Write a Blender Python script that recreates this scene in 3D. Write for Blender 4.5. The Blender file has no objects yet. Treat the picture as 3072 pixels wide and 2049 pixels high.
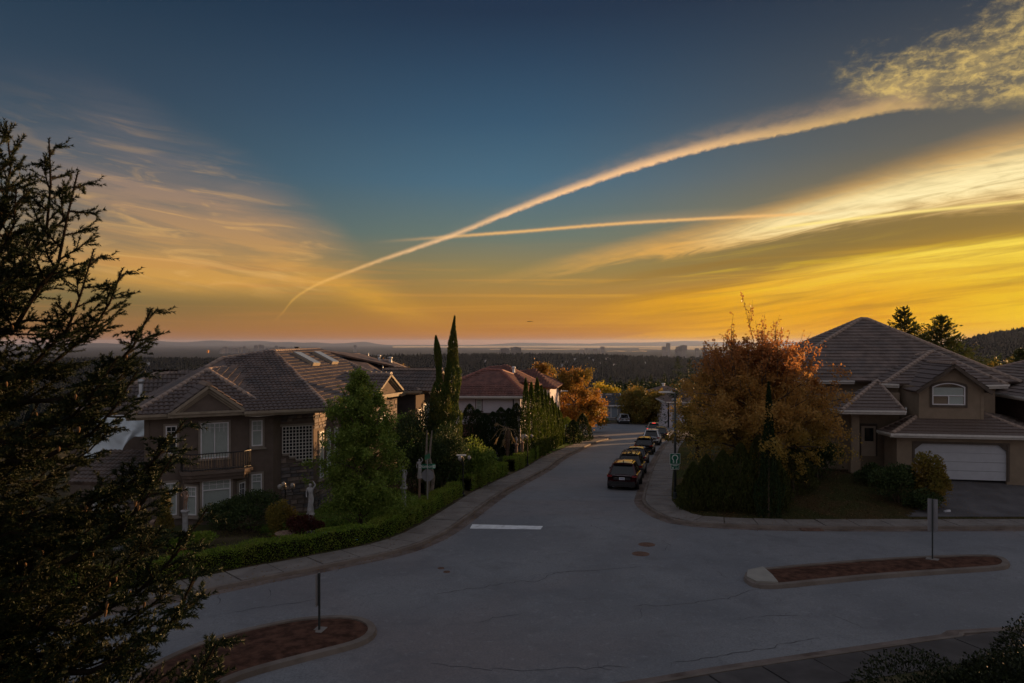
import bpy, bmesh, math, random
import numpy as np
from mathutils import Vector, Matrix

SC = bpy.context.scene
COL = SC.collection
R = math.radians
SUN_AZ, SUN_EL = 50.0, 3.6       # degrees from +Y towards +X, above the horizon
HAZE = 0.000012

# ------------------------------------------------------------------ camera
cam_d = bpy.data.cameras.new("camera"); cam = bpy.data.objects.new("camera", cam_d); COL.objects.link(cam)
cam.location = (0, 0, 9.0); cam.rotation_euler = (R(90), 0, 0)
cam_d.sensor_width = 36; cam_d.lens = 26.0; cam_d.clip_start = 0.1; cam_d.clip_end = 200000
SC.camera = cam
FP, CX, CY, CZ = 2219.0, 1536.0, 1024.5, 9.0

# ------------------------------------------------------------------ exposure
SC.view_settings.view_transform = 'Standard'; SC.view_settings.look = 'None'
SC.view_settings.exposure = 0.6; SC.view_settings.gamma = 1.0
SC.view_settings.use_curve_mapping = False
SC.render.engine = 'CYCLES'
SC.cycles.max_bounces = 6; SC.cycles.diffuse_bounces = 3; SC.cycles.glossy_bounces = 3
SC.cycles.transparent_max_bounces = 8; SC.cycles.transmission_bounces = 3; SC.cycles.volume_bounces = 0
SC.cycles.use_denoising = True

# ------------------------------------------------------------------ node helper
class E:
    """a float socket with operators"""
    def __init__(s, nt, k): s.nt, s.k = nt, k
    def _m(s, op, *a, clamp=False):
        n = s.nt.nodes.new('ShaderNodeMath'); n.operation = op; n.use_clamp = clamp
        for i, v in enumerate((s,) + a):
            if isinstance(v, E): s.nt.links.new(v.k, n.inputs[i])
            else: n.inputs[i].default_value = v
        return E(s.nt, n.outputs[0])
    def __add__(s, o): return s._m('ADD', o)
    def __sub__(s, o): return s._m('SUBTRACT', o)
    def __mul__(s, o): return s._m('MULTIPLY', o)
    def __truediv__(s, o): return s._m('DIVIDE', o)
    __radd__ = __add__; __rmul__ = __mul__
    def __neg__(s): return s * -1.0
    def __rsub__(s, o): return (s * -1.0) + o
    def pw(s, o): return s._m('POWER', o)
    def mx(s, o): return s._m('MAXIMUM', o)
    def mn(s, o): return s._m('MINIMUM', o)
    def sm(s, a, b, c=0.0, d=1.0, kind='SMOOTHSTEP'):
        n = s.nt.nodes.new('ShaderNodeMapRange'); n.interpolation_type = kind; n.clamp = True
        for i, v in enumerate((s, a, b, c, d)):
            if isinstance(v, E): s.nt.links.new(v.k, n.inputs[i])
            else: n.inputs[i].default_value = v
        return E(s.nt, n.outputs[0])
    def gauss(s, w):                      # exp(-(x/w)^2)
        q = s / w
        return (q * q * -1.0)._m('EXPONENT')
def vec(nt, x, y, z=0.0):
    n = nt.nodes.new('ShaderNodeCombineXYZ')
    for i, v in enumerate((x, y, z)):
        if isinstance(v, E): nt.links.new(v.k, n.inputs[i])
        else: n.inputs[i].default_value = v
    return n.outputs[0]
def noise(nt, v, scale=1.0, detail=4.0, rough=0.5, dist=0.0):
    n = nt.nodes.new('ShaderNodeTexNoise')
    if v is not None: nt.links.new(v, n.inputs['Vector'])
    n.inputs['Scale'].default_value = scale; n.inputs['Detail'].default_value = detail
    n.inputs['Roughness'].default_value = rough; n.inputs['Distortion'].default_value = dist
    return E(nt, n.outputs['Fac'])
def ramp(nt, f, stops, interp='LINEAR'):
    n = nt.nodes.new('ShaderNodeValToRGB'); n.color_ramp.interpolation = interp
    if f is not None: nt.links.new(f.k, n.inputs[0])
    el = n.color_ramp.elements
    while len(el) < len(stops): el.new(0.5)
    for i, (p, c) in enumerate(stops):
        el[i].position = p; el[i].color = (c[0], c[1], c[2], 1)
    return n.outputs[0]
def mix(nt, f, a, b, kind='MIX'):
    n = nt.nodes.new('ShaderNodeMix'); n.data_type = 'RGBA'; n.blend_type = kind
    for k, v in ((0, f), (6, a), (7, b)):
        if isinstance(v, E): nt.links.new(v.k, n.inputs[k])
        elif isinstance(v, (int, float)): n.inputs[k].default_value = v
        elif isinstance(v, (tuple, list)): n.inputs[k].default_value = (v[0], v[1], v[2], 1)
        else: nt.links.new(v, n.inputs[k])
    return n.outputs[2]
def fcurve(nt, x, pts, lo, hi, vlo, vhi):
    n = nt.nodes.new('ShaderNodeFloatCurve')
    xs = x.sm(lo, hi, kind='LINEAR'); nt.links.new(xs.k, n.inputs['Value'])
    cv = n.mapping.curves[0]; P_ = [((a - lo) / (hi - lo), (b - vlo) / (vhi - vlo)) for a, b in pts]
    while len(cv.points) < len(P_): cv.points.new(0.5, 0.5)
    for i, (a, b) in enumerate(P_): cv.points[i].location = (a, b)
    n.mapping.use_clip = False; n.mapping.extend = 'HORIZONTAL'; n.mapping.update()
    return E(nt, n.outputs[0]) * (vhi - vlo) + vlo
def srgb(r, g, b):
    f = lambda c: (c / 255 / 12.92) if c <= 10 else ((c / 255 + 0.055) / 1.055) ** 2.4
    return (f(r), f(g), f(b))

# ------------------------------------------------------------------ sky
W = bpy.data.worlds.new("World"); SC.world = W; W.use_nodes = True
nt = W.node_tree; nt.nodes.clear()
tc = nt.nodes.new('ShaderNodeTexCoord'); sx = nt.nodes.new('ShaderNodeSeparateXYZ')
nt.links.new(tc.outputs['Generated'], sx.inputs[0])
wx, wy, wz = (E(nt, sx.outputs[i]) for i in range(3))
az = wx._m('ARCTAN2', wy)                      # 0 along +Y, positive to the right
el = wz._m('ARCSINE')
K = 1698.0
def aze(x, y):                                 # a direction measured in the photograph
    a = math.atan((x - 1175.5) / K); return a, math.atan((784 - y) / K * math.cos(a))
def line(pts):
    q = [aze(*p) for p in pts]; return fcurve(nt, az, q, -1.2, 1.2, -0.2, 0.9)
def along(pts):                                # value as a function of azimuth
    return fcurve(nt, az, [(aze(x, 0)[0], v) for x, v in pts], -1.2, 1.2, 0.0, 4.0)
def elr(stops):                                # colours by elevation: (y in photo, rgb)
    q = sorted([(max(0, min(1, (math.atan((784 - y) / K) + 0.05) / 1.65)), srgb(*c)) for y, c in stops])
    return q
ef = el.sm(-0.05, 1.60, kind='LINEAR')
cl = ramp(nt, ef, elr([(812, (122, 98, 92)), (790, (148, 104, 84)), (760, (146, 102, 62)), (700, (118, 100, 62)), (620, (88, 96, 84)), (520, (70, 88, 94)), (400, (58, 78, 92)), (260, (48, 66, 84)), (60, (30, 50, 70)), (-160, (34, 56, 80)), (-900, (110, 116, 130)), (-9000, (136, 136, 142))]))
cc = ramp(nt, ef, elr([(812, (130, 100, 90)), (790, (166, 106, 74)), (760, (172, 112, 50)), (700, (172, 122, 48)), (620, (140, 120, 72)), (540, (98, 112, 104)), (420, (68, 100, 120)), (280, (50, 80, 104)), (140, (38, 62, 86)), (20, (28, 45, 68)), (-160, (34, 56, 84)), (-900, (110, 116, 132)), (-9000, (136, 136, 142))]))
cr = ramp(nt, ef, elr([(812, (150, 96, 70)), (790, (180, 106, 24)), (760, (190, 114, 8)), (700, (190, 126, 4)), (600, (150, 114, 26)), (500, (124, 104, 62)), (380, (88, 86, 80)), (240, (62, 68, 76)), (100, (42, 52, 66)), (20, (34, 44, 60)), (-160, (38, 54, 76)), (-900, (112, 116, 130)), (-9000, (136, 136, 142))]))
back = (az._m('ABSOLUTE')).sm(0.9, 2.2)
b1 = mix(nt, az.sm(-0.55, 0.02), cl, cc)
b1 = mix(nt, az.sm(0.0, 0.56), b1, cr)
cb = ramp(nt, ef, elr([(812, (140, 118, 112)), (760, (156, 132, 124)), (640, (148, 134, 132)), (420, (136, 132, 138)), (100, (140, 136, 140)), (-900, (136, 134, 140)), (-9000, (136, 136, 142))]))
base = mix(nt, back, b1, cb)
inair = el.sm(0.0, 0.03)

# left cirrus veil with a diagonal edge
nA = noise(nt, vec(nt, az * 3.0, el * 26.0 + az * 3.0), 1.0, 7, 0.62, 0.8)
nB = noise(nt, vec(nt, az * 9.0, el * 60.0 + az * 6.0, 3.0), 1.0, 5, 0.6, 1.2)
edge = line([(-600, 120), (200, 175), (420, 300), (600, 400), (760, 520), (900, 660), (1050, 740), (1500, 790)])
below = (edge - el) * K
left_in = az.sm(-0.62, -0.38, 0.25, 1.0)
veil = below.sm(-50, 190) * el.sm(0.045, 0.085) * left_in
cA = veil * (0.30 + nA.sm(0.34, 0.72) * 0.62) * az.sm(-0.04, -0.22, 0.0, 1.0)
band5 = ((el - aze(500, 510)[1]) * K).gauss(200.0)
cirrus = cA * (0.95 + band5 * 0.75) + veil * below.sm(0, 300) * 0.10
c_col = mix(nt, el.sm(0.03, 0.24), srgb(214, 156, 62), srgb(128, 114, 112))
c1 = mix(nt, cirrus.mn(0.9), base, c_col)
streak = veil * nB.sm(0.48, 0.70) * band5 * 0.60 * az.sm(-0.12, -0.24)
c1 = mix(nt, streak, c1, srgb(222, 172, 100))
# low thin golden streaks right across
nL = noise(nt, vec(nt, az * 2.4, el * 90.0, 9.0), 1.0, 4, 0.55, 0.6)
low = nL.sm(0.50, 0.72) * ((el - 0.066) * K).gauss(75.0) * 0.45
c1 = mix(nt, low, c1, mix(nt, az.sm(-0.4, 0.5), srgb(196, 128, 66), srgb(238, 176, 20)))

# the small fan of cloud under the bend
fan = ((az - aze(850, 0)[0]) * K).gauss(120.0) * ((el - aze(850, 680)[1]) * K + (az - aze(850, 0)[0]) * K * 0.35).gauss(30.0)
c1 = mix(nt, fan * 0.55 * nB.sm(0.3, 0.6, 0.5, 1.0), c1, srgb(222, 160, 48))

# lower bright yellow field, with a crisp upper edge
e4 = line([(-400, 760), (1000, 745), (1250, 712), (1500, 663), (1659, 647), (1820, 617), (1981, 585), (2351, 539), (2900, 470), (4200, 380)])
d4 = (e4 - el) * K + (nA - 0.5) * 14.0
n4 = noise(nt, vec(nt, az * 3.0, d4 * 0.035, 5.0), 1.0, 6, 0.6, 0.9)
a4 = d4.sm(-5, 26) * d4.sm(95, 260, 1.0, 0.22) * az.sm(0.02, 0.36) * (0.45 + n4.sm(0.35, 0.62) * 0.75)
c1 = mix(nt, a4.mn(0.92), c1, mix(nt, az.sm(0.40, 0.70), srgb(222, 156, 8), srgb(216, 184, 10)))
rim4 = d4.sm(-3, 12) * d4.sm(100, 16) * az.sm(0.22, 0.55) * (0.35 + n4.sm(0.35, 0.65) * 0.5)
c1 = mix(nt, rim4.mn(0.85), c1, srgb(242, 212, 74))
dk = d4.sm(-110, -60) * d4.sm(-30, -4, 1.0, 0.0) * az.sm(0.1, 0.4) * 0.42
c1 = mix(nt, dk, c1, srgb(112, 90, 44))

sk = noise(nt, vec(nt, az * 3.2, el * 70.0 - az * 9.0, 21.0), 1.0, 5, 0.6, 0.5)
c1 = mix(nt, sk.sm(0.50, 0.66) * el.sm(0.015, 0.05) * el.sm(0.14, 0.09) * az.sm(0.02, 0.3) * 0.45, c1, srgb(142, 100, 26))
c1 = mix(nt, sk.sm(0.46, 0.34) * el.sm(0.015, 0.05) * el.sm(0.14, 0.09) * az.sm(0.1, 0.4) * 0.40, c1, srgb(236, 196, 20))
# broad luminous band
e3 = line([(900, 668), (1150, 640), (1300, 612), (1450, 583), (1650, 545), (1850, 500), (2050, 455), (2351, 396), (2900, 300), (4200, 150)])
w3 = along([(-3000, 0.1), (1100, 0.14), (1300, 0.30), (1600, 0.45), (1900, 0.62), (2351, 1.0), (3600, 1.4)]) * 62.0
d3 = (el - e3) * K
n3 = noise(nt, vec(nt, az * 8.0 + d3 * 0.006, d3 * 0.05), 1.0, 6, 0.62, 1.4)
n3b = noise(nt, vec(nt, az * 42.0 + d3 * 0.05, d3 * 0.028, 2.0), 1.0, 5, 0.65, 0.6)
core3 = (d3 + (n3 - 0.5) * 46.0) / w3
up3 = core3.sm(1.9, 0.2); dn3 = core3.sm(-1.15, -0.35)
s3 = along([(-3000, 0.0), (1000, 0.0), (1200, 0.18), (1400, 0.62), (1650, 0.88), (2000, 0.95), (2351, 1.0), (4200, 1.0)])
a3 = up3 * dn3 * s3 * (0.40 + n3.sm(0.3, 0.66) * 0.5 + (n3b - 0.5) * 0.5)
hot = core3.gauss(0.75) * az.sm(0.20, 0.42)
c1 = mix(nt, a3.mx(0.0).mn(0.96), c1, mix(nt, hot, srgb(232, 170, 78), srgb(255, 226, 146)))
c1 = mix(nt, hot * a3.mx(0.0) * 0.75, c1, (1.0, 0.86, 0.50))

# second thin trail and a third one
e2 = line([(800, 560), (1080, 540), (1175, 533), (1400, 515), (1600, 503), (1750, 496), (1900, 489), (2351, 462)])
d2 = (el - e2) * K + (noise(nt, vec(nt, az * 160.0, 0.0, 4.0), 1.0, 3, 0.6) - 0.5) * 3.0
a2 = d2.gauss(3.4) * az.sm(-0.20, 0.0) * az.sm(0.43, 0.34) * 0.8 + d2.sm(0, 3) * d2.sm(28, 2) * az.sm(0.0, 0.2) * 0.10
c1 = mix(nt, a2.mn(0.9), c1, srgb(242, 184, 110))
e5 = line([(1600, 545), (1750, 527), (2050, 492), (2351, 462), (2900, 402)])
a5 = ((el - e5) * K).gauss(3.2) * az.sm(0.31, 0.38) * 0.8
c1 = mix(nt, a5.mn(0.9), c1, srgb(255, 226, 130))

# the great curved contrail
e1 = line([(560, 790), (648, 722), (668, 695), (720, 660), (800, 628), (860, 606), (960, 572), (1050, 541), (1175, 491), (1337, 432), (1498, 379), (1659, 337), (1820, 306), (1981, 271), (2061, 255), (2351, 246), (2900, 230)])
w1 = along([(-3000, 0.2), (640, 0.18), (800, 0.22), (1000, 0.30), (1200, 0.42), (1500, 0.55), (1900, 0.70), (2351, 0.8)]) * 20.0
nC = noise(nt, vec(nt, az * 90.0 - el * 60.0, el * 150.0, 3.0), 1.0, 6, 0.7, 0.5)
d1 = (el - e1) * K + (nC - 0.5) * 13.0 * az.sm(-0.3, 0.2, 0.3, 1.0)
core1 = d1.sm(-4.0, 5.0) * (d1 / w1).sm(2.4, 0.25)
s1 = along([(-3000, 0.0), (625, 0.0), (660, 0.45), (800, 0.75), (1000, 0.85), (1300, 0.98), (1600, 0.85), (1850, 0.62), (2060, 0.5), (2200, 0.0), (3600, 0.0)])
halo = d1.sm(0.0, 6.0) * (d1 / (w1 * 5.5)).sm(1.0, 0.0) * along([(-3000, 0.0), (900, 0.0), (1200, 0.2), (1500, 0.38), (1800, 0.5), (2060, 0.6), (2150, 0.1), (3600, 0.0)])
nH = noise(nt, vec(nt, az * 40.0 - el * 30.0, el * 90.0 + az * 10.0), 1.0, 5, 0.6, 0.5)
c1 = mix(nt, (halo * (0.55 + nH.sm(0.35, 0.65) * 0.5)).mn(0.8), c1, srgb(176, 142, 108))
c1 = mix(nt, (core1 * s1 * (0.45 + nC * 0.95)).mn(0.96), c1, mix(nt, az.sm(-0.35, -0.1), srgb(232, 172, 60), mix(nt, az.sm(0.15, 0.45), srgb(250, 196, 140), srgb(226, 182, 108))))

# mottled altocumulus, upper right
tp = line([(1700, 240), (1850, 205), (1900, 160), (2000, 120), (2150, 85), (2250, 30), (2351, -40), (2900, -160), (4200, -200)])
bt = line([(1700, 236), (1880, 196), (1960, 232), (2060, 252), (2351, 250), (2900, 240), (4200, 220)])
nM = noise(nt, vec(nt, az * 60.0 - el * 30.0, el * 105.0 + az * 10.0, 7.0), 1.0, 8, 0.68, 0.25)
nM2 = noise(nt, vec(nt, az * 10.0, el * 20.0 - az * 5.0, 1.0), 1.0, 4, 0.55, 0.8)
reg = ((tp - el) * K + (nM - 0.5) * 120.0 + (nM2 - 0.5) * 90.0).sm(-20, 80) * ((el - bt) * K + (nM - 0.5) * 36.0).sm(-8, 46) * az.sm(0.375, 0.47)
aM = reg * (0.08 + nM.sm(0.40, 0.72) * 0.62 + nM2.sm(0.42, 0.66) * 0.26) * az.sm(1.3, 0.9, 0.3, 1.0)
mcol = mix(nt, el.sm(0.30, 0.40), srgb(222, 188, 106), srgb(164, 142, 96))
c1 = mix(nt, aM.mn(0.9), c1, mcol)
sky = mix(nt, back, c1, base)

ns = nt.nodes.new('ShaderNodeTexSky'); ns.sky_type = 'NISHITA'; ns.sun_disc = False
ns.sun_elevation = R(SUN_EL); ns.sun_rotation = R(SUN_AZ); ns.altitude = 250
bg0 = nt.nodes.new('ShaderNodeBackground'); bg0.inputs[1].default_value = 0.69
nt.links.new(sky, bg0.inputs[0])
bg1 = nt.nodes.new('ShaderNodeBackground'); bg1.inputs[1].default_value = 0.004
nt.links.new(ns.outputs[0], bg1.inputs[0])
addn = nt.nodes.new('ShaderNodeAddShader'); wo = nt.nodes.new('ShaderNodeOutputWorld')
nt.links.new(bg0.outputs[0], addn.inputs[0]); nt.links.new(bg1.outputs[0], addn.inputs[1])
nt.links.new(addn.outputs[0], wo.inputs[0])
W.cycles.sampling_method = 'MANUAL'; W.cycles.sample_map_resolution = 1024

# ------------------------------------------------------------------ sun
sl = bpy.data.lights.new("sun", 'SUN'); sl.energy = 5.0; sl.angle = R(0.5); sl.color = (1.0, 0.56, 0.25)
so = bpy.data.objects.new("sun", sl); COL.objects.link(so)
sd = Vector((math.sin(R(SUN_AZ)) * math.cos(R(SUN_EL)), math.cos(R(SUN_AZ)) * math.cos(R(SUN_EL)), math.sin(R(SUN_EL))))
so.rotation_euler = sd.to_track_quat('Z', 'Y').to_euler(); so.location = (60, 60, 60)

# ------------------------------------------------------------------ object helpers
def tag(o, label=None, cat=None, group=None, kind=None):
    if label: o['label'] = label
    if cat: o['category'] = cat
    if group: o['group'] = group
    if kind: o['kind'] = kind
    return o
def empty(name, loc, label, cat, group=None, rz=0.0):
    o = bpy.data.objects.new(name, None); COL.objects.link(o); o.location = loc; o.rotation_euler = (0, 0, rz)
    o.empty_display_size = 0.3
    return tag(o, label, cat, group)
def link(name, me, parent=None, world=True):
    o = bpy.data.objects.new(name, me); COL.objects.link(o)
    if parent is not None:
        o.parent = parent
        if world: o.matrix_parent_inverse = PM(parent).inverted()
    return o
def PM(o):
    m = Matrix.Translation(o.location) @ o.rotation_euler.to_matrix().to_4x4()
    s = o.scale; m = m @ Matrix.Diagonal((s[0], s[1], s[2], 1))
    if o.parent: m = PM(o.parent) @ o.matrix_parent_inverse @ m
    return m
def copy_tree(o, parent=None):
    c = o.copy(); COL.objects.link(c)
    if parent is not None: c.parent = parent
    for ch in list(o.children): copy_tree(ch, c)
    return c
ORD = 'first second third fourth fifth sixth seventh eighth ninth tenth eleventh twelfth thirteenth fourteenth fifteenth sixteenth seventeenth eighteenth nineteenth twentieth twenty-first twenty-second twenty-third twenty-fourth twenty-fifth twenty-sixth twenty-seventh'.split()
class MB:
    def __init__(s): s.v = []; s.f = []; s.m = []; s.cur = 0
    def quad(s, a, b, c, d): s.poly([a, b, c, d])
    def poly(s, pts):
        i = len(s.v); s.v += [tuple(p) for p in pts]; s.f.append(list(range(i, i + len(pts)))); s.m.append(s.cur)
    def box(s, c, size, rz=0.0, M=None):
        hx, hy, hz = size[0] / 2, size[1] / 2, size[2] / 2
        T = Matrix.Translation(c) @ Matrix.Rotation(rz, 4, 'Z')
        if M is not None: T = M @ T
        i = len(s.v)
        for x in (-hx, hx):
            for y in (-hy, hy):
                for z in (-hz, hz): s.v.append(tuple(T @ Vector((x, y, z))))
        for f in ((0, 1, 3, 2), (4, 6, 7, 5), (0, 4, 5, 1), (2, 3, 7, 6), (0, 2, 6, 4), (1, 5, 7, 3)):
            s.f.append([i + k for k in f]); s.m.append(s.cur)
        return s
    def slab(s, pts, n, t):                     # polygon pts thickened downwards along -n
        n = Vector(n); top = [Vector(p) for p in pts]; bot = [p - n * t for p in top]
        i = len(s.v); k = len(top); s.v += [tuple(p) for p in top + bot]
        s.f.append(list(range(i, i + k))); s.f.append(list(range(i + 2 * k - 1, i + k - 1, -1))); s.m += [s.cur] * 2
        for j in range(k):
            s.f.append([i + j, i + k + j, i + k + (j + 1) % k, i + (j + 1) % k]); s.m.append(s.cur)
        return s
    def tube(s, path, rad, n=8, cap=True):
        path = [Vector(p) for p in path]
        if not hasattr(rad, '__len__'): rad = [rad] * len(path)
        rings = []
        for k, p in enumerate(path):
            d = (path[min(k + 1, len(path) - 1)] - path[max(k - 1, 0)]).normalized()
            a = d.orthogonal().normalized() if k == 0 else (pa - d * pa.dot(d)).normalized()
            pa = a; b = d.cross(a); i = len(s.v)
            for j in range(n):
                t = 2 * math.pi * j / n; s.v.append(tuple(p + (a * math.cos(t) + b * math.sin(t)) * rad[k]))
            rings.append(i)
        for a0, b0 in zip(rings, rings[1:]):
            for j in range(n):
                s.f.append([a0 + j, a0 + (j + 1) % n, b0 + (j + 1) % n, b0 + j]); s.m.append(s.cur)
        if cap:
            s.f.append([rings[0] + j for j in range(n)][::-1]); s.f.append([rings[-1] + j for j in range(n)]); s.m += [s.cur] * 2
        return s
    def lathe(s, c, prof, n=12):
        i0 = len(s.v)
        for (r, z) in prof:
            for j in range(n):
                t = 2 * math.pi * j / n; s.v.append((c[0] + r * math.cos(t), c[1] + r * math.sin(t), c[2] + z))
        for k in range(len(prof) - 1):
            for j in range(n):
                a = i0 + k * n; s.f.append([a + j, a + (j + 1) % n, a + n + (j + 1) % n, a + n + j]); s.m.append(s.cur)
        return s
    def mesh(s, name, mats, smooth=False):
        me = bpy.data.meshes.new(name); me.from_pydata(s.v, [], s.f)
        for m in (mats if isinstance(mats, (list, tuple)) else [mats]): me.materials.append(m)
        me.polygons.foreach_set('material_index', s.m)
        if smooth: me.polygons.foreach_set('use_smooth', [True] * len(s.f))
        me.update(); return me
    def build(s, name, mats, parent=None, smooth=False, world=True):
        return link(name, s.mesh(name, mats, smooth), parent, world)
def npmesh(name, V, F, mat, smooth=False):
    """V (n,3), F (m,k) numpy"""
    V = np.asarray(V, dtype=np.float32); F = np.asarray(F, dtype=np.int32)
    me = bpy.data.meshes.new(name); m, k = F.shape
    me.vertices.add(len(V)); me.vertices.foreach_set('co', V.ravel())
    me.loops.add(m * k); me.loops.foreach_set('vertex_index', F.ravel())
    me.polygons.add(m); me.polygons.foreach_set('loop_start', np.arange(0, m * k, k, dtype=np.int32))
    if smooth: me.polygons.foreach_set('use_smooth', np.ones(m, dtype=bool))
    me.materials.append(mat); me.update(calc_edges=True); return me

def P(u, v, D): return Vector(((u - CX) / FP * D, D, CZ - (v - CY) / FP * D))
def sst(x, a, b):
    t = np.clip((np.asarray(x, float) - a) / (b - a), 0, 1); return t * t * (3 - 2 * t)
def g(x, y):
    """height of the street surface"""
    y = np.asarray(y, float)
    d = 8.5 + 0.03 * (np.clip(y, -30, 45) - 20)
    d = d + np.where(y > 45, 0.062 * (np.minimum(y, 150) - 45), 0) + np.where(y > 150, 0.11 * (np.minimum(y, 700) - 150), 0)
    z = CZ - d
    return z if z.ndim else float(z)
def G(u, v):
    k = (v - CY) / FP; lo, hi = 5.0, 400.0
    for _ in range(60):
        m = (lo + hi) / 2
        if CZ - k * m > g(0, m): lo = m
        else: hi = m
    return Vector(((u - CX) / FP * lo, lo, g(0, lo)))

# ------------------------------------------------------------------ materials
def mat(name, col, rough=0.8, spec=0.3, metal=0.0, var=0.15, scale=3.0, bump=0.0, bscale=40.0, coat=0.0, dark=None, dirt=0.0):
    m = bpy.data.materials.new(name); m.use_nodes = True; t = m.node_tree; b = t.nodes['Principled BSDF']
    tcn = t.nodes.new('ShaderNodeTexCoord'); ob = tcn.outputs['Object']
    n1 = noise(t, ob, scale, 6, 0.6)
    c = mix(t, n1.sm(0.3, 0.7), tuple(x * (1 - var) for x in col), tuple(min(1, x * (1 + var)) for x in col))
    if dark:
        n2 = noise(t, ob, scale * 0.37, 5, 0.65, 0.6); c = mix(t, n2.sm(0.48, 0.66) * dirt, c, dark)
    t.links.new(c, b.inputs['Base Color'])
    b.inputs['Roughness'].default_value = rough; b.inputs['Metallic'].default_value = metal
    b.inputs['Specular IOR Level'].default_value = spec; b.inputs['Coat Weight'].default_value = coat
    if coat: b.inputs['Coat Roughness'].default_value = 0.05
    if bump:
        bn = t.nodes.new('ShaderNodeBump'); bn.inputs['Strength'].default_value = bump; bn.inputs['Distance'].default_value = 0.02
        t.links.new(noise(t, ob, bscale, 5, 0.6).k, bn.inputs['Height']); t.links.new(bn.outputs[0], b.inputs['Normal'])
    return m
def leafmat(name, cols, trans=0.35, patch=None, pscale=0.5, rough=0.55):
    """cols: list of colours, one picked per leaf; patch: second list chosen by a slow noise"""
    m = bpy.data.materials.new(name); m.use_nodes = True; t = m.node_tree; b = t.nodes['Principled BSDF']
    ge = t.nodes.new('ShaderNodeNewGeometry'); ri = E(t, ge.outputs['Random Per Island'])
    st = lambda cs: [(i / max(1, len(cs) - 1), c) for i, c in enumerate(cs)]
    c = ramp(t, ri, st(cols))
    tcn = t.nodes.new('ShaderNodeTexCoord')
    if patch:
        n1 = noise(t, tcn.outputs['Object'], pscale, 3, 0.5)
        c = mix(t, n1.sm(0.42, 0.6), c, ramp(t, ri, st(patch)))
    t.links.new(c, b.inputs['Base Color']); b.inputs['Roughness'].default_value = rough
    b.inputs['Specular IOR Level'].default_value = 0.25
    tr = t.nodes.new('ShaderNodeBsdfTranslucent'); t.links.new(c, tr.inputs[0])
    mx_ = t.nodes.new('ShaderNodeMixShader'); mx_.inputs[0].default_value = trans
    t.links.new(b.outputs[0], mx_.inputs[1]); t.links.new(tr.outputs[0], mx_.inputs[2])
    t.links.new(mx_.outputs[0], t.nodes['Material Output'].inputs[0]); return m
def glassmat(name, tint=(0.02, 0.025, 0.03), rough=0.05, see=0.0):
    m = bpy.data.materials.new(name); m.use_nodes = True; t = m.node_tree; b = t.nodes['Principled BSDF']
    b.inputs['Base Color'].default_value = (*tint, 1); b.inputs['Roughness'].default_value = rough
    b.inputs['Specular IOR Level'].default_value = 0.6
    if see:
        tr = t.nodes.new('ShaderNodeBsdfTransparent'); mx_ = t.nodes.new('ShaderNodeMixShader'); mx_.inputs[0].default_value = see
        t.links.new(b.outputs[0], mx_.inputs[1]); t.links.new(tr.outputs[0], mx_.inputs[2]); t.links.new(mx_.outputs[0], t.nodes['Material Output'].inputs[0])
    return m
M = {}
M['stucco'] = mat('stucco', (0.150, 0.120, 0.102), 0.95, 0.1, var=0.10, scale=2.0, bump=0.5, bscale=60, dark=(0.12, 0.09, 0.07), dirt=0.35)
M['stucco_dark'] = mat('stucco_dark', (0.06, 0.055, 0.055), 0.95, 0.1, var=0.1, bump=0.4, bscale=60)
M['trim'] = mat('trim', (0.27, 0.235, 0.20), 0.8, 0.2, var=0.08, scale=3)
M['fascia'] = mat('fascia', (0.30, 0.25, 0.19), 0.7, 0.25, var=0.10, scale=4, dark=(0.15, 0.12, 0.09), dirt=0.4)
M['beige'] = mat('beige_stucco', (0.26, 0.205, 0.15), 0.95, 0.1, var=0.08, scale=2, bump=0.4, bscale=60, dark=(0.2, 0.16, 0.11), dirt=0.25)
M['white'] = mat('white_paint', (0.72, 0.72, 0.74), 0.5, 0.4, var=0.05, scale=5)
M['white_trim'] = mat('white_gutter', (0.62, 0.60, 0.57), 0.5, 0.4, var=0.08, scale=5)
M['tile_brown'] = mat('tile_brown', (0.115, 0.082, 0.068), 0.55, 0.5, var=0.35, scale=1.5, bump=0.4, bscale=25, dark=(0.065, 0.056, 0.054), dirt=0.7)
M['tile_flat'] = mat('tile_flat', (0.155, 0.115, 0.097), 0.6, 0.4, var=0.30, scale=1.3, bump=0.4, bscale=25, dark=(0.11, 0.095, 0.09), dirt=0.6)
M['tile_red'] = mat('tile_red', (0.15, 0.062, 0.046), 0.65, 0.35, var=0.35, scale=1.8, bump=0.4, bscale=25, dark=(0.10, 0.04, 0.035), dirt=0.6)
M['underlay'] = mat('underlay', (0.05, 0.04, 0.035), 0.9, 0.1)
M['cap'] = mat('ridge_cap', (0.29, 0.215, 0.17), 0.6, 0.4, var=0.3, scale=2.5, bump=0.3)
M['metal'] = mat('galvanised', (0.42, 0.43, 0.44), 0.35, 0.5, metal=0.7, var=0.1)
M['pole'] = mat('dark_pole', (0.05, 0.06, 0.06), 0.45, 0.4, metal=0.3, var=0.1)
M['iron'] = mat('black_iron', (0.02, 0.02, 0.022), 0.4, 0.4, metal=0.3)
M['lavender'] = mat('lavender_stucco', (0.62, 0.59, 0.64), 0.9, 0.1, var=0.05, scale=2, bump=0.2)
M['blind'] = mat('blind', (0.50, 0.57, 0.54), 0.7, 0.2, var=0.03)
M['glass'] = glassmat('glass', see=0.94)
M['glass_dark'] = glassmat('dark_glass')
M['skyglass'] = glassmat('skylight_glass', (0.25, 0.3, 0.36), 0.08)
M['concrete'] = mat('concrete', (0.205, 0.185, 0.172), 0.9, 0.2, var=0.14, scale=1.2, bump=0.25, bscale=50, dark=(0.13, 0.11, 0.10), dirt=0.55)
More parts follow.
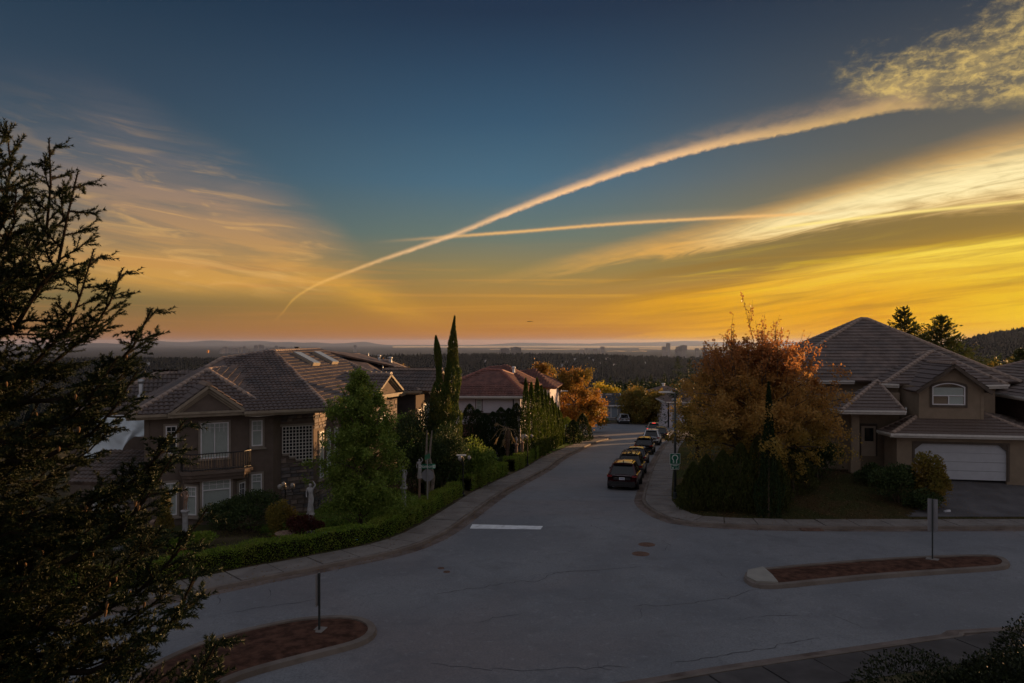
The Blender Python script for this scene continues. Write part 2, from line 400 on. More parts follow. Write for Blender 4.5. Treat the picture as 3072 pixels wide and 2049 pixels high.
M['kerb'] = mat('kerb_concrete', (0.185, 0.155, 0.135), 0.9, 0.2, var=0.18, scale=1.0, bump=0.3, dark=(0.12, 0.09, 0.07), dirt=0.7)
M['gutter'] = mat('gutter_concrete', (0.17, 0.135, 0.12), 0.9, 0.2, var=0.25, scale=1.3, bump=0.3, dark=(0.08, 0.055, 0.045), dirt=0.8)
M['soil'] = mat('bark_mulch', (0.085, 0.042, 0.029), 0.95, 0.1, var=0.5, scale=3, bump=1.0, bscale=30)
M['garden'] = mat('garden_soil', (0.075, 0.06, 0.035), 0.95, 0.1, var=0.5, scale=1.0, bump=1.0, bscale=12, dark=(0.045, 0.055, 0.02), dirt=0.8)
M['bark'] = mat('bark', (0.10, 0.075, 0.055), 0.95, 0.1, var=0.4, scale=6, bump=0.8, bscale=20)
M['stone_white'] = mat('cast_stone', (0.34, 0.34, 0.35), 0.8, 0.2, var=0.18, scale=6, dark=(0.28, 0.24, 0.2), dirt=0.6)
M['stone_brown'] = mat('bronze_stone', (0.24, 0.16, 0.12), 0.7, 0.3, var=0.35, scale=9)
M['paint_line'] = mat('road_paint', (0.74, 0.76, 0.78), 0.7, 0.2, var=0.12, scale=3, dark=(0.3, 0.3, 0.31), dirt=0.5)
M['iron_cover'] = mat('rusty_cover', (0.16, 0.095, 0.07), 0.8, 0.3, var=0.3, scale=6, bump=0.6)
M['tar'] = mat('tar', (0.085, 0.085, 0.09), 0.75, 0.2, var=0.2)
M['rubber'] = mat('rubber', (0.02, 0.02, 0.02), 0.8, 0.2)
M['rim'] = mat('rim', (0.3, 0.3, 0.31), 0.3, 0.5, metal=0.8)
M['plate'] = mat('plate', (0.65, 0.68, 0.74), 0.5, 0.3)
M['sheet'] = mat('white_sheet', (0.68, 0.78, 0.84), 0.7, 0.2, var=0.06, scale=2)

# ================================================================== ground, roads, kerbs
rng = np.random.default_rng(7)
def nz(x, y, s, seed=0.0):
    """cheap smooth pseudo-noise, about -1..1, for numpy arrays"""
    x = np.asarray(x, float) / s + seed * 3.17; y = np.asarray(y, float) / s + seed * 1.31
    return (np.sin(x * 1.3 + 1.7 * np.sin(y * 0.9 + seed)) + np.sin(y * 1.7 + 1.3 * np.sin(x * 1.1 + 2 * seed)) + 0.6 * np.sin(2.3 * x + 3.1 * y + seed) + 0.4 * np.sin(4.1 * y - 3.7 * x + seed)) / 3.0

def far_z(x, y):
    """the valley, the wooded ridge across it and the plain beyond"""
    r = np.hypot(x, y)
    z = np.interp(r, [150, 700, 1500, 2300, 3000, 3600, 4300, 5000, 6500, 9000, 60000], [-6.8, -72, -150, -185, -168, -130, -90, -106, -190, -262, -262])
    z = z + np.where(r > 1200, nz(x, y, 900, 2) * 12 * sst(r, 1200, 2600) * (1 - sst(r, 5200, 9000)), 0)
    azm = np.arctan2(x, y)
    # second ridge left of centre is lower, forming steps in the tree line
    z = z + sst(r, 3300, 4300) * (1 - sst(r, 4600, 6200)) * (6 * np.sin(azm * 9 + 1) - 16 * sst(azm, -0.05, -0.40) - 10 * sst(azm, 0.12, 0.2))
    # mountain on the right
    z = z + 183 * sst(azm, 0.46, 0.64) * sst(r, 2500, 3600) * (1 - sst(r, 4200, 6500)) * (1 + 0.08 * np.sin(azm * 60))
    return z
ys = np.concatenate([np.arange(-60, 160, 6.0), np.geomspace(160, 60000, 150)])
th = np.tan(np.linspace(-1.15, 1.15, 170))
Xg = []; Yg = []
for y in ys:
    Yg.append(np.full(len(th), y)); Xg.append(th * (max(y, 0) + 60))
Xg = np.array(Xg); Yg = np.array(Yg)
Zn = g(Xg, Yg) - 0.45 - 0.0 * Xg
side = sst(np.abs(Xg + 10), 60, 160) * 0
Zf = far_z(Xg, Yg)
w = sst(Yg, 150, 240)
Zg = Zn * (1 - w) + Zf * w
V = np.stack([Xg, Yg, Zg], -1).reshape(-1, 3)
nr, nc = Xg.shape; ii = (np.arange(nr - 1)[:, None] * nc + np.arange(nc - 1)[None, :]).ravel()
F = np.stack([ii, ii + 1, ii + nc + 1, ii + nc], -1)
mt = bpy.data.materials.new('terrain'); mt.use_nodes = True; t = mt.node_tree; b = t.nodes['Principled BSDF']
tcn = t.nodes.new('ShaderNodeTexCoord')
n1 = noise(t, tcn.outputs['Object'], 0.0025, 8, 0.65); n2 = noise(t, tcn.outputs['Object'], 0.0007, 6, 0.6)
c = mix(t, n1.sm(0.35, 0.65), (0.007, 0.011, 0.011), (0.015, 0.018, 0.016))
c = mix(t, n2.sm(0.55, 0.7) * 0.5, c, (0.06, 0.055, 0.045))
t.links.new(c, b.inputs['Base Color']); b.inputs['Roughness'].default_value = 1.0; b.inputs['Specular IOR Level'].default_value = 0.0
tag(link('ground', npmesh('ground', V, F, mt, True)), kind='structure')

# water: strips of the strait and a reach of river on the plain
wm = mat('water', (0.05, 0.07, 0.08), 0.12, 0.5, var=0.05)
wb = MB()
for (a0, a1, r0, r1) in ((-0.16, 0.40, 33000, 46000), (-0.03, 0.10, 24500, 27500), (0.17, 0.34, 26000, 30000), (0.62, 0.70, 11500, 13500), (0.12, 0.18, 20500, 21500)):
    q = []
    for k in range(13): a = a0 + (a1 - a0) * k / 12; rr = r1 * (1 - 0.03 * math.sin(k)); q.append((rr * math.sin(a), rr * math.cos(a), -261.0))
    for k in range(12, -1, -1): a = a0 + (a1 - a0) * k / 12; rr = r0 * (1 + 0.03 * math.sin(2 * k)); q.append((rr * math.sin(a), rr * math.cos(a), -261.0))
    for k in range(12): wb.poly([q[k], q[k + 1], q[24 - k], q[25 - k]])
tag(wb.build('water', wm), kind='structure')
# island hills on the far horizon
for (a0, a1, r0, hh, sd_) in ((-0.62, -0.42, 47000, 250, 1), (-0.36, -0.16, 49000, 330, 2), (-0.06, 0.30, 52000, 250, 3), (0.08, 0.47, 55000, 420, 5), (-0.50, -0.25, 56000, 520, 4)):
    V = []; n = 90
    for k in range(n):
        u_ = k / (n - 1); a = a0 + (a1 - a0) * u_
        e = min(1, u_ * 6) * min(1, (1 - u_) * 6) * (0.55 + 0.45 * abs(math.sin(u_ * 7.0 + sd_)) * (0.7 + 0.3 * math.sin(u_ * 23 + sd_)))
        for rr, z in ((r0, -262), (r0 + 1500, -262 + (hh * .75) * e), (r0 + 6000, -262)): V.append((rr * math.sin(a), rr * math.cos(a), z))
    F = [[k * 3 + j, k * 3 + 3 + j, k * 3 + 4 + j, k * 3 + 1 + j] for k in range(n - 1) for j in range(2)]
    tag(link('hills', npmesh('hills', V, F, mt, True)), kind='structure')

# ---- asphalt
xs = np.arange(-60, 64.1, 2.0); yy = np.arange(-6, 150.1, 2.0)
X, Y = np.meshgrid(xs, yy); Z = g(X, Y)
V = np.stack([X, Y, Z], -1).reshape(-1, 3); nr, nc = X.shape
ii = (np.arange(nr - 1)[:, None] * nc + np.arange(nc - 1)[None, :]).ravel(); F = np.stack([ii, ii + 1, ii + nc + 1, ii + nc], -1)
ma = bpy.data.materials.new('asphalt'); ma.use_nodes = True; t = ma.node_tree; b = t.nodes['Principled BSDF']
tcn = t.nodes.new('ShaderNodeTexCoord'); ob = tcn.outputs['Object']
n1 = noise(t, ob, 0.16, 6, 0.6, 0.5); n2 = noise(t, ob, 1.1, 6, 0.7); n3 = noise(t, ob, 16.0, 5, 0.8); n4 = noise(t, ob, 0.055, 4, 0.5, 1.0)
c = mix(t, n1.sm(0.3, 0.7), (0.150, 0.158, 0.174), (0.225, 0.232, 0.246))
c = mix(t, n4.sm(0.46, 0.62) * 0.55, c, (0.215, 0.165, 0.155))
c = mix(t, n2.sm(0.50, 0.74) * 0.5, c, (0.10, 0.098, 0.105))
n5 = noise(t, ob, 0.33, 3, 0.6, 1.5); c = mix(t, n5.sm(0.54, 0.72) * 0.5, c, (0.12, 0.12, 0.135))
c = mix(t, n3.sm(0.40, 0.62) * 0.50, c, (0.095, 0.098, 0.108))
n6 = noise(t, ob, 3.2, 6, 0.75); c = mix(t, n6.sm(0.44, 0.30) * 0.40, c, (0.31, 0.315, 0.33)); c = mix(t, n6.sm(0.60, 0.72) * 0.55, c, (0.085, 0.085, 0.09))
vo = t.nodes.new('ShaderNodeTexVoronoi'); vo.feature = 'DISTANCE_TO_EDGE'; vo.inputs['Scale'].default_value = 0.16
nd = t.nodes.new('ShaderNodeTexNoise'); nd.inputs['Scale'].default_value = 0.9; nd.inputs['Detail'].default_value = 6; t.links.new(ob, nd.inputs['Vector'])
vm = t.nodes.new('ShaderNodeMix'); vm.data_type = 'VECTOR'; vm.inputs[0].default_value = 0.55
t.links.new(ob, vm.inputs[4]); va = t.nodes.new('ShaderNodeVectorMath'); va.operation = 'SCALE'; va.inputs['Scale'].default_value = 7.0
t.links.new(nd.outputs['Color'], va.inputs[0]); vadd = t.nodes.new('ShaderNodeVectorMath'); vadd.operation = 'ADD'
t.links.new(ob, vadd.inputs[0]); t.links.new(va.outputs[0], vadd.inputs[1]); t.links.new(vadd.outputs[0], vo.inputs['Vector'])
crk = E(t, vo.outputs['Distance']).sm(0.004, 0.0) * n1.sm(0.44, 0.60)
c = mix(t, crk * 0.6, c, (0.045, 0.045, 0.05))
t.links.new(c, b.inputs['Base Color']); b.inputs['Roughness'].default_value = 0.72; b.inputs['Specular IOR Level'].default_value = 0.55
bn = t.nodes.new('ShaderNodeBump'); bn.inputs['Strength'].default_value = 0.35; bn.inputs['Distance'].default_value = 0.01
t.links.new(n3.k, bn.inputs['Height']); t.links.new(bn.outputs[0], b.inputs['Normal'])
M['asphalt'] = ma
tag(link('road', npmesh('road', V, F, ma, True)), kind='structure')

# ---- polylines
def smooth_poly(pts, step=0.7, closed=False):
    p = [np.array(q[:2], float) for q in pts]; n = len(p); out = []
    rngk = range(n if closed else n - 1)
    for k in rngk:
        if closed: a, b_, c_, d_ = p[(k - 1) % n], p[k], p[(k + 1) % n], p[(k + 2) % n]
        else: a, b_, c_, d_ = p[max(k - 1, 0)], p[k], p[k + 1], p[min(k + 2, n - 1)]
        m = max(1, int(np.hypot(*(c_ - b_)) / step))
        for j in range(m):
            s = j / m
            out.append(0.5 * ((2 * b_) + (-a + c_) * s + (2 * a - 5 * b_ + 4 * c_ - d_) * s * s + (-a + 3 * b_ - 3 * c_ + d_) * s ** 3))
    if not closed: out.append(p[-1])
    return np.array(out)
def offs(pl, d, closed=False):                   # positive = to the left of travel
    if closed: tg = np.roll(pl, -1, 0) - np.roll(pl, 1, 0)
    else: tg = np.gradient(pl, axis=0)
    tg = tg / np.maximum(1e-9, np.hypot(tg[:, 0], tg[:, 1]))[:, None]
    return pl + np.stack([-tg[:, 1], tg[:, 0]], 1) * d
def resample(pl, step):
    L = np.concatenate([[0], np.cumsum(np.hypot(*np.diff(pl, axis=0).T))]); n = max(1, int(round(L[-1] / step)))
    s = np.linspace(0, L[-1], n + 1); return np.stack([np.interp(s, L, pl[:, 0]), np.interp(s, L, pl[:, 1])], 1)
def strip(mb, pl, o0, o1, z0, z1, closed=False, zf=g):
    A = offs(pl, o0, closed); B = offs(pl, o1, closed); n = len(pl)
    for k in range(n if closed else n - 1):
        j = (k + 1) % n
        q = [(*A[k], float(zf(*A[k])) + z0), (*A[j], float(zf(*A[j])) + z0), (*B[j], float(zf(*B[j])) + z1), (*B[k], float(zf(*B[k])) + z1)]
        mb.poly(q if o1 >= o0 else q)
def pix(pts): return [G(u, v).xy for u, v in pts]
D2P = 3072 / 2351
def dpix(pts): return [G(u * D2P, v * D2P).xy for u, v in pts]
def sdist(pl, x, y):
    x = np.asarray(x, float).ravel(); y = np.asarray(y, float).ravel(); A = pl[:-1]; B = pl[1:]; d = B - A
    px = x[:, None] - A[None, :, 0]; py = y[:, None] - A[None, :, 1]
    tt = np.clip((px * d[:, 0] + py * d[:, 1]) / (d ** 2).sum(1), 0, 1)
    qx = px - tt * d[:, 0]; qy = py - tt * d[:, 1]; dd = np.hypot(qx, qy); k = dd.argmin(1); r_ = np.arange(len(x))
    s = np.sign(d[k, 0] * py[r_, k] - d[k, 1] * px[r_, k]); return dd[r_, k] * s

Lk = [np.array(q) for q in ((-44.0, -5.0), (-30.0, 8.0), (-19.0, 18.2))] + pix([(614, 1780), (784, 1744), (1045, 1692), (1215, 1654), (1317, 1613), (1385, 1570), (1470, 1507), (1538, 1464), (1640, 1409), (1679, 1380), (1721, 1358), (1791, 1327)]) + [np.array(q) for q in ((12.0, 92.0), (11.2, 97.0), (6.0, 99.5), (-4.0, 100.5), (-30.0, 101.0))]
Rk = [np.array(q) for q in ((52.0, 34.6), (32.0, 35.0))] + pix([(3072, 1588), (2600, 1589), (2300, 1586), (2087, 1576), (2023, 1567), (1980, 1551), (1945, 1530), (1926, 1510), (1930, 1479), (1952, 1415), (1969, 1381), (1995, 1337)]) + [np.array(q) for q in ((22.5, 100.0), (25.0, 108.0), (34.0, 110.0), (56.0, 111.0))]
Lk = smooth_poly(Lk); Rk = smooth_poly(Rk[::-1])[::-1]
# travel so that the block lies on the left (+): left kerb runs away from us with the block on its left; right kerb is reversed
Fk = smooth_poly([np.array(q) for q in ((60.0, 128.0), (30.0, 131.0), (16.0, 131.0), (2.0, 129.0), (-14.0, 126.5), (-40.0, 124.0))])
Nk = smooth_poly([np.array(q) for q in ((60.0, 24.5), (36.0, 24.2))] + pix([(3072, 1895), (2871, 1917), (2638, 1950), (2308, 1999), (2032, 2044)]) + [np.array(q) for q in ((0.0, 16.6), (-6.5, 11.5), (-16.0, 1.5), (-24.0, -6.0))])
Rk = Rk[::-1] if sdist(Rk, [30], [60])[0] < 0 else Rk
Lk = Lk[::-1] if sdist(Lk, [-30], [60])[0] < 0 else Lk
Fk = Fk[::-1] if sdist(Fk, [0], [145])[0] < 0 else Fk
Nk = Nk[::-1] if sdist(Nk, [5], [5])[0] < 0 else Nk

def kerb_and_walk(pl, walk_w, slab=1.6, slabs=True, ymax=75, sm=None):
    sm = sm or M['concrete']
    kb = MB(); strip(kb, pl, 0.0, 0.03, 0.0, 0.125); strip(kb, pl, 0.03, 0.17, 0.125, 0.135); strip(kb, pl, 0.17, 0.17, 0.135, 0.03)
    tag(kb.build('kerb', M['kerb'], smooth=False), kind='structure')
    gb = MB(); strip(gb, pl, -0.42, 0.0, 0.004, 0.010)
    tag(gb.build('gutter_strip', M['gutter']), kind='structure')
    if walk_w:
        wb = MB(); strip(wb, pl, 0.17, 0.18 + walk_w, 0.085, 0.085)
        wk = tag(wb.build('sidewalk', M['gutter']), kind='structure')
        q = resample(pl, slab); A = offs(q, 0.185); B = offs(q, 0.165 + walk_w); far = MB()
        for k in range(len(q) - 1):
            a, b_, c_, d_ = A[k], A[k + 1], B[k + 1], B[k]; ce = (a + b_ + c_ + d_) / 4
            vis = 12 < ce[1] < ymax and abs(ce[0]) < ce[1] * 0.75 + 3
            sh = lambda p: ce + (p - ce) * 0.968
            jit = random.uniform(-0.008, 0.012); tl = random.uniform(-0.006, 0.006)
            pts = [(*sh(p), float(g(*sh(p))) + 0.13 + jit + (tl if i < 2 else -tl)) for i, p in enumerate((a, b_, c_, d_))]
            if vis:
                m_ = MB(); m_.slab(pts, (0, 0, 1), 0.06); m_.build('slab', sm, wk)
            else: far.slab(pts, (0, 0, 1), 0.06)
        if far.v: tag(far.build('paving_slabs', sm, wk), kind='stuff')
kerb_and_walk(Lk, 1.55, ymax=78); kerb_and_walk(Rk, 1.55, ymax=70); kerb_and_walk(Nk, 1.5, sm=mat('dark_walk_concrete', (0.085, 0.078, 0.078), .9, .2, var=.2, scale=1.0, bump=.3, dark=(.05, .045, .045), dirt=.6)); kerb_and_walk(Fk, 0)  # slabs of the near walk get a darker concrete

# ---- lawns and gardens: raised ground behind the kerbs
def zR(x, y):
    d = np.asarray(sdist(Rk, x, y)).reshape(np.shape(x))
    return g(x, y) + 0.105 + sst(d, 2.2, 9.5) * np.where(np.asarray(y) < 62, 1.15 - 0.08 * sst(x, 20, 25), 0.5 + 0 * np.asarray(x)) * (1.0)
def zL(x, y):
    return g(x, y) + 0.105
def zF(x, y): return g(x, y) + 0.10
def zN(x, y):
    d = np.asarray(sdist(Nk, x, y)).reshape(np.shape(x)); return g(x, y) + 0.105 + sst(d, 2.5, 7) * 0.6
lawn = bpy.data.materials.new('lawn'); lawn.use_nodes = True; t = lawn.node_tree; b = t.nodes['Principled BSDF']
tcn = t.nodes.new('ShaderNodeTexCoord'); ob = tcn.outputs['Object']
n1 = noise(t, ob, 0.35, 6, 0.65, 0.6); n2 = noise(t, ob, 14.0, 4, 0.7); n3 = noise(t, ob, 0.9, 5, 0.6)
c = mix(t, n2.sm(0.35, 0.65), (0.028, 0.034, 0.012), (0.068, 0.066, 0.022))  # shade on the front lawn is put into these dark brownish colours
c = mix(t, n1.sm(0.46, 0.60) * 0.75, c, (0.085, 0.055, 0.026))
c = mix(t, n3.sm(0.58, 0.70) * 0.5, c, (0.07, 0.045, 0.025))
t.links.new(c, b.inputs['Base Color']); b.inputs['Roughness'].default_value = 1.0; b.inputs['Specular IOR Level'].default_value = 0.1
bn = t.nodes.new('ShaderNodeBump'); bn.inputs['Strength'].default_value = 1.0; bn.inputs['Distance'].default_value = 0.05
t.links.new(n2.k, bn.inputs['Height']); t.links.new(bn.outputs[0], b.inputs['Normal'])
M['lawn'] = lawn
def block(name, pl, zf, x0, x1, y0, y1, m, st=0.8, lim=1.0):
    xs = np.arange(x0, x1, st); ys_ = np.arange(y0, y1, st); X, Y = np.meshgrid(xs, ys_)
    nr, nc = X.shape; ii = (np.arange(nr - 1)[:, None] * nc + np.arange(nc - 1)[None, :]).ravel()
    cx_ = X.ravel()[ii] + st / 2; cy_ = Y.ravel()[ii] + st / 2
    ok = sdist(pl, cx_, cy_) > lim; ii = ii[ok]
    Z = zf(X, Y); V = np.stack([X, Y, Z], -1).reshape(-1, 3)
    F = np.stack([ii, ii + 1, ii + nc + 1, ii + nc], -1); used = np.unique(F); rm = np.zeros(len(V), int); rm[used] = np.arange(len(used))
    return tag(link(name, npmesh(name, V[used], rm[F], m, True)), kind='structure')
block('garden_ground', Lk, zL, -60, 14, 6, 101, M['garden'])
block('lawn', Rk, zR, 8, 60, 34, 112, M['lawn'])
block('verge', Nk, zN, -30, 60, -6, 26, M['garden'])
block('far_lawn', Fk, zF, -60, 60, 122, 160, M['garden'], 1.2, 0.7)

# verge lawn between walk and hedges on the left, bright green strips
def patch(name, poly, zf, m, st=0.5, lift=0.02, kind='structure'):
    poly = np.array(poly); x0, y0 = poly.min(0); x1, y1 = poly.max(0); mb_ = MB()
    X, Y = np.meshgrid(np.arange(x0, x1, st), np.arange(y0, y1, st)); c_ = np.stack([X.ravel() + st / 2, Y.ravel() + st / 2], 1)
    ins = np.zeros(len(c_), bool); n = len(poly)
    for k in range(n):
        a, b_ = poly[k], poly[(k + 1) % n]
        cond = ((a[1] > c_[:, 1]) != (b_[1] > c_[:, 1])) & (c_[:, 0] < (b_[0] - a[0]) * (c_[:, 1] - a[1]) / (b_[1] - a[1] + 1e-12) + a[0])
        ins ^= cond
    for (x, y) in c_[ins]:
        h = st / 2; mb_.poly([(x + sx_ * h, y + sy_ * h, float(zf(x + sx_ * h, y + sy_ * h)) + lift) for sx_, sy_ in ((-1, -1), (1, -1), (1, 1), (-1, 1))])
    if not mb_.v: return None
    return tag(mb_.build(name, m), kind=kind)
M['green'] = mat('fresh_grass', (0.085, 0.145, 0.022), 1.0, 0.1, var=0.45, scale=2.0, bump=1.0, bscale=25, dark=(0.09, 0.075, 0.03), dirt=0.5)
M['dry'] = mat('dry_grass', (0.20, 0.12, 0.05), 1.0, 0.1, var=0.5, scale=1.6, bump=1.0, bscale=20, dark=(0.10, 0.06, 0.03), dirt=0.5)

# driveways
M['drive'] = mat('driveway_asphalt', (0.10, 0.095, 0.10), 0.9, 0.3, var=0.2, scale=0.8, bump=0.3, dark=(0.06, 0.055, 0.055), dirt=0.5)
patch('driveway', [(20.2, 37.6), (30, 37.6), (30.0, 45.2), (25.0, 45.2), (23.2, 41)], zR, M['drive'], 0.4)

# ---- medians
def island(pts, name, nose=None):
    pl = resample(smooth_poly(pts, 0.3, True), 0.35)
    if (np.roll(pl, -1, 0)[:, 0] * pl[:, 1] - pl[:, 0] * np.roll(pl, -1, 0)[:, 1]).sum() > 0: pl = pl[::-1]
    kb = MB(); strip(kb, pl, 0.0, 0.04, 0.0, 0.13, True); strip(kb, pl, 0.04, 0.26, 0.13, 0.14, True); strip(kb, pl, 0.26, 0.27, 0.14, 0.08, True)
    root = tag(kb.build(name, M['kerb']), kind='structure')
    inn = offs(pl, 0.26, True); c_ = inn.mean(0); tb = MB(); k0 = len(inn)
    # fill by strips towards the long axis
    d = inn - c_; u_, s_, vt = np.linalg.svd(d); ax = vt[0]; rows = 8
    for k in range(k0):
        a, b_ = inn[k], inn[(k + 1) % k0]
        pa = c_ + ax * np.dot(a - c_, ax) * 0.92; pb = c_ + ax * np.dot(b_ - c_, ax) * 0.92
        for r_ in range(rows):
            s0, s1 = r_ / rows, (r_ + 1) / rows
            q = [a + (pa - a) * s0, b_ + (pb - b_) * s0, b_ + (pb - b_) * s1, a + (pa - a) * s1]
            zz = lambda p, s: float(g(*p)) + 0.10 + 0.06 * math.sin(math.pi / 2 * s) + 0.018 * float(nz(p[0], p[1], 0.35, 4))
            tb.poly([(*q[0], zz(q[0], s0)), (*q[1], zz(q[1], s0)), (*q[2], zz(q[2], s1)), (*q[3], zz(q[3], s1))])
    tb.build('mulch', M['soil'], root)
    return root, pl, inn
isl1 = island(dpix([(300, 1560), (470, 1478), (600, 1443), (700, 1425), (800, 1421), (850, 1432), (866, 1455), (832, 1484), (700, 1520), (560, 1560), (420, 1620), (250, 1640)]), 'median_island')
isl2 = island(dpix([(1750, 1311), (1900, 1297), (2050, 1286), (2200, 1280), (2285, 1281), (2318, 1294), (2316, 1304), (2285, 1311), (2050, 1327), (1900, 1341), (1790, 1352), (1735, 1351), (1709, 1336), (1712, 1320)]), 'median_island')
# concrete nose of the right median
nose = MB(); q = dpix([(1752, 1312.5), (1717, 1320), (1714, 1335), (1738, 1347), (1787, 1348.5), (1772, 1330)])
nose.slab([(*p, g(*p) + 0.20) for p in q], (0, 0, 1), 0.14)
nose.build('concrete_nose', mat('pale_concrete', (0.30, 0.285, 0.255), 0.85, 0.2, var=0.1, scale=2, bump=0.3), isl2[0])

# ---- fallen debris on the island soil and in the gutters
def litter(name, pts, m, size, label=None, zf=None):
    n = len(pts); a = rng.uniform(0, 2 * math.pi, n); s = rng.uniform(0.6, 1.3, n) * size; V = []
    zz = zf(pts[:, 0], pts[:, 1])
    for k, (dx, dy) in enumerate(((-1, 0), (0, -0.55), (1, 0), (0, 0.55))):
        V.append(np.stack([pts[:, 0] + s * (dx * np.cos(a) - dy * np.sin(a)), pts[:, 1] + s * (dx * np.sin(a) + dy * np.cos(a)), zz + rng.uniform(0.005, 0.035, n)], -1))
    V = np.stack(V, 1).reshape(-1, 3); F = np.arange(4 * n).reshape(n, 4)
    return tag(link(name, npmesh(name, V, F, m)), kind='stuff')
M['litter'] = leafmat('fallen_leaves', [(0.16, 0.08, 0.03), (0.22, 0.12, 0.03), (0.10, 0.05, 0.03), (0.20, 0.16, 0.06)], 0.1)
pts = []
for pl in (Lk, Rk):
    q = resample(pl[(pl[:, 1] > 20) & (pl[:, 1] < 90)], 0.05); o = offs(q, 1.0) - q
    pts.append(q - o * np.abs(rng.normal(0.0, 0.28, len(q)))[:, None]); pts.append(q + o * rng.uniform(0.0, 1.9, len(q))[:, None])
litter('fallen_leaves', np.concatenate(pts), M['litter'], 0.035, zf=lambda x, y: g(x, y) + 0.13 * ((sdist(Lk, x, y) > 0) | (sdist(Rk, x, y) > 0)))
n = 2600; X = rng.uniform(9, 30, n); Y = rng.uniform(37.5, 47, n)
litter('leaf_litter', np.stack([X, Y], 1), M['litter'], 0.05, zf=zR)

# ---- painted stop bar, patches, covers, long cracks
def flat_poly(name, q, m, lift, parent=None, kind=None):
    mb_ = MB(); mb_.poly([(*p, g(*p) + lift) for p in q]); o = mb_.build(name, m, parent); return o
sb = MB(); a, b_, c_, d_ = pix([(1409, 1586), (1622, 1588.5), (1629, 1578.5), (1417, 1573)])
for k in range(12):
    s0, s1 = k / 12, (k + 1) / 12
    q = [a + (b_ - a) * s0, a + (b_ - a) * s1, d_ + (c_ - d_) * s1, d_ + (c_ - d_) * s0]
    q = [Vector((p[0] + random.uniform(-.01, .01), p[1] + random.uniform(-.02, .02))) for p in q] if 0 else q
    sb.poly([(*p, g(*p) + 0.006) for p in q])
tag(sb.build('stop_line', M['paint_line']), kind='structure')
def cover(u, v, r, label, name='manhole_cover', cat='manhole cover'):
    c_ = G(u, v); mb_ = MB(); mb_.lathe((0, 0, 0), [(0.001, 0.012), (r * 0.82, 0.012), (r * 0.84, 0.004), (r * 0.88, 0.004), (r * 0.9, 0.016), (r, 0.016), (r * 1.02, 0.0)], 28)
    e = empty(name, (c_.x, c_.y, c_.z), label, cat); o = mb_.build('ring', M['iron_cover'], e, world=False)
    rb = MB()
    for k in range(-4, 5):
        for j in range(-4, 5):
            if math.hypot(k, j) < 4.3: rb.box((k * r * 0.18, j * r * 0.18, 0.015), (r * 0.1, r * 0.1, 0.008))
    rb.build('tread_studs', M['iron_cover'], e, world=False)
    e.rotation_euler = (math.atan(-0.03), 0, 0.3)
cover(1940, 1634, 0.36, 'rust brown round manhole cover in the junction, the farther of the pair', )
cover(1922, 1662, 0.36, 'rust brown round manhole cover in the junction, the nearer of the pair')
cover(1323, 1705, 0.13, 'small dark valve cover in the asphalt, the one nearer the hedge', 'valve_cover', 'valve cover')
cover(1340, 1716, 0.13, 'small dark valve cover in the asphalt, the one farther from the hedge', 'valve_cover', 'valve cover')
dr = MB(); c_ = G(2435, 1591)
dr.box((0, 0, 0.03), (1.0, 0.42, 0.05))
dg = empty('storm_drain', (c_.x, c_.y, c_.z), 'rusty storm drain grate set in the gutter of the right kerb', 'drain grate')
dr.build('drain_frame', M['iron_cover'], dg, world=False)
for k in range(9):
    bm_ = MB(); bm_.box((-0.42 + k * 0.105, 0, 0.065), (0.04, 0.36, 0.02)); bm_.build('grate_bar', M['iron_cover'], dg, world=False)
def crack(pts, wd=0.03, seed=1):
    r_ = random.Random(seed); p = [G(u, v).xy for u, v in pts]; q = resample(smooth_poly(p, 0.25), 0.22)
    q = q + np.array([[r_.gauss(0, 0.045), r_.gauss(0, 0.05)] for _ in q]); w_ = np.array([wd * r_.uniform(0.25, 1.2) for _ in q]); w_[0] = w_[-1] = 0.004
    A = offs(q, 1.0) - q
    for k in range(len(q) - 1):
        crb.poly([(*(q[k] + A[k] * w_[k]), g(*q[k]) + 0.005), (*(q[k] - A[k] * w_[k]), g(*q[k]) + 0.005), (*(q[k + 1] - A[k + 1] * w_[k + 1]), g(*q[k + 1]) + 0.005), (*(q[k + 1] + A[k + 1] * w_[k + 1]), g(*q[k + 1]) + 0.005)])
crb = MB()
for i, pts in enumerate([[(1300, 1785), (1360, 1774), (1440, 1762), (1560, 1744), (1600, 1746), (1680, 1718), (1780, 1711), (1860, 1705), (1930, 1697)],
            [(1620, 1723), (1700, 1715), (1800, 1712)], [(2259, 1769), (2230, 1775), (2215, 1787), (2150, 1798), (2060, 1812), (1900, 1817)],
            [(2020, 1990), (2090, 1980), (2160, 1966), (2230, 1955), (2330, 1938), (2440, 1915), (2470, 1916)], [(1925, 1826), (1920, 1845), (1915, 1856)],
            [(2155, 1713), (2165, 1727), (2180, 1735)], [(680, 1840), (760, 1828), (860, 1812), (950, 1798)], [(660, 1780), (655, 1800), (658, 1816)], [(800, 1770), (810, 1782), (806, 1798)],
            [(1660, 1500), (1740, 1504), (1810, 1503), (1905, 1506)], [(2500, 1845), (2560, 1870), (2590, 1885)], [(2210, 1860), (2300, 1848), (2400, 1846)], [(1430, 1870), (1500, 1850), (1560, 1846)], [(1795, 1985), (1800, 2008), (1838, 2010)],
            [(1770, 1575), (1800, 1585), (1820, 1594)], [(1985, 1620), (2003, 1632), (1998, 1645), (1985, 1652)], [(2020, 1990), (2018, 2004)], [(1300, 1990), (1500, 2010), (1700, 2006), (1900, 2000)]]):
    crack(pts, 0.017, i)
tag(crb.build('road_cracks', M['tar']), kind='stuff')

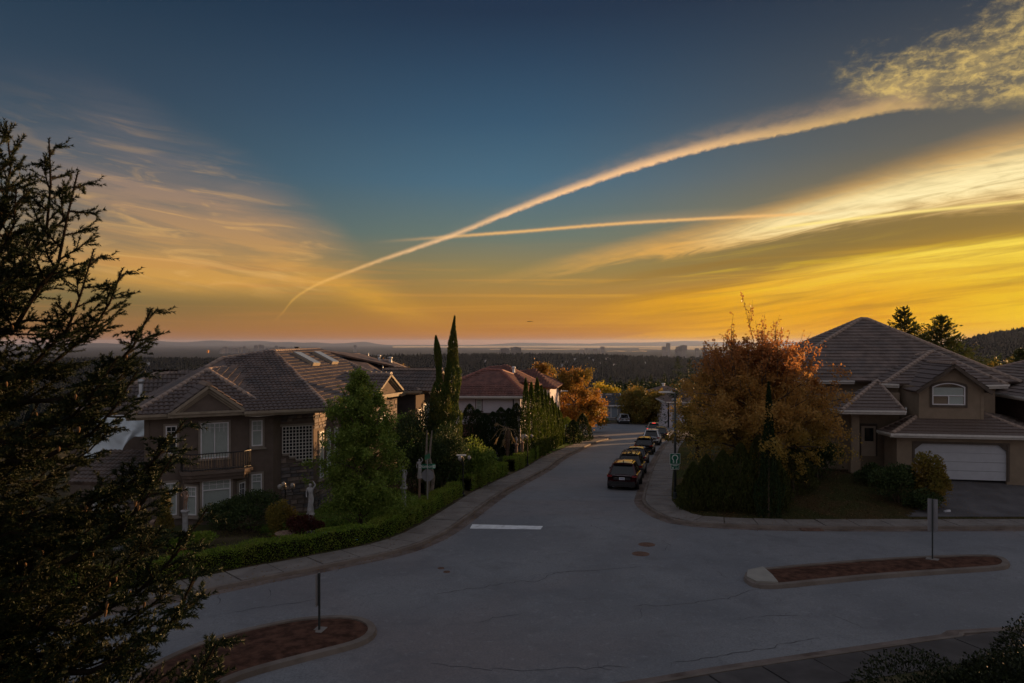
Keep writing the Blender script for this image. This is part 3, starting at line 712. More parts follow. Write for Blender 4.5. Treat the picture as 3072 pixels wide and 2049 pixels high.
# ================================================================== roofs and walls
CAMV = Vector((0, 0, 9.0))
def tile_mesh(style, w, l, m):
    b = MB(); t = 0.022
    if style == 'barrel':
        xs = [-0.5, -0.30, -0.12, 0.12, 0.30, 0.5]; zs = [0.0, 0.035, 0.052, 0.052, 0.035, 0.0]
        for (y, dz) in ((0, 0.045), (l * 1.08, 0.0)):
            for x, z in zip(xs, zs): b.v.append((x * w, y, z + dz))
        for x in (-0.5, 0.5): b.v.append((x * w, 0, -0.02))
        b.f = [[i, i + 1, i + 7, i + 6] for i in range(5)] + [[0, 12, 13, 5, 4, 3, 2, 1]]; b.m = [0] * 6
    else:
        b.v = [(-w / 2 + .006, 0, 0.05), (w / 2 - .006, 0, 0.05), (w / 2 - .006, l * 1.08, 0.0), (-w / 2 + .006, l * 1.08, 0.0), (-w / 2 + .006, 0, 0.0), (w / 2 - .006, 0, 0.0)]
        b.f = [[0, 1, 2, 3], [4, 5, 1, 0]]; b.m = [0] * 2
    return b.mesh('roof_tile', m)
class Roof:
    """a roof part whose planes are laid with tiles"""
    def __init__(s, house, tm, w, l, style):
        s.house, s.w, s.l, s.style, s.tm = house, w, l, style, tm
        s.slab = MB(); s.tiles = []; s.caps = []; s.capjobs = []; s.gut = MB(); s.fas = MB()
        s.rnd = random.Random(5)
    def plane(s, poly, tiles=True):
        p = [Vector(q) for q in poly]
        ex = (p[1] - p[0]).normalized(); n = None
        n = (p[1] - p[0]).cross(p[-1] - p[0]).normalized()
        if n.z < 0: n = -n
        ey = n.cross(ex).normalized()
        if ey.z < 0: ey = -ey; ex = -ex
        s.slab.slab(p if (p[1] - p[0]).cross(p[-1] - p[0]).z > 0 else p[::-1], n, 0.12)
        if not tiles: return
        o = p[0]; q = [((v - o).dot(ex), (v - o).dot(ey)) for v in p]
        x0, x1 = min(a for a, _ in q), max(a for a, _ in q); y1 = max(b_ for _, b_ in q)
        vis = n.dot(CAMV - o) > 0
        def inside(x, y):
            r_ = False; k = len(q)
            for i in range(k):
                (ax, ay), (bx, by) = q[i], q[(i + 1) % k]
                if (ay > y) != (by > y) and x < (bx - ax) * (y - ay) / (by - ay) + ax: r_ = not r_
            return r_
        rows = int(y1 / s.l) + 1
        for j in range(rows):
            y = j * s.l; x = x0 - s.w + (s.w / 2 if (j % 2 and s.style != 'barrel') else 0)
            while x < x1 + s.w:
                if inside(x, y + s.l * 0.5):
                    c = o + ex * x + ey * (y - 0.02) + n * 0.01
                    a = s.rnd.gauss(0, 0.006)
                    mm = Matrix((ex, ey, n)).transposed().to_4x4(); mm = Matrix.Translation(c) @ mm @ Matrix.Rotation(a, 4, 'Z') @ Matrix.Rotation(s.rnd.gauss(0, 0.010), 4, 'X')
                    s.tiles.append((mm, (c - CAMV).length if vis else 1e6))
                x += s.w
    def cap(s, a, b, r=0.17, pitch=0.36):
        s.capjobs.append((Vector(a), Vector(b), r, pitch))
    def eave(s, a, b, h=0.16, d=0.13, mat_=None):
        a, b = Vector(a), Vector(b); ex = (b - a); L = ex.length; ex.normalize(); out = Vector((ex.y, -ex.x, 0))
        s.gj.append((a, b, out, h, d))
    def finish(s, under, gm, capm, n_ind=300, gh=0.15, gd=0.12, fh=0.20):
        roof = s.slab.build('roof', s.tm, s.house)
        s.tiles.sort(key=lambda q: q[1])
        me = tile_mesh(s.style, s.w, s.l, s.tm); s.n = min(n_ind, len(s.tiles))
        for mm, _ in s.tiles[:n_ind]:
            o = bpy.data.objects.new('roof_tile', me); COL.objects.link(o); o.parent = roof; o.matrix_parent_inverse = PM(roof).inverted(); o.matrix_world = mm
        rest = s.tiles[n_ind:]
        if rest:
            tv = np.array([v.co[:] for v in me.vertices]); nv = len(tv); A = np.array([np.array(mm) for mm, _ in rest])
            V = np.einsum('nij,vj->nvi', A[:, :3, :3], tv) + A[:, None, :3, 3]
            b = bpy.data.meshes.new('roof_tiles'); faces = [list(p.vertices) for p in me.polygons]
            fl = []; 
            for k in range(len(rest)): fl += [[i + k * nv for i in f] for f in faces]
            b.from_pydata(V.reshape(-1, 3).tolist(), [], fl); b.materials.append(s.tm); b.update()
            tag(link('roof_tiles', b, roof), kind='stuff')
        for (a, b, r, pitch) in s.capjobs:
            d = b - a; L = d.length; d.normalize(); n = max(1, int(L / pitch)); up = Vector((0, 0, 1)); sx_ = d.cross(up).normalized(); uz = sx_.cross(d)
            key = (round(r, 3), round(pitch, 3))
            if key not in CAPS:
                c = MB(); 
                for (y, e) in ((0, 0.02), (pitch * 1.1, 0.0)):
                    for (x, z) in ((-1, -0.45), (-0.75, 0.1), (-0.3, 0.42), (0.3, 0.42), (0.75, 0.1), (1, -0.45)): c.v.append((x * (r + e), y, z * r + e * 1.2 + 0.03))
                c.f = [[i, i + 1, i + 7, i + 6] for i in range(5)] + [[5, 4, 3, 2, 1, 0]]; c.m = [0] * 6
                CAPS[key] = c
            me2 = CAPS[key].mesh('ridge_cap', capm) if (key, capm.name) not in CAPM else CAPM[(key, capm.name)]; CAPM[(key, capm.name)] = me2
            for k in range(n):
                mm = Matrix((sx_, d, uz)).transposed().to_4x4(); mm = Matrix.Translation(a + d * (k * L / n)) @ mm @ Matrix.Scale(L / n / pitch, 4, (0, 1, 0))
                o = bpy.data.objects.new('ridge_cap', me2); COL.objects.link(o); o.parent = roof; o.matrix_parent_inverse = PM(roof).inverted(); o.matrix_world = mm
        return roof
CAPS = {}; CAPM = {}
def hiproof(rf, c, r0, r1, faces=(1, 1, 1, 1), caps=True):
    """c: four eave corners anticlockwise from above, front edge first; ridge r0 over edge c3-c0 .. r1 over c1-c2 : front c0c1 r1 r0"""
    c = [Vector(q) for q in c]; r0, r1 = Vector(r0), Vector(r1)
    rf.plane([c[0], c[1], r1, r0] if (r1 - r0).length > 0.05 else [c[0], c[1], r0], faces[0])
    rf.plane([c[1], c[2], r1], faces[1])
    rf.plane([c[2], c[3], r0, r1] if (r1 - r0).length > 0.05 else [c[2], c[3], r0], faces[2])
    rf.plane([c[3], c[0], r0], faces[3])
    if caps:
        for a, b in ((c[0], r0), (c[1], r1), (c[2], r1), (c[3], r0)): rf.cap(a, b)
        if (r1 - r0).length > 0.3: rf.cap(r0, r1)
def eaves(house, pts, m, name='gutter', closed=True, h=0.16, d=0.12, f=0.22, sof=0.55):
    """gutter and fascia round an eave line (anticlockwise from above)"""
    b = MB(); n = len(pts); pts = [Vector(p) for p in pts]
    for k in range(n if closed else n - 1):
        a, c = pts[k], pts[(k + 1) % n]; ex = (c - a); L = ex.length
        if L < 0.1: continue
        ex.normalize(); out = Vector((ex.y, -ex.x, 0)).normalized(); A = a - ex * (d * 0.9); C = c + ex * (d * 0.9)
        def pr(off, z): return (A + out * off + Vector((0, 0, z)), C + out * off + Vector((0, 0, z)))
        prof = [pr(0.0, 0.02), pr(d, 0.02), pr(d, -h * .55), pr(d * 0.6, -h), pr(0.0, -h), pr(0.0, -f), pr(-0.03, -f - 0.003)]
        for (p0, p1), (q0, q1) in zip(prof, prof[1:]): b.quad(p0, q0, q1, p1)
        for i in (0, 1): b.poly([prof[j][i] for j in (0, 1, 2, 3, 4)])
        S0, S1 = a - out * 0.03 + Vector((0, 0, -f - .003)), c - out * 0.03 + Vector((0, 0, -f - .003))
        b.quad(S0, S1, S1 - out * sof - ex * sof * 0.3, S0 - out * sof + ex * sof * 0.3)
    return b.build(name, m, house)
def wallquad(b, a, c, z0, z1, t=0.2):
    a, c = Vector((a[0], a[1], 0)), Vector((c[0], c[1], 0)); ex = (c - a).normalized(); inn = Vector((-ex.y, ex.x, 0)) * t
    b.slab([(a.x, a.y, z1), (c.x, c.y, z1), (c.x + inn.x, c.y + inn.y, z1), (a.x + inn.x, a.y + inn.y, z1)], (0, 0, 1), z1 - z0)
class Wall:
    """a vertical wall plane a->c seen from outside with a on the left"""
    def __init__(s, a, c): s.a = Vector((a[0], a[1], 0)); s.c = Vector((c[0], c[1], 0)); s.ex = (s.c - s.a).normalized(); s.n = Vector((s.ex.y, -s.ex.x, 0)); s.L = (s.c - s.a).length
    def hit(s, u, v):
        k = (u - CX) / FP; d = Vector((k, 1, -(v - CY) / FP)); tt = s.a.dot(s.n) / d.dot(s.n); p = d * tt
        return (p - s.a).dot(s.ex) if False else (Vector((p.x, p.y, 0)) - s.a).dot(s.ex), CZ + p.z
    def M(s, t, z, off=0.0):                      # x along wall, y outwards(-), z up
        o = s.a + s.ex * t + s.n * off + Vector((0, 0, z)); return Matrix.Translation(o) @ Matrix((s.ex, -s.n, Vector((0, 0, 1)))).transposed().to_4x4()
def window(house, wl, t0, z0, t1, z1, cols=1, rows=1, split=None, blind=True, trim='trim', tw=0.10, sill=True, off=0.0, fw=0.055, arch=0.0, muntin=None, name='window', frame='white', pane='glass'):
    w, h = t1 - t0, z1 - z0; Mx = wl.M((t0 + t1) / 2, (z0 + z1) / 2, off)
    if trim:
        b = MB(); T = tw
        b.box((0, -0.03, h / 2 + T / 2), (w + 2 * T, 0.06, T), M=Mx); b.box((0, -0.03, -h / 2 - T / 2), (w + 2 * T, 0.06, T), M=Mx)
        for s_ in (-1, 1): b.box((s_ * (w / 2 + T / 2), -0.03, 0), (T, 0.06, h), M=Mx)
        if sill: b.box((0, -0.07, -h / 2 - T - 0.035), (w + 2 * T + 0.16, 0.14, 0.07), M=Mx)
        b.build('window_trim', M[trim], house)
    f = MB()
    f.box((0, -0.045, h / 2 - fw / 2), (w, 0.07, fw), M=Mx); f.box((0, -0.045, -h / 2 + fw / 2), (w, 0.07, fw), M=Mx)
    for s_ in (-1, 1): f.box((s_ * (w / 2 - fw / 2), -0.045, 0), (fw, 0.07, h - 2 * fw), M=Mx)
    if split: f.box((0, -0.047, h / 2 - h * split), (w - 2 * fw, 0.06, fw * 0.9), M=Mx)
    for k in range(1, cols): f.box((-w / 2 + k * w / cols, -0.048, 0), (fw * 0.8, 0.055, h - 2 * fw), M=Mx)
    if muntin:                                   # (nx, nz, zone top fraction)
        nx, nzn, fr = muntin; zh = h * fr; mb = MB()
        for k in range(1, nx): f.box((-w / 2 + k * w / nx, -0.040, h / 2 - zh / 2), (0.022, 0.03, zh - fw), M=Mx)
        for k in range(1, nzn): f.box((0, -0.041, h / 2 - k * zh / nzn), (w - 2 * fw, 0.03, 0.022), M=Mx)
    wo_ = f.build(name, M[frame], house)
    p = MB(); p.box((0, -0.025, 0), (w - fw, 0.012, h - fw), M=Mx); p.build('pane', M[pane] if (blind or pane != 'glass') else M['glass_dark'], wo_)
    if blind:
        s = MB(); bh = h - fw; n = int(bh / 0.05)
        for k in range(n): s.box((0, -0.008, -bh / 2 + (k + 0.5) * bh / n), (w - fw, 0.012, bh / n * 0.86), M=Mx)
        s.build('blind', M['blind'], wo_)
    return wo_
def stones(parent, wl, t0, t1, z0, z1, skip=None, off=0.0, seed=3, hmin=0.14, hmax=0.26, cols=('stoneA', 'stoneB', 'stoneC', 'stoneD')):
    r_ = random.Random(seed); z = z0
    while z < z1 - 0.06:
        h = min(r_.uniform(hmin, hmax), z1 - z); t = t0
        while t < t1 - 0.05:
            w = min(r_.uniform(0.22, 0.62), t1 - t)
            if t1 - (t + w) < 0.15: w = t1 - t
            if not (skip and skip(t + w / 2, z + h / 2, w, h)):
                b = MB(); hw, hh = w / 2 - 0.010, h / 2 - 0.010; pr = r_.uniform(0.02, 0.07); j = lambda: r_.uniform(-0.012, 0.012)
                b.v = [(-hw, 0, -hh), (hw, 0, -hh), (hw, 0, hh), (-hw, 0, hh), (-hw + .015 + j(), -pr, -hh + .015), (hw - .015 + j(), -pr + j(), -hh + .015), (hw - .015, -pr, hh - .015 + j()), (-hw + .015, -pr + j(), hh - .015)]
                b.f = [[4, 5, 6, 7], [0, 1, 5, 4], [1, 2, 6, 5], [2, 3, 7, 6], [3, 0, 4, 7]]; b.m = [0] * 5
                o = link('stone', b.mesh('stone', M[r_.choice(cols)]), parent); o.matrix_parent_inverse = PM(parent).inverted(); o.matrix_world = wl.M(t + w / 2, z + h / 2, off)
            t += w
        z += h
for k, c in (('stoneA', (0.17, 0.15, 0.15)), ('stoneB', (0.10, 0.095, 0.10)), ('stoneC', (0.23, 0.185, 0.16)), ('stoneD', (0.14, 0.115, 0.105))):
    M[k] = mat('fieldstone_' + k[-1].lower(), c, 0.85, 0.25, var=0.25, scale=4, bump=0.6, bscale=18)

# ================================================================== the brown corner house on the left
H1 = empty('brown_house', (-14, 40, -0.2), 'large brown stucco house with tiled hip roofs, stone entry and balcony behind the corner hedge', 'house')
zE = 5.55
A0 = (-17.4, 35.0); eA = Vector((math.cos(R(30)), math.sin(R(30))))
A1 = (-12.26, 37.97)
WA = Wall(A0, A1)
B0 = (-12.05, 38.55); Kc = (-10.55, 39.35); WB = Wall(B0, Kc)
C1 = (-9.35, 46.6); WC = Wall(Kc, C1)
G1a, G1b = (-9.0, 46.6), (-7.8, 50.2); WG = Wall(G1a, G1b)
N1a, N1b = (-9.6, 52.2), (-7.9, 52.6)             # dark recess wall
zb = -1.2
wb = MB()
for a, c in ((A0, A1), (A1, B0), (B0, Kc), (Kc, C1), (C1, G1a), (G1a, G1b)): wallquad(wb, a, c, zb, zE - 0.12)
wallquad(wb, (-19.6, 41.5), A0, zb, zE - 0.12)
W1 = wb.build('wall', M['stucco'], H1)
wb = MB(); wallquad(wb, (-26, 43.5), (-19.6, 41.5), zb, zE - 0.6); wb.build('wall', M['stucco'], H1)
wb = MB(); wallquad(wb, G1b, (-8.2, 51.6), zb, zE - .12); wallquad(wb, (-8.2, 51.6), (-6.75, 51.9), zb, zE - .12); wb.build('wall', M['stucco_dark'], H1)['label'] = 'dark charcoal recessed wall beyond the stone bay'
wb = MB(); wallquad(wb, (-6.75, 51.9), (-6.0, 54.0), zb, zE - .12); wallquad(wb, (-6.0, 54.0), (-5.3, 54.0), zb, zE - .12); wallquad(wb, (-5.3, 54.0), (-4.6, 56.6), zb, zE - .12); WW = Wall((-6.75, 51.9), (-6.0, 54.0)); WX = Wall((-5.3, 54.0), (-4.6, 56.6))
wallquad(wb, (-6.0, 54.05), (-9, 62), zb, zE - .12)
wb.build('wall', M['stucco'], H1)
rf = Roof(H1, M['tile_brown'], 0.235, 0.36, 'barrel')
z = lambda p, zz: (p[0], p[1], zz)
Pk = (-14.5, 45.0, 8.42); P2 = (-13.8, 53.0, 8.42)
E1 = (-9.45, 38.3, zE)
cA = (E1[0] - 12.2 * .866, E1[1] - 12.2 * .5 + 1.2, zE)
# main hip
c0 = (-19.9, 39.4, zE); c00 = (-13.0, 36.3, zE)
rf.plane([c00, E1, Pk, (-16.6, 42.3, 8.03)]); rf.cap(E1, Pk)
rf.plane([E1, (-7.9, 52.5, zE), P2, Pk]); rf.cap(Pk, P2)
rf.plane([c00, (-16.6, 42.3, 8.03), c0]); rf.cap(c0, (-16.6, 42.3, 8.03)); rf.cap((-16.6, 42.3, 8.03), Pk)
rf.plane([c0, (-16.6, 42.3, 8.03), (-17.2, 50.0, 8.0), (-22.5, 50, zE)])
rf.plane([(-16.6, 42.3, 8.03), Pk, P2, (-17.2, 52.0, 8.0)], False)
rf.plane([P2, (-7.9, 56.5, 6.9), (-11.5, 57.5, 8.0)], False)
# ridge beyond
hiproof(rf, [(-9.0, 50.5, 6.6), (-7.6, 60.0, zE), (-15, 62, zE), (-17, 52, zE)], (-13.4, 54.8, 8.0), (-11.9, 57.5, 7.98), (0, 1, 0, 0))
# front projection over facade A
f0 = (-17.75, 34.25, zE); f1 = (-12.15, 37.35, zE)
fr0 = (-16.3, 39.6, 7.50)
rf.plane([f0, f1, fr0]); rf.plane([f1, (-12.6, 41.5, 6.6), (-15.3, 42.2, 7.5), fr0]); rf.plane([(-19.9, 39.5, 5.9), f0, fr0, (-17.5, 41.8, 7.5)])
rf.cap(f1, fr0); rf.cap(f0, fr0, 0.17); rf.cap(fr0, (-15.8, 42.0, 7.55))
# lower rear left roof with the vent
hiproof(rf, [(-24.0, 40.4, 5.15), (-17.5, 43.0, 5.15), (-18.0, 49, 5.3), (-25.5, 47, 5.3)], (-21.2, 44.0, 7.08), (-19.3, 45.0, 7.1))
hiproof(rf, [(-22.5, 47.0, 6.0), (-15.5, 47.5, 6.0), (-16, 55, 6.0), (-23.5, 54, 6.0)], (-19.6, 50.2, 7.52), (-18.0, 50.6, 7.52), (1, 1, 0, 0))
# right wing
hiproof(rf, [(-12.5, 50.6, zE), (-6.35, 51.3, zE), (-5.9, 62.0, zE), (-14, 62.0, zE)], (-11.6, 57.5, 7.52), (-9.7, 57.5, 7.52), (1, 1, 0, 0))
# gables
def gable(rf, house, a, b, zp, back, wallm, depth=0.28, tl=True, name='gable'):
    """a, b: eave ends of the gable front seen from outside left to right, zp peak height, back: how far the ridge runs in"""
    a, b = Vector(a), Vector(b); ex = (b - a).normalized(); n = Vector((ex.y, -ex.x, 0)); m_ = (a + b) / 2; pk = Vector((m_.x, m_.y, zp))
    bk = pk - n * back; oh = n * depth
    rf.plane([a + oh, pk + oh, bk, a - n * back * 1.0][::1] if False else [a - n * back, a + oh, pk + oh, bk], tl)
    rf.plane([b + oh, b - n * back, bk, pk + oh], tl)
    rf.cap(pk + oh, bk)
    g_ = MB(); g_.slab([a, b, pk], n, 0.15); go = g_.build(name, wallm, house)
    for i, (s0, w_, pr) in enumerate(((0.0, 0.13, depth + 0.02), (0.15, 0.10, depth - 0.10), (0.27, 0.07, depth - 0.2))):
        r_ = MB()
        for (p, q) in ((a, pk), (b, pk)):
            d = (q - p); L = d.length; d.normalize(); dn = Vector((0, 0, -1)); dn = (dn - d * dn.dot(d)).normalized()
            p0 = p + dn * s0; q0 = q + dn * s0
            r_.slab([p0 + n * pr, q0 + n * pr + Vector((0, 0, 0)), q0 + n * pr + dn * w_ , p0 + n * pr + dn * w_], n, pr)
        r_.build('rake_moulding', M['fascia'], go)
    b_ = MB(); d = depth
    b_.slab([a + n * (d + .05) + Vector((0, 0, 0.06)), b + n * (d + .05) + Vector((0, 0, 0.06)), b + Vector((0, 0, 0.06)), a + Vector((0, 0, 0.06))], (0, 0, 1), 0.10)
    b_.slab([a + n * (d - .04) + Vector((0, 0, -0.043)), b + n * (d - .04) + Vector((0, 0, -0.043)), b + Vector((0, 0, -0.043)), a + Vector((0, 0, -0.043))], (0, 0, 1), 0.14)
    b_.build('cornice', M['fascia'], go)
    return go
# pediment over the balcony
pa = Vector(A0) + Vector((eA.x, eA.y)) * 0.95; pb = Vector(A0) + Vector((eA.x, eA.y)) * 4.55; nA_ = Vector((eA.y, -eA.x)) * 0.55
gable(rf, H1, (pa.x + nA_.x, pa.y + nA_.y, zE + 0.02), (pb.x + nA_.x, pb.y + nA_.y, zE + 0.02), 6.90, 2.3, M['stucco'])
gable(rf, H1, (G1a[0] + .2, G1a[1] - .35, zE), (G1b[0] + .35, G1b[1] + .1, zE), 6.90, 5.2, M['stucco'])
gable(rf, H1, (-5.75, 51.2, zE), (-4.7, 54.8, zE), 6.98, 4.2, M['stucco'])
rf.finish(M['underlay'], M['fascia'], M['cap'], 300)
eaves(H1, [f0, f1, c00, E1, (-8.75, 46.4, zE)], M['fascia'], closed=False)
eaves(H1, [(-24.0, 40.4, 5.15), (-19.4, 42.2, 5.15)], M['fascia'], closed=False)
eaves(H1, [(-24.6, 43.5, 5.15), (-24.0, 40.4, 5.15)], M['fascia'], closed=False)
eaves(H1, [(-8.0, 51.1, zE), (-6.35, 51.3, zE), (-5.9, 52.6, zE)], M['fascia'], closed=False)
eaves(H1, [(-17.9, 36.2, zE), f0], M['fascia'], closed=False)
# windows of facade A, from the photograph's rays on the wall plane
def wz(wl, x0, y0, x1, y1, sc=0.3828, ox=0, oy=950):
    t0, za = wl.hit(ox + x0 * sc, oy + y0 * sc); t1, zb_ = wl.hit(ox + x1 * sc, oy + y1 * sc)
    _, zm = wl.hit(ox + (x0 + x1) / 2 * sc, oy + y0 * sc); _, zn = wl.hit(ox + (x0 + x1) / 2 * sc, oy + y1 * sc)
    return t0, zn, t1, zm
q = wz(WA, 1297, 855, 1385, 1072); window(H1, WA, *q, split=0.42, muntin=(2, 2, 0.42), blind=False)
q = wz(WA, 1970, 812, 2055, 1012); window(H1, WA, *q, split=0.40, muntin=(2, 2, 0.40))
q = wz(WA, 1288, 1302, 1385, 1556); window(H1, WA, *q, split=0.32, muntin=(2, 2, 0.32))
q = wz(WA, 1968, 1232, 2050, 1400); window(H1, WA, *q, split=0.35, muntin=(2, 2, 0.35))
q = wz(WA, 1570, 830, 1790, 1108); window(H1, WA, *q, cols=2, muntin=(6, 2, 0.28), name='balcony_door', sill=False)
# bay below and balcony above
t0, _ = WA.hit(1425 * .3828, 1450); t1, _ = WA.hit(1925 * .3828, 1450); zf_ = wz(WA, 1440, 1150, 1930, 1200)
def wp(t, o): v = WA.a + WA.ex * t + WA.n * o; return (v.x, v.y)
b0, b1, b2, b3 = wp(t0, 0), wp(t0 + 0.78, 0.62), wp(t1 - 0.62, 0.62), wp(t1, 0)
bb = MB(); zt = 2.28
for a, c in ((b0, b1), (b1, b2), (b2, b3)): wallquad(bb, a, c, zb, zt, 0.12)
bb.build('bay_wall', M['stucco'], H1)
WL_, WM_, WR_ = Wall(b0, b1), Wall(b1, b2), Wall(b2, b3)
q = wz(WM_, 1582, 1278, 1806, 1530); window(H1, WM_, *q, split=0.30, muntin=(4, 2, 0.28))
window(H1, WL_, 0.26, 0.62, 0.80, 2.0, split=0.34, muntin=(2, 2, 0.34))
window(H1, WR_, 0.26, 1.3, 0.74, 1.98, muntin=(2, 2, 1.0), blind=False)
# balcony slab: three stepped curved mouldings
ta, tb = t0 - 0.05, t1 + 0.1
def bal_out(o, e=0.0): return [wp(ta - e, 0.02), wp(ta - e, 0.75 + o), wp(ta + 0.35, 1.05 + o), wp(tb - 0.35, 1.05 + o), wp(tb + e, 0.75 + o), wp(tb + e, 0.02)]
sbm = MB()
for (o, e, ztop, th_) in ((0.10, 0.10, 2.78, 0.14), (0.0, 0.0, 2.637, 0.16), (-0.12, -0.10, 2.474, 0.18)):
    sbm.slab([(*p, ztop) for p in bal_out(o, e)], (0, 0, 1), th_)
bal = sbm.build('balcony', M['stucco'], H1)
rl = MB(); pl_ = bal_out(0.0); 
for zz in (2.86, 3.62):
    rl.tube([(*p, zz) for p in pl_], 0.028, 6)
rl.build('railing', M['iron'], bal)
for a, c in zip(pl_, pl_[1:]):
    n = max(2, int(math.dist(a, c) / 0.125))
    for k in range(n):
        p = (a[0] + (c[0] - a[0]) * k / n, a[1] + (c[1] - a[1]) * k / n); r_ = MB(); r_.tube([(*p, 2.80), (*p, 3.62)], 0.012, 4); r_.build('baluster', M['iron'], bal)
# stone entry with glass grid
def skipB(t, zz, w, h):
    g0, g1 = 0.10, 1.56
    return g0 - 0.05 < t + w / 2 and t - w / 2 < g1 + .05 and GZ0 < zz + h / 2 and zz - h / 2 < GZ1
t0, _ = WB.hit(840, 1300); t1, _ = WB.hit(936, 1300); GZ1 = WB.hit(890, 1275)[1]; GZ0 = WB.hit(890, 1360)[1]
gl = MB(); gw, gh = 9, 9; t0 = max(t0, 0.08); t1 = min(t1, WB.L - 0.04); cw = (t1 - t0) / gw; ch = cw * 1.02; top = GZ1 - 0.06
steps = [8, 8, 9, 9, 10, 10, 11, 11, 11]; low = top - max(steps) * ch
for k in range(gw + 1):
    hgt = ch * steps[min(k, gw - 1)]; gl.box((0, -0.05, -hgt / 2), (0.035, 0.07, hgt), M=WB.M(t0 + k * cw, top))
for j in range(12):
    k0 = next(i for i, s_ in enumerate(steps) if s_ >= j); x0, x1 = k0 * cw, gw * cw
    gl.box(((x0 + x1) / 2, -0.05, -j * ch), (x1 - x0, 0.072, 0.035), M=WB.M(t0, top))
gwin = gl.build('grid_window', M['white_trim'], H1)
pn = MB()
for k in range(gw): pn.box((0, -0.018, -ch * steps[k] / 2), (cw, 0.012, ch * steps[k]), M=WB.M(t0 + (k + .5) * cw, top))
pn.build('pane', M['glass_dark'], gwin)
tr = MB(); tr.box((0, -0.04, 0.07), (t1 - t0 + 0.24, 0.08, 0.12), M=WB.M((t0 + t1) / 2, top)); 
for k in range(gw):
    if k == 0 or steps[k] != steps[k - 1]:
        e_ = next((i for i in range(k, gw) if steps[i] != steps[k]), gw); tr.box(((k + e_) / 2 * cw, -0.05, -ch * steps[k] - 0.06), ((e_ - k) * cw, 0.10, 0.10), M=WB.M(t0, top))
tr.build('window_trim', M['trim'], H1)
def skp(t, zz, w, h):
    if t + w / 2 < t0 - .08: return False
    k = min(gw - 1, max(0, int((t - t0) / cw))); return zz - h / 2 < top + 0.13 and zz + h / 2 > top - steps[k] * ch - 0.12
stones(W1, WB, 0.0, WB.L, -0.3, zE - 0.25, skp, seed=4)
# lit side wall C: stone at the top and the foot, tall windows between
for (ta_, tb_) in ((0.62, 1.12), (1.55, 2.05), (2.6, 3.1)):
    window(H1, WC, ta_, 1.6, tb_, 4.1, split=0.25, muntin=(2, 2, 0.25), tw=0.09)
stones(W1, WC, 0.02, 4.6, 4.32, zE - 0.25, None, seed=8); stones(W1, WC, 0.02, 3.4, -0.3, 1.25, None, seed=9)
stones(W1, WG, 0.02, 3.7, 1.0, zE - 0.45, lambda t, zz, w, h: abs(t - 1.9) < 0.95 and 2.4 < zz < 4.4, seed=10, hmin=.2, hmax=.3)
window(H1, WG, 1.3, 2.5, 2.5, 4.3, cols=2)
# stone corner behind the fir, left of facade A
WS = Wall((-19.6, 41.5), A0)
WS2 = Wall((-20.6, 36.2), (-17.6, 35.9))
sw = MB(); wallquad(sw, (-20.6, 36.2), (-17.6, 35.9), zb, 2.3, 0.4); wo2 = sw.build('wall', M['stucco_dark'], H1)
stones(wo2, WS2, 0.9, 3.0, -0.4, 2.2, None, seed=12)
window(H1, WS2, 0.15, 0.6, 0.75, 1.9, blind=True)
t_ = MB(); 
hiproof2 = None
lr = Roof(H1, M['tile_brown'], 0.235, 0.36, 'barrel'); lr.plane([(-21.4, 35.6, 2.2), (-17.5, 35.2, 2.2), (-17.5, 38.0, 3.3), (-21.4, 38.6, 3.3)]); lr.finish(M['underlay'], M['fascia'], M['cap'], 0)
# wing windows and its balcony
window(H1, WW, 0.25, 2.6, 0.75, 4.2, split=0.5, muntin=(2, 4, 1.0), blind=False)
window(H1, WW, 1.05, 2.2, 2.05, 4.5, cols=2, name='balcony_door', sill=False)
window(H1, WX, 0.5, 2.7, 1.5, 4.4, cols=1, split=0.5, muntin=(2, 4, 1.0))
bb = MB(); bb.slab([(-6.9, 51.4, 2.1), (-5.4, 51.2, 2.1), (-4.6, 53.9, 2.1), (-6.0, 54.0, 2.1)], (0, 0, 1), 0.35); ba2 = bb.build('balcony', M['stucco'], H1)
ral = MB(); pl2 = [(-6.85, 51.45), (-5.45, 51.25), (-4.65, 53.85)]
for zz in (2.2, 3.1): ral.tube([(*p, zz) for p in pl2], 0.03, 6)
ral.build('railing', M['iron'], ba2)
for a, c in zip(pl2, pl2[1:]):
    n = int(math.dist(a, c) / 0.14)
    for k in range(n + 1):
        r_ = MB(); p = (a[0] + (c[0] - a[0]) * k / n, a[1] + (c[1] - a[1]) * k / n); r_.tube([(*p, 2.1), (*p, 3.1)], 0.013, 4); r_.build('baluster', M['iron'], ba2)
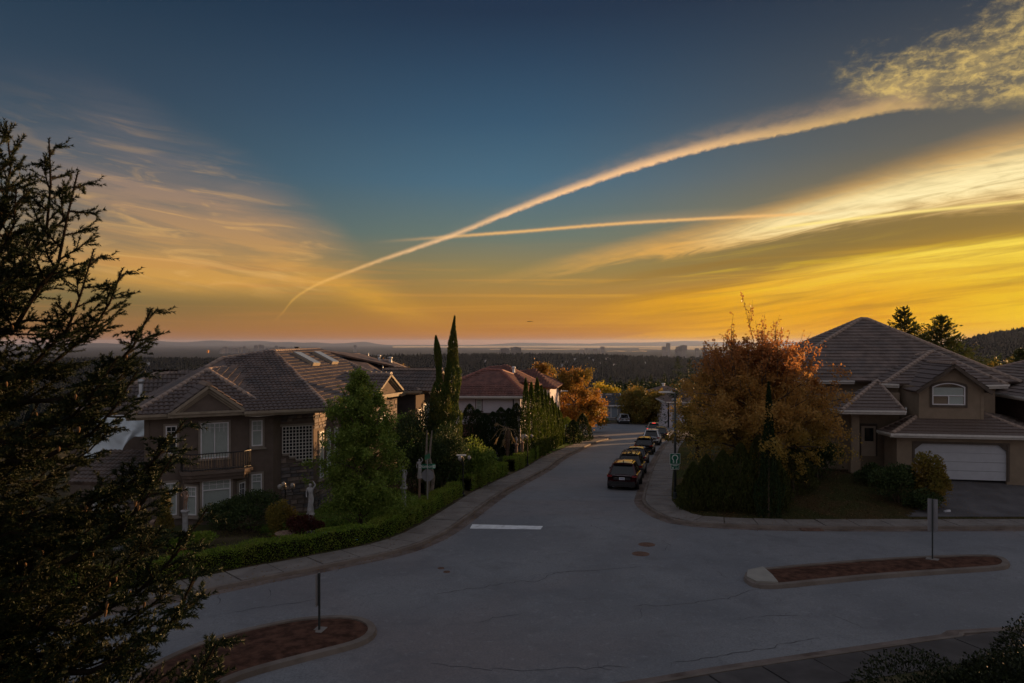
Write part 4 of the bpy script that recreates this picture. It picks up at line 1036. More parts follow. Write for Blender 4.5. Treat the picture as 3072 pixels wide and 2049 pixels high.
# skylights, pipes
def on_plane(u, v, a, b, c):
    a, b, c = Vector(a), Vector(b), Vector(c); n = (b - a).cross(c - a).normalized(); d = Vector(((u - CX) / FP, 1, -(v - CY) / FP)); t_ = (a - CAMV).dot(n) / d.dot(n); return CAMV + d * t_, (n if n.z > 0 else -n)
Sp = (E1, (-7.9, 52.5, zE), Pk)
for (x0, y0, x1, y1, x2, y2) in ((345, 315, 405, 311, 520, 382), (500, 308, 560, 303, 668, 372)):
    tl_, nn = on_plane(750 + x0 * .3827, 950 + y0 * .3827, *Sp); tr_, _ = on_plane(750 + x1 * .3827, 950 + y1 * .3827, *Sp); br_, _ = on_plane(750 + x2 * .3827, 950 + y2 * .3827, *Sp)
    ax = Vector((0.20, 0.98, 0)); ax = (ax - nn * ax.dot(nn)).normalized(); dn_ = nn.cross(ax); dn_ = dn_ if dn_.z < 0 else -dn_
    o = (tl_ + br_) / 2 + nn * 0.12; Mx = Matrix.Translation(o) @ Matrix((ax, dn_, nn)).transposed().to_4x4(); ww, ll = max(0.9, (tr_ - tl_).dot(ax)), max(1.5, (br_ - tr_).dot(dn_)); ww = 1.0; ll = 1.55
    s = MB(); s.box((0, 0, 0), (ww, ll, 0.26), M=Mx); so_ = s.build('skylight', M['fascia'], H1)
    s = MB(); s.box((0, 0, 0.15), (ww * 0.97, ll * 0.97, 0.04), M=Mx); s.build('pane', M['skyglass'], so_)
def pipe(house, u, v0, v1, D, r, cap_=True, m='metal', name='vent_pipe'):
    p0 = P(u, v1, D); p1 = P(u, v0, D); h = p1.z - p0.z; b = MB()
    prof = [(r * 1.7, -0.25), (r * 1.7, 0.02), (r * 1.05, 0.10), (r, 0.12), (r, h * 0.72)]
    prof += [(r * 0.9, h * .74), (r * 1.45, h * 0.76), (r * 1.45, h * 0.95), (r * 0.2, h)] if cap_ else [(r, h), (0.01, h)]
    b.lathe(p0, prof, 14); return b.build(name, M[m], house, True)
pipe(H1, 423, 1137, 1188, 41.6, 0.12, name='flue_pipe'); pipe(H1, 1137, 1064, 1086, 56.5, 0.10, name='flue_pipe'); pipe(H1, 1171, 1070, 1092, 57.0, 0.13, name='flue_pipe')
pipe(H1, 1148, 1097, 1116, 55.2, 0.045, False); pipe(H1, 891, 1040, 1052, 49.5, 0.13, name='roof_ventilator', m='iron'); pipe(H1, 551, 1119, 1131, 45.2, 0.04, False)
pipe(H1, 1105, 1058, 1070, 58, .04, False)
# white sheet thrown over the lower eave
sh = empty('draped_sheet', (-20.0, 38.5, 4), 'white plastic sheet draped from the eave beside the fir branches', 'plastic sheet')
nu, nv_ = 44, 26; V = []
for j in range(nv_ + 1):
    for i in range(nu + 1):
        s_, t_ = i / nu, j / nv_
        x = -22.0 + 4.0 * s_ + 0.25 * (1 - t_) * 0; fold = 0.14 * math.sin(s_ * 19 + 3.0 * math.sin(s_ * 5 + t_ * 3)) * (0.25 + .6 * t_) + 0.035 * math.sin(s_ * 47 - t_ * 9 + 2 * math.sin(t_ * 6))
        sag = 0.30 * math.sin(math.pi * min(1, s_ / 0.78)) * (1 - t_) * 0.25
        drop_ = (2.35 - 1.3 * sst(s_, 0.35, 0.62) - 0.35 * sst(s_, 0.72, 1.0)) * t_
        notch = 0.55 * math.exp(-((s_ - 0.80) / 0.055) ** 2) * (1 - t_)
        V.append((x - 0.18 * t_, 38.6 + 1.6 * s_ * 0.25 - 0.25 * t_ - fold, 5.08 - sag - notch - float(drop_)))
F = [[j * (nu + 1) + i, j * (nu + 1) + i + 1, (j + 1) * (nu + 1) + i + 1, (j + 1) * (nu + 1) + i] for j in range(nv_) for i in range(nu)]
o = link('cloth', npmesh('cloth', V, F, M['sheet'], True), sh); sm_ = o.modifiers.new('thick', 'SOLIDIFY'); sm_.thickness = 0.015
rp = MB(); rp.tube([(-22.1, 38.6, 5.1), (-20, 38.9, 5.12), (-18.0, 39.1, 5.1)], 0.03, 6); rp.build('rope', M['white'], sh)

# ================================================================== the beige house on the right
H2 = empty('beige_house', (24, 48, 0.8), 'two storey beige stucco house with flat tiled hip roof and wide white garage door', 'house')
S = 1.08
def Q(u, v, D): return P(u, v, D * S)
rf = Roof(H2, M['tile_flat'], 0.33, 0.40, 'flat')
zU = Q(2560, 1143, 45).z
e1 = Vector((0.988, -0.155, 0)); e2 = Vector((0.155, 0.988, 0))
oM = Vector((18.0, 49.6, zU))
def L2(x, y, z_): v = oM + e1 * x + e2 * y; return (v.x, v.y, z_)
pkx = 6.9
hiproof(rf, [L2(-1.2, 0, zU), L2(14.8, 0, zU), L2(14.8, 13.5, zU), L2(-1.2, 13.5, zU)], L2(7.0, 6.6, 10.70), L2(7.45, 6.6, 10.70), (1, 1, 0, 1))
# bedroom block over the garage
zV = zU - 0.06
a_ = Vector((*Q(2650, 1150, 43).xy, zV)); b_ = Vector((*Q(3022, 1156, 42.0).xy, zV)); d_ = (b_ - a_); inn_ = Vector((-d_.y, d_.x, 0)).normalized()
hiproof(rf, [a_, b_, b_ + inn_ * 9, a_ + inn_ * 9], Vector((*Q(2793, 1055, 46.2).xy, Q(2793, 1054, 46.2).z)), Vector((*Q(2799, 1055, 46.4).xy, Q(2793, 1054, 46.2).z)), (1, 1, 0, 1))
# gable with the arched window
ga = Q(2757, 1160, 41.3); gb = Q(2952, 1166, 40.7); ga.z = gb.z = zV - 0.1
pk = Q(2848, 1090, 41.0)
gn = Vector(((gb - ga).y, -(gb - ga).x, 0)).normalized()
ga2, gb2 = ga, gb; pkz = pk.z
m_ = (ga + gb) / 2; PKv = Vector((m_.x, m_.y, pkz)); ex_ = (gb - ga).normalized()
for (p, s_) in ((ga - ex_ * .35 + Vector((0, 0, -.22)), 1), (gb + ex_ * .35 + Vector((0, 0, -.22)), -1)):
    pl_ = [p - gn * 3.4, p + gn * 0.5, PKv + gn * 0.5, PKv - gn * 4.8] if s_ > 0 else [p + gn * 0.5, p - gn * 3.4, PKv - gn * 4.8, PKv + gn * 0.5]
    rf.plane(pl_)
rf.cap(PKv + gn * 0.5, PKv - gn * 3.6)
gg = MB(); gg.slab([ga + gn * .02, gb + gn * .02, PKv + gn * .02], gn, 0.15)
gbl = gg.build('gable', M['beige'], H2)
bg_ = MB()
for p in (ga - ex_ * .35 + Vector((0, 0, -.22)), gb + ex_ * .35 + Vector((0, 0, -.22))):
    d = (PKv - p).normalized(); dn = (Vector((0, 0, -1)) - d * Vector((0, 0, -1)).dot(d)).normalized()
    bg_.slab([p + gn * .52 + dn * .0, PKv + gn * .52, PKv + gn * .52 + dn * .2, p + gn * .52 + dn * .2], gn, 0.06)
M['dark_fascia'] = mat('dark_fascia', (0.10, 0.08, 0.065), 0.7, 0.2)
bg_.build('bargeboard', M['dark_fascia'], gbl)
# entry roof
zN_ = Q(2600, 1230, 41).z
ea = Q(2497, 1222, 42.0); eb = Q(2524, 1231, 40.8); ec = Q(2714, 1232, 40.4); ed = Q(2716, 1215, 42.6)
for p in (ea, eb, ec, ed): p.z = zN_
pe = Q(2632, 1142, 43.6)
rf.plane([eb, ec, pe]); rf.plane([ea, eb, pe]); rf.plane([ec, ed + Vector((0.1, 1.2, 0)), pe]); rf.plane([ea + Vector((.5, 1.6, 0)), ea, pe]); rf.cap(eb, pe, 0.15); rf.cap(ec, pe, 0.12)
# garage roof
zG = Q(2700, 1300, 40).z
g0_ = Q(2637, 1288, 41.3); g1_ = Q(2676, 1302, 39.9); g2_ = Q(3130, 1317, 38.6); g3_ = Q(3150, 1290, 43.5); gz0 = Q(2716, 1240, 43.0)
for p in (g0_, g1_, g2_, g3_, gz0): p.z = zG
r0_ = Q(2790, 1222, 42.6); r1_ = Q(2906, 1221, 42.3); r1_.z = r0_.z
rf.plane([g1_, g2_, r1_, r0_]); rf.plane([g0_, g1_, r0_]); rf.plane([gz0, g0_, r0_]); rf.plane([g2_, g3_, r1_]); rf.cap(g1_, r0_, 0.16); rf.cap(g2_, r1_, 0.14); rf.cap(g0_, r0_, 0.08)
rf.finish(M['underlay'], M['white_trim'], M['cap'], 300)
eaves(H2, [L2(-1.2, 0, zU), L2(4.6, 0, zU)], M['white_trim'], closed=False, h=0.13, d=0.10, sof=0.5)
eaves(H2, [L2(-1.2, 9, zU), L2(-1.2, 0, zU)], M['white_trim'], closed=False, h=0.13, d=0.10, sof=0.5)
eaves(H2, [a_, a_ + (ga - a_) * 0.95 if False else Vector((ga.x - 0.6, ga.y + 1.3, zV))], M['white_trim'], closed=False, h=0.13, d=0.10, sof=0.4)
eaves(H2, [Vector((gb.x + 0.75, gb.y + 1.0, zV)), b_], M['white_trim'], closed=False, h=0.13, d=0.10, sof=0.4)
eaves(H2, [ea + Vector((.3, 1.0, 0)), ea, eb, ec, ed], M['white_trim'], closed=False, h=0.13, d=0.10, sof=0.3)
eaves(H2, [gz0, g0_, g1_, g2_, g3_], M['white_trim'], closed=False, h=0.15, d=0.11, sof=0.5)
# walls
wb = MB(); zB = -0.6
def wq(p, q, z0, z1, b=None, t=0.2): wallquad(b or wb, (p[0], p[1]), (q[0], q[1]), z0, z1, t)
mainF = [L2(-0.5, 0.7, 0), L2(6.0, 0.7, 0)]
wq(L2(-0.5, 12, 0), mainF[0], zB, zU - .1); wq(mainF[0], mainF[1], zB, zU - .1)
bedL = Vector((a_.x + .5, a_.y + .45, 0)); wq(mainF[1], bedL, zB, zU - .1)
gpos = ga - gn * 0.0; wq(bedL, Vector((ga.x - .05, bedL.y - .0, 0)), zB, zV - .05)
wq(Vector((ga.x - .05, bedL.y, 0)), ga, zB, zV - 0.05); wq(ga, gb, zB, zV + 0.0)
wq(gb, Vector((gb.x + .05, gb.y + 1.3, 0)), zB, zV - 0.05); rb_ = Vector((b_.x - .45, b_.y + .45, 0)); wq(Vector((gb.x + .05, gb.y + 1.3, 0)), rb_, zB, zV - .05); wq(rb_, rb_ + Vector((1.2, 9, 0)), zB, zV - .05)
wq(L2(14.2, .5, 0), L2(14.2, 12, 0), zB, zU - .1)
# garage walls
gl0 = g1_ + Vector((0.55, 0.5, 0)); gl1 = g2_ + Vector((-0.5, 0.55, 0)); gex = (gl1 - gl0).normalized(); gin = Vector((-gex.y, gex.x, 0))
WGd = Wall(gl0, gl1)
td0 = WGd.hit(2744, 1380)[0]; td1 = WGd.hit(3021, 1390)[0]; zd1 = WGd.hit(2890, 1333)[1]; zd0 = WGd.hit(2890, 1440)[1]
wq(gl0, gl0 + gex * td0, zB, zG - .15); wq(gl0 + gex * td1, gl1, zB, zG - .15); wq(gl0 + gex * td0, gl0 + gex * td1, zd1, zG - .15)
gw0 = g0_ + Vector((0.5, 0.35, 0)); wq(gw0, gl0, zB, zG - .15); wq(gz0 + Vector((.6, .1, 0)), gw0, zB, zG - .15)
wq(gl1, g3_ + Vector((-.5, 1, 0)), zB, zG - .15)
WW2 = wb.build('wall', M['beige'], H2)
# garage door: four sections with a chamfered head
gd = MB(); n = 4; hh = (zd1 - zd0) / n; M['garage'] = mat('garage_door_paint', (0.46, 0.48, 0.52), 0.55, 0.4, var=0.04)
door = None
for k in range(n):
    b = MB(); z0_ = zd0 + k * hh
    if k < n - 1: b.box((0, 0.12, 0), (td1 - td0, 0.05, hh - 0.015), M=WGd.M((td0 + td1) / 2, z0_ + hh / 2))
    else:
        Mx = WGd.M((td0 + td1) / 2, z0_, -0.12); hw = (td1 - td0) / 2
        pts = [Mx @ Vector(p) for p in ((-hw, 0, 0), (hw, 0, 0), (hw, 0, hh * .35), (hw - .42, 0, hh), (-hw + .42, 0, hh), (-hw, 0, hh * .35))]
        b.slab(pts, WGd.n, 0.05)
    if door is None:
        fr = MB(); 
        for (t_, w_) in ((td0 - .06, .12), (td1 + .06, .12)): fr.box((0, -.02, 0), (w_, .08, zd1 - zd0), M=WGd.M(t_, (zd0 + zd1) / 2))
        fr.box((0, -.02, .06), (td1 - td0 + .24, .08, .12), M=WGd.M((td0 + td1) / 2, zd1))
        for (t_, s_) in ((td0, 1), (td1, -1)):
            Mx = WGd.M(t_, zd1, 0.02); pts = [Mx @ Vector(p) for p in ((0, 0, 0), (0, 0, -.36), (s_ * .42, 0, 0))]
            if s_ < 0: pts = pts[::-1]
            fr.slab(pts, WGd.n, .1)
        door = fr.build('garage_door', M['dark_fascia'], H2)
    b.build('panel', M['garage'], door)
# arched bedroom window
WGb = Wall(ga, gb)
q0 = WGb.hit(2796, 1214); q1 = WGb.hit(2895, 1214); zt_ = WGb.hit(2845, 1149)[1]; zs = WGb.hit(2845, 1160)[1]; zc = WGb.hit(2845, 1187)[1]; zb0 = q0[1]; t0, t1 = q0[0], q1[0]; hw = (t1 - t0) / 2; Mx = WGb.M((t0 + t1) / 2, 0)
def arcp(sc, n=12): return [(-hw * sc + 2 * hw * sc * i / n, zs + (zt_ - zs) * (1 - (2 * i / n - 1) ** 2) + (sc - 1) * hw) for i in range(n + 1)]
fr = MB(); oo, ii_ = arcp(1.0), [(x * 0.93, z_ - 0.05) for x, z_ in arcp(1.0)]
for k in range(12):
    fr.slab([Mx @ Vector((*(oo[k][0], -.06), oo[k][1])), Mx @ Vector((oo[k + 1][0], -.06, oo[k + 1][1])), Mx @ Vector((ii_[k + 1][0], -.06, ii_[k + 1][1])), Mx @ Vector((ii_[k][0], -.06, ii_[k][1]))], WGb.n, .06)
for s_ in (-1, 1): fr.box((s_ * hw * .965, -.03, (zb0 + zs) / 2), (hw * .07, .06, zs - zb0), M=Mx)
fr.box((0, -.03, zb0 + .03), (2 * hw, .06, .06), M=Mx); fr.box((0, -.031, zc), (2 * hw * .93, .055, .06), M=Mx); fr.box((0, -.032, (zb0 + zc) / 2), (.05, .055, zc - zb0), M=Mx)
aw = fr.build('arched_window', M['white'], H2)
pn = MB(); pn.slab([Mx @ Vector((-hw * .93, -.02, zb0 + .05)), Mx @ Vector((hw * .93, -.02, zb0 + .05))] + [Mx @ Vector((x, -.02, z_)) for x, z_ in ii_[::-1]], WGb.n, .012)
pn.build('pane', M['glass'], aw)
bl = MB(); 
for k in range(16): 
    zz = zc + 0.03 + k * (zt_ - .08 - zc) / 16; hwk = hw * .9 * (1 if zz < zs else math.sqrt(max(0.02, 1 - ((zz - zs) / max(.01, zt_ - zs)) ** 1)))
    bl.box((0, -.002, zz + .02), (2 * hwk, .01, (zt_ - zc) / 16 * .8), M=Mx)
for k in range(9): bl.box((hw * .46, -.002, zb0 + .08 + k * (zc - zb0 - .12) / 9), (hw * .86, .01, .05), M=Mx)
bl.build('blind', M['blind'], aw)
tr = MB()
for s_ in (-1, 1): tr.box((s_ * (hw + .06), -.035, (zb0 + zs) / 2 - .05), (.12, .07, zs - zb0 + .2), M=Mx)
o2 = arcp(1.0); o3 = [(x * 1.13, z_ + .12) for x, z_ in arcp(1.0)]
for k in range(12): tr.slab([Mx @ Vector((o3[k][0], -.07, o3[k][1])), Mx @ Vector((o3[k + 1][0], -.07, o3[k + 1][1])), Mx @ Vector((o2[k + 1][0], -.07, o2[k + 1][1])), Mx @ Vector((o2[k][0], -.07, o2[k][1]))], WGb.n, .07)
tr.box((0, -.035, zb0 - .07), (2 * hw + .24, .07, .13), M=Mx); tr.build('window_trim', M['dark_fascia'], H2)
# entry: columns, door, porch wall
pc = Q(2570, 1404, 41.5)
cb = MB(); zc0 = pc.z - 1.2
for (z0_, z1_, w_) in ((zc0, pc.z + .45, .56), (pc.z + .45, 3.35, .46), (3.35, 3.45, .52), (3.45, zN_ - .15, .46)): cb.box((pc.x, pc.y + .3, (z0_ + z1_) / 2), (w_, w_, z1_ - z0_), rz=-.15)
cb.build('porch_column', M['beige'], H2)
pd0 = Q(2583, 1367, 43.2); pd1 = Q(2626, 1367, 43.0); WD = Wall((pd0.x - 3.2, pd0.y + .5), (pd1.x + 1.4, pd1.y - .25))
pw = MB(); wallquad(pw, (WD.a.x, WD.a.y), (WD.c.x, WD.c.y), zB, zN_ + .9, .2); pw.build('porch_wall', M['beige'], H2)
t0, z0_ = WD.hit(2583, 1367); t1, _ = WD.hit(2626, 1367); _, z1_ = WD.hit(2604, 1278)
db = MB(); db.box((0, -.05, 0), (t1 - t0, .06, z1_ - z0_), M=WD.M((t0 + t1) / 2, (z0_ + z1_) / 2)); M['door'] = mat('cream_door', (0.42, 0.34, 0.26), .6, .3, var=.05)
dd = db.build('front_door', M['door'], H2)
p_ = MB(); p_.box((0.03, -.09, (z1_ - z0_) * .22), ((t1 - t0) * .62, .02, (z1_ - z0_) * .44), M=WD.M((t0 + t1) / 2, (z0_ + z1_) / 2)); p_.build('pane', M['glass_dark'], dd)
p_ = MB(); p_.lathe((0, 0, 0), [(0.001, -.03), (.03, -.02), (.03, .02), (.001, .03)], 8); hx = p_.build('handle', M['metal'], dd); hx.matrix_world = WD.M(t0 + .08, z0_ + 1.0, .11)
fr = MB(); 
for t_ in (t0 - .05, t1 + .05): fr.box((0, -.04, 0), (.1, .1, z1_ - z0_), M=WD.M(t_, (z0_ + z1_) / 2))
fr.box((0, -.04, .08), (t1 - t0 + .2, .1, .16), M=WD.M((t0 + t1) / 2, z1_)); fr.build('door_frame', M['dark_fascia'], H2)
WGs = Wall((gw0.x, gw0.y), (gl0.x, gl0.y))
window(H2, Wall((gz0.x + .6, gz0.y + .1), (gw0.x, gw0.y)), .5, 2.0, 1.3, 3.2, blind=False)
# upstairs window left, half behind the maple
WM2 = Wall(mainF[0], mainF[1]); ta_ = WM2.hit(2380, 1180)[0]; tb_ = WM2.hit(2472, 1180)[0]; za_ = WM2.hit(2430, 1203)[1]; zc_ = WM2.hit(2430, 1154)[1]
window(H2, WM2, max(.2, ta_), za_, tb_, zc_, cols=2, blind=False, trim='beige')
window(H2, WM2, max(.2, ta_), za_ - 3.2, tb_ - .3, zc_ - 3.0, cols=2, blind=False, trim='beige')
# downspout by the garage
dp = MB(); dp.tube([gw0 + Vector((.25, -.12, 3.4 - gw0.z)), gw0 + Vector((.25, -.12, 1.2 - gw0.z))], .04, 8); dp.build('downspout', M['white_trim'], H2)

# ---- neighbour at the right edge
H3 = empty('dark_house', (36, 50, 0.9), 'dark brown house at the right edge with a long pale gutter', 'house')
rf = Roof(H3, M['tile_flat'], 0.33, 0.40, 'flat'); zz = P(2975, 1172, 50).z
cc_ = [(30.4, 43.6, zz), (44, 42.6, zz), (45, 58, zz), (33.4, 59, zz)]
hiproof(rf, cc_, (37.5, 50, 8.3), (39.0, 50, 8.3)); rf.finish(M['underlay'], M['white_trim'], M['cap'], 0); eaves(H3, cc_, M['white_trim'], h=.16, d=.12)
wb = MB(); M['brown_wall'] = mat('brown_siding', (0.075, 0.05, 0.045), .9, .1, var=.2)
wc = [(31.1, 44.3), (43.4, 43.3), (44.4, 57.4), (34.0, 58.4)]
for k in range(4): wallquad(wb, wc[k], wc[(k + 1) % 4], -1.5, zz - .12)
wb.build('wall', M['brown_wall'], H3)
dp = MB(); dp.tube([(31.0, 44.6, zz - .2), (31.0, 44.6, .8)], .05, 8); dp.build('downspout', M['white_trim'], H3)
window(H3, Wall(wc[0], wc[1]), 2, 3.0, 4, 4.5, cols=2, blind=False); window(H3, Wall(wc[3], wc[0]), 5, 3.0, 6.5, 4.4, cols=2, blind=False)

# ================================================================== the lavender house with the red roof
H4 = empty('lavender_house', (-2, 72, -2), 'pale lavender stucco house under a red tiled hip roof beyond the cypresses', 'house')
rf = Roof(H4, M['tile_red'], 0.30, 0.40, 'barrel')
zz = P(1480, 1189, 66).z
cL = (-8.0, 66.3, zz); cR = (1.35, 66.0, zz)
hiproof(rf, [cL, cR, (3.4, 84, zz), (-6.0, 85, zz)], (P(1451, 1108, 70.5)), (P(1503, 1117, 70.0).x, 70.0, P(1451, 1108, 70.5).z - .05), (1, 1, 0, 1))
hiproof(rf, [(-5.5, 72, 5.2), (1.6, 71.0, 5.0), (3.9, 82, zz), (-4, 83, zz)], P(1468, 1102, 76), P(1521, 1098, 77), (1, 1, 0, 1))
hiproof(rf, [(-1, 78, 4.6), (4.6, 77.5, 4.1), (6.5, 92, zz - .3), (0, 93, zz - .3)], P(1562, 1113, 84), P(1604, 1115, 86), (1, 1, 0, 1))
rf.finish(M['underlay'], M['white_trim'], mat('red_cap', (0.25, 0.10, 0.075), .6, .3, var=.3), 0)
eaves(H4, [cL, cR, (3.4, 84, zz)], M['white_trim'], closed=False, h=.2, d=.15, f=.25)
wb = MB(); wa = [(-7.4, 66.9), (.75, 66.6), (2.8, 83.5), (6.2, 83.5)]
for k in (0, 1): wallquad(wb, wa[k], wa[k + 1], -4, zz - .12)
wallquad(wb, (3.0, 78.2), (4.0, 78.2), -4, zz - .2); wallquad(wb, (4.0, 78.2), (5.9, 92), -4, zz - .2)
wb.build('wall', M['lavender'], H4)
W4 = Wall(wa[0], wa[1])
q0 = W4.hit(1429, 1231); q1 = W4.hit(1445, 1196); window(H4, W4, q0[0], q0[1], q1[0], q1[1], split=.55, trim='dark_fascia', tw=.08)
bd = MB(); zb_ = W4.hit(1480, 1243)[1]; bd.box((0, -.06, 0), (W4.L, .12, .28), M=W4.M(W4.L / 2, zb_)); bd.build('belt_course', M['dark_fascia'], H4)
dp = MB(); t_ = W4.hit(1540, 1200)[0]; dp.tube([W4.M(t_, zz - .3, .08).translation, W4.M(t_, -1.5, .08).translation], .05, 6); dp.build('downspout', M['iron'], H4)
pr_ = Roof(H4, M['tile_red'], .3, .4, 'barrel'); pr_.plane([(-7.2, 64.6, .75), (-2.4, 64.4, .75), (-2.4, 66.6, 1.5), (-7.2, 66.8, 1.5)]); pr_.finish(M['underlay'], M['white_trim'], M['cap'], 0)
window(H4, W4, 1.5, -1.0, 3.0, .4, cols=2, blind=False); window(H4, W4, 4.2, -1.0, 5.2, .4, cols=1, blind=False)
pipe(H4, 1541, 1099, 1124, 74.0, .13, name='flue_pipe', m='white')

# ================================================================== small houses at the far end of the street
def cottage(name, label, x, y, zg, w, d, h, rise, wm, rm, gab=True, rz=0., win=()):
    e = empty(name, (x, y, zg), label, 'house', rz=rz); b = MB()
    for a, c in (((0, 0), (w, 0)), ((w, 0), (w, d)), ((w, d), (0, d)), ((0, d), (0, 0))): wallquad(b, a, c, -1.5, h)
    b.build('wall', wm, e, world=False); o = .5; r_ = MB()
    if gab:
        A, B, C_, D_ = Vector((-o, -o, h)), Vector((w + o, -o, h)), Vector((w + o, d / 2, h + rise)), Vector((-o, d / 2, h + rise))
        r_.slab([A, B, C_, D_], (B - A).cross(D_ - A).normalized(), .15); A2, B2 = Vector((w + o, d + o, h)), Vector((-o, d + o, h)); r_.slab([A2, B2, D_, C_], (B2 - A2).cross(C_ - A2).normalized(), .15)
        gq = MB(); 
        for xx in (0.05, w - .05): gq.slab([(xx, 0, h - .1), (xx, d, h - .1), (xx, d / 2, h + rise - .12)], (1 if xx > 1 else -1, 0, 0), .1)
        gq.build('gable', wm, e, world=False)
        f = MB(); f.box((w / 2, -o - .05, h - .12), (w + 2 * o, .1, .24))
        for xx in (-o, w + o):
            for s_, yy in ((1, -o), (-1, d + o)):
                p = Vector((xx, yy, h + .02)); q_ = Vector((xx, d / 2, h + rise + .02)); f.slab([p + Vector((-.06, 0, 0)), p + Vector((.06, 0, 0)), q_ + Vector((.06, 0, 0)), q_ + Vector((-.06, 0, 0))], (0, 0, 1), .25)
        f.build('fascia', M['white'], e, world=False)
    else:
        rr = min(w, d) / 2; pts = [Vector((-o, -o, h)), Vector((w + o, -o, h)), Vector((w + o, d + o, h)), Vector((-o, d + o, h))]
        a, b2 = Vector((rr, d / 2, h + rise)), Vector((w - rr, d / 2, h + rise))
        for pl_ in ([pts[0], pts[1], b2, a], [pts[1], pts[2], b2], [pts[2], pts[3], a, b2], [pts[3], pts[0], a]): r_.slab(pl_, (pl_[1] - pl_[0]).cross(pl_[-1] - pl_[0]).normalized(), .15)
        f = MB()
        for k in range(4): m_ = (pts[k] + pts[(k + 1) % 4]) / 2; dv = pts[(k + 1) % 4] - pts[k]; f.box((m_.x, m_.y, h - .1), (abs(dv.x) + .1, abs(dv.y) + .1, .2))
        f.build('fascia', M['white_trim'], e, world=False)
    r_.build('roof', rm, e, world=False)
    for (x0, z0_, x1, z1_) in win:
        f = MB(); f.box(((x0 + x1) / 2, -.05, (z0_ + z1_) / 2), (x1 - x0, .1, z1_ - z0_)); fo = f.build('window', M['white'], e, world=False)
        f = MB(); nn_ = max(1, int((x1 - x0) / 1.0)); 
        for k in range(nn_): f.box((x0 + (k + .5) * (x1 - x0) / nn_, -.11, (z0_ + z1_) / 2), ((x1 - x0) / nn_ - .15, .02, z1_ - z0_ - .2))
        f.build('pane', M['skyglass'], fo, world=False)
    return e
M['dark_roof'] = mat('dark_shingles', (0.06, 0.06, 0.065), .9, .2, var=.3, scale=2)
M['grey_wall'] = mat('grey_siding', (0.25, 0.25, 0.27), .9, .2, var=.1)
M['tan_wall'] = mat('tan_siding', (0.26, 0.22, 0.19), .9, .2, var=.1)
M['brown_roof'] = mat('brown_shingles', (0.17, 0.12, 0.10), .85, .2, var=.3, scale=2)
p = P(1815, 1216, 142)
e = cottage('grey_bungalow', 'small grey bungalow with white gable trim and broad window at the end of the street', p.x - .3, 143, g(0, 142), 3.6, 11, p.z - g(0, 142), 1.9, M['grey_wall'], M['dark_roof'], True, 0.0, ((.25, .5, 2.9, 2.7),))
e = cottage('garage_wing', 'tan gabled wing beside the grey bungalow behind the orange trees', p.x - 7.5, 144, g(0, 142), 6.8, 9, p.z - g(0, 142) + .2, 2.3, M['tan_wall'], M['brown_roof'], True, 0.0)
cb = MB(); q_ = P(1827, 1196, 147); cb.box((q_.x, 147, q_.z - .6), (.9, .8, 2.6)); cb.box((q_.x, 147, q_.z + .8), (1.2, 1.1, .22))
tag(cb.build('chimney_stack', M['grey_wall']), 'square pale chimney stack rising behind the grey bungalow roof', 'chimney')
p = P(1915, 1206, 138)
e = cottage('hip_roofed_house', 'low house with shallow brown hip roof behind the far hedge', p.x, 140, g(0, 140), 13, 12, p.z - g(0, 140), 2.6, M['lavender'], M['brown_roof'], False, 0.0, ((8.6, .4, 10.0, 2.6), (10.8, .4, 12.2, 2.6)))
pipe(e, 1990, 1149, 1163, 146, .25, m='white')
p = P(2008, 1206, 118)
cottage('hip_roofed_house', 'two storey house added as a sun blocker, mostly hidden behind the maple and the beige house', 27.5, 72.5, g(0, 73), 13, 12, 5.2, 2.0, M['tan_wall'], M['brown_roof'], False, -.25, ((2, 3.4, 3.6, 4.6), (6, 3.4, 7.6, 4.6)))  # hidden house, added to keep the low sun off the street
cottage('hip_roofed_house', 'farther house added as a sun blocker on the right side of the street, hidden behind the maple', 34.0, 92, g(0, 93), 12, 12, 5.0, 2.0, M['tan_wall'], M['brown_roof'], False, -.25, ((2, 3.4, 3.6, 4.6),))  # another hidden house, added to block the sun farther along
e = cottage('pale_house', 'pale two storey house glimpsed between the lamp post and the maple', p.x, 119, g(0, 118), 9, 9, p.z - g(0, 118), 2.0, M['lavender'], M['brown_roof'], False, 0.0, ((.6, .6, 1.8, 2.4), (.6, 3.4, 1.8, 4.6), (2.6, .6, 4.2, 2.4)))

# ================================================================== plants
def basis(n, r_):
    """random orthonormal frames for n leaves"""
    a = r_.normal(size=(n, 3)); a /= np.linalg.norm(a, axis=1)[:, None]; b = r_.normal(size=(n, 3)); b -= a * (a * b).sum(1)[:, None]; b /= np.linalg.norm(b, axis=1)[:, None]; return a, b
def leaves(pts, size, r_, dirs=None, aspect=0.5, jit=0.35, spread=0.5):
    """one kite shaped leaf at each point; dirs: preferred leaf axis"""
    n = len(pts); a, b = basis(n, r_)
    if dirs is not None:
        a = dirs + a * spread; a /= np.linalg.norm(a, axis=1)[:, None]; b -= a * (a * b).sum(1)[:, None]; b /= np.linalg.norm(b, axis=1)[:, None]
    s = (size * r_.uniform(1 - jit, 1 + jit, n))[:, None]; c = np.cross(a, b)
    V = np.stack([pts - a * s * .5, pts + b * s * aspect * .5 + a * s * 0.08, pts + a * s * .5 + c * s * .06, pts - b * s * aspect * .5 + a * s * 0.08], 1).reshape(-1, 3)
    return V, np.arange(4 * n).reshape(n, 4)
def curve_pts(p0, d0, L, n, r_, droop=0.0, wob=0.12):
    p = [np.array(p0, float)]; d = np.array(d0, float); d /= np.linalg.norm(d)
    for k in range(n):
        d = d + r_.normal(size=3) * wob + np.array([0, 0, droop]); d /= np.linalg.norm(d); p.append(p[-1] + d * L / n)
    return np.array(p)
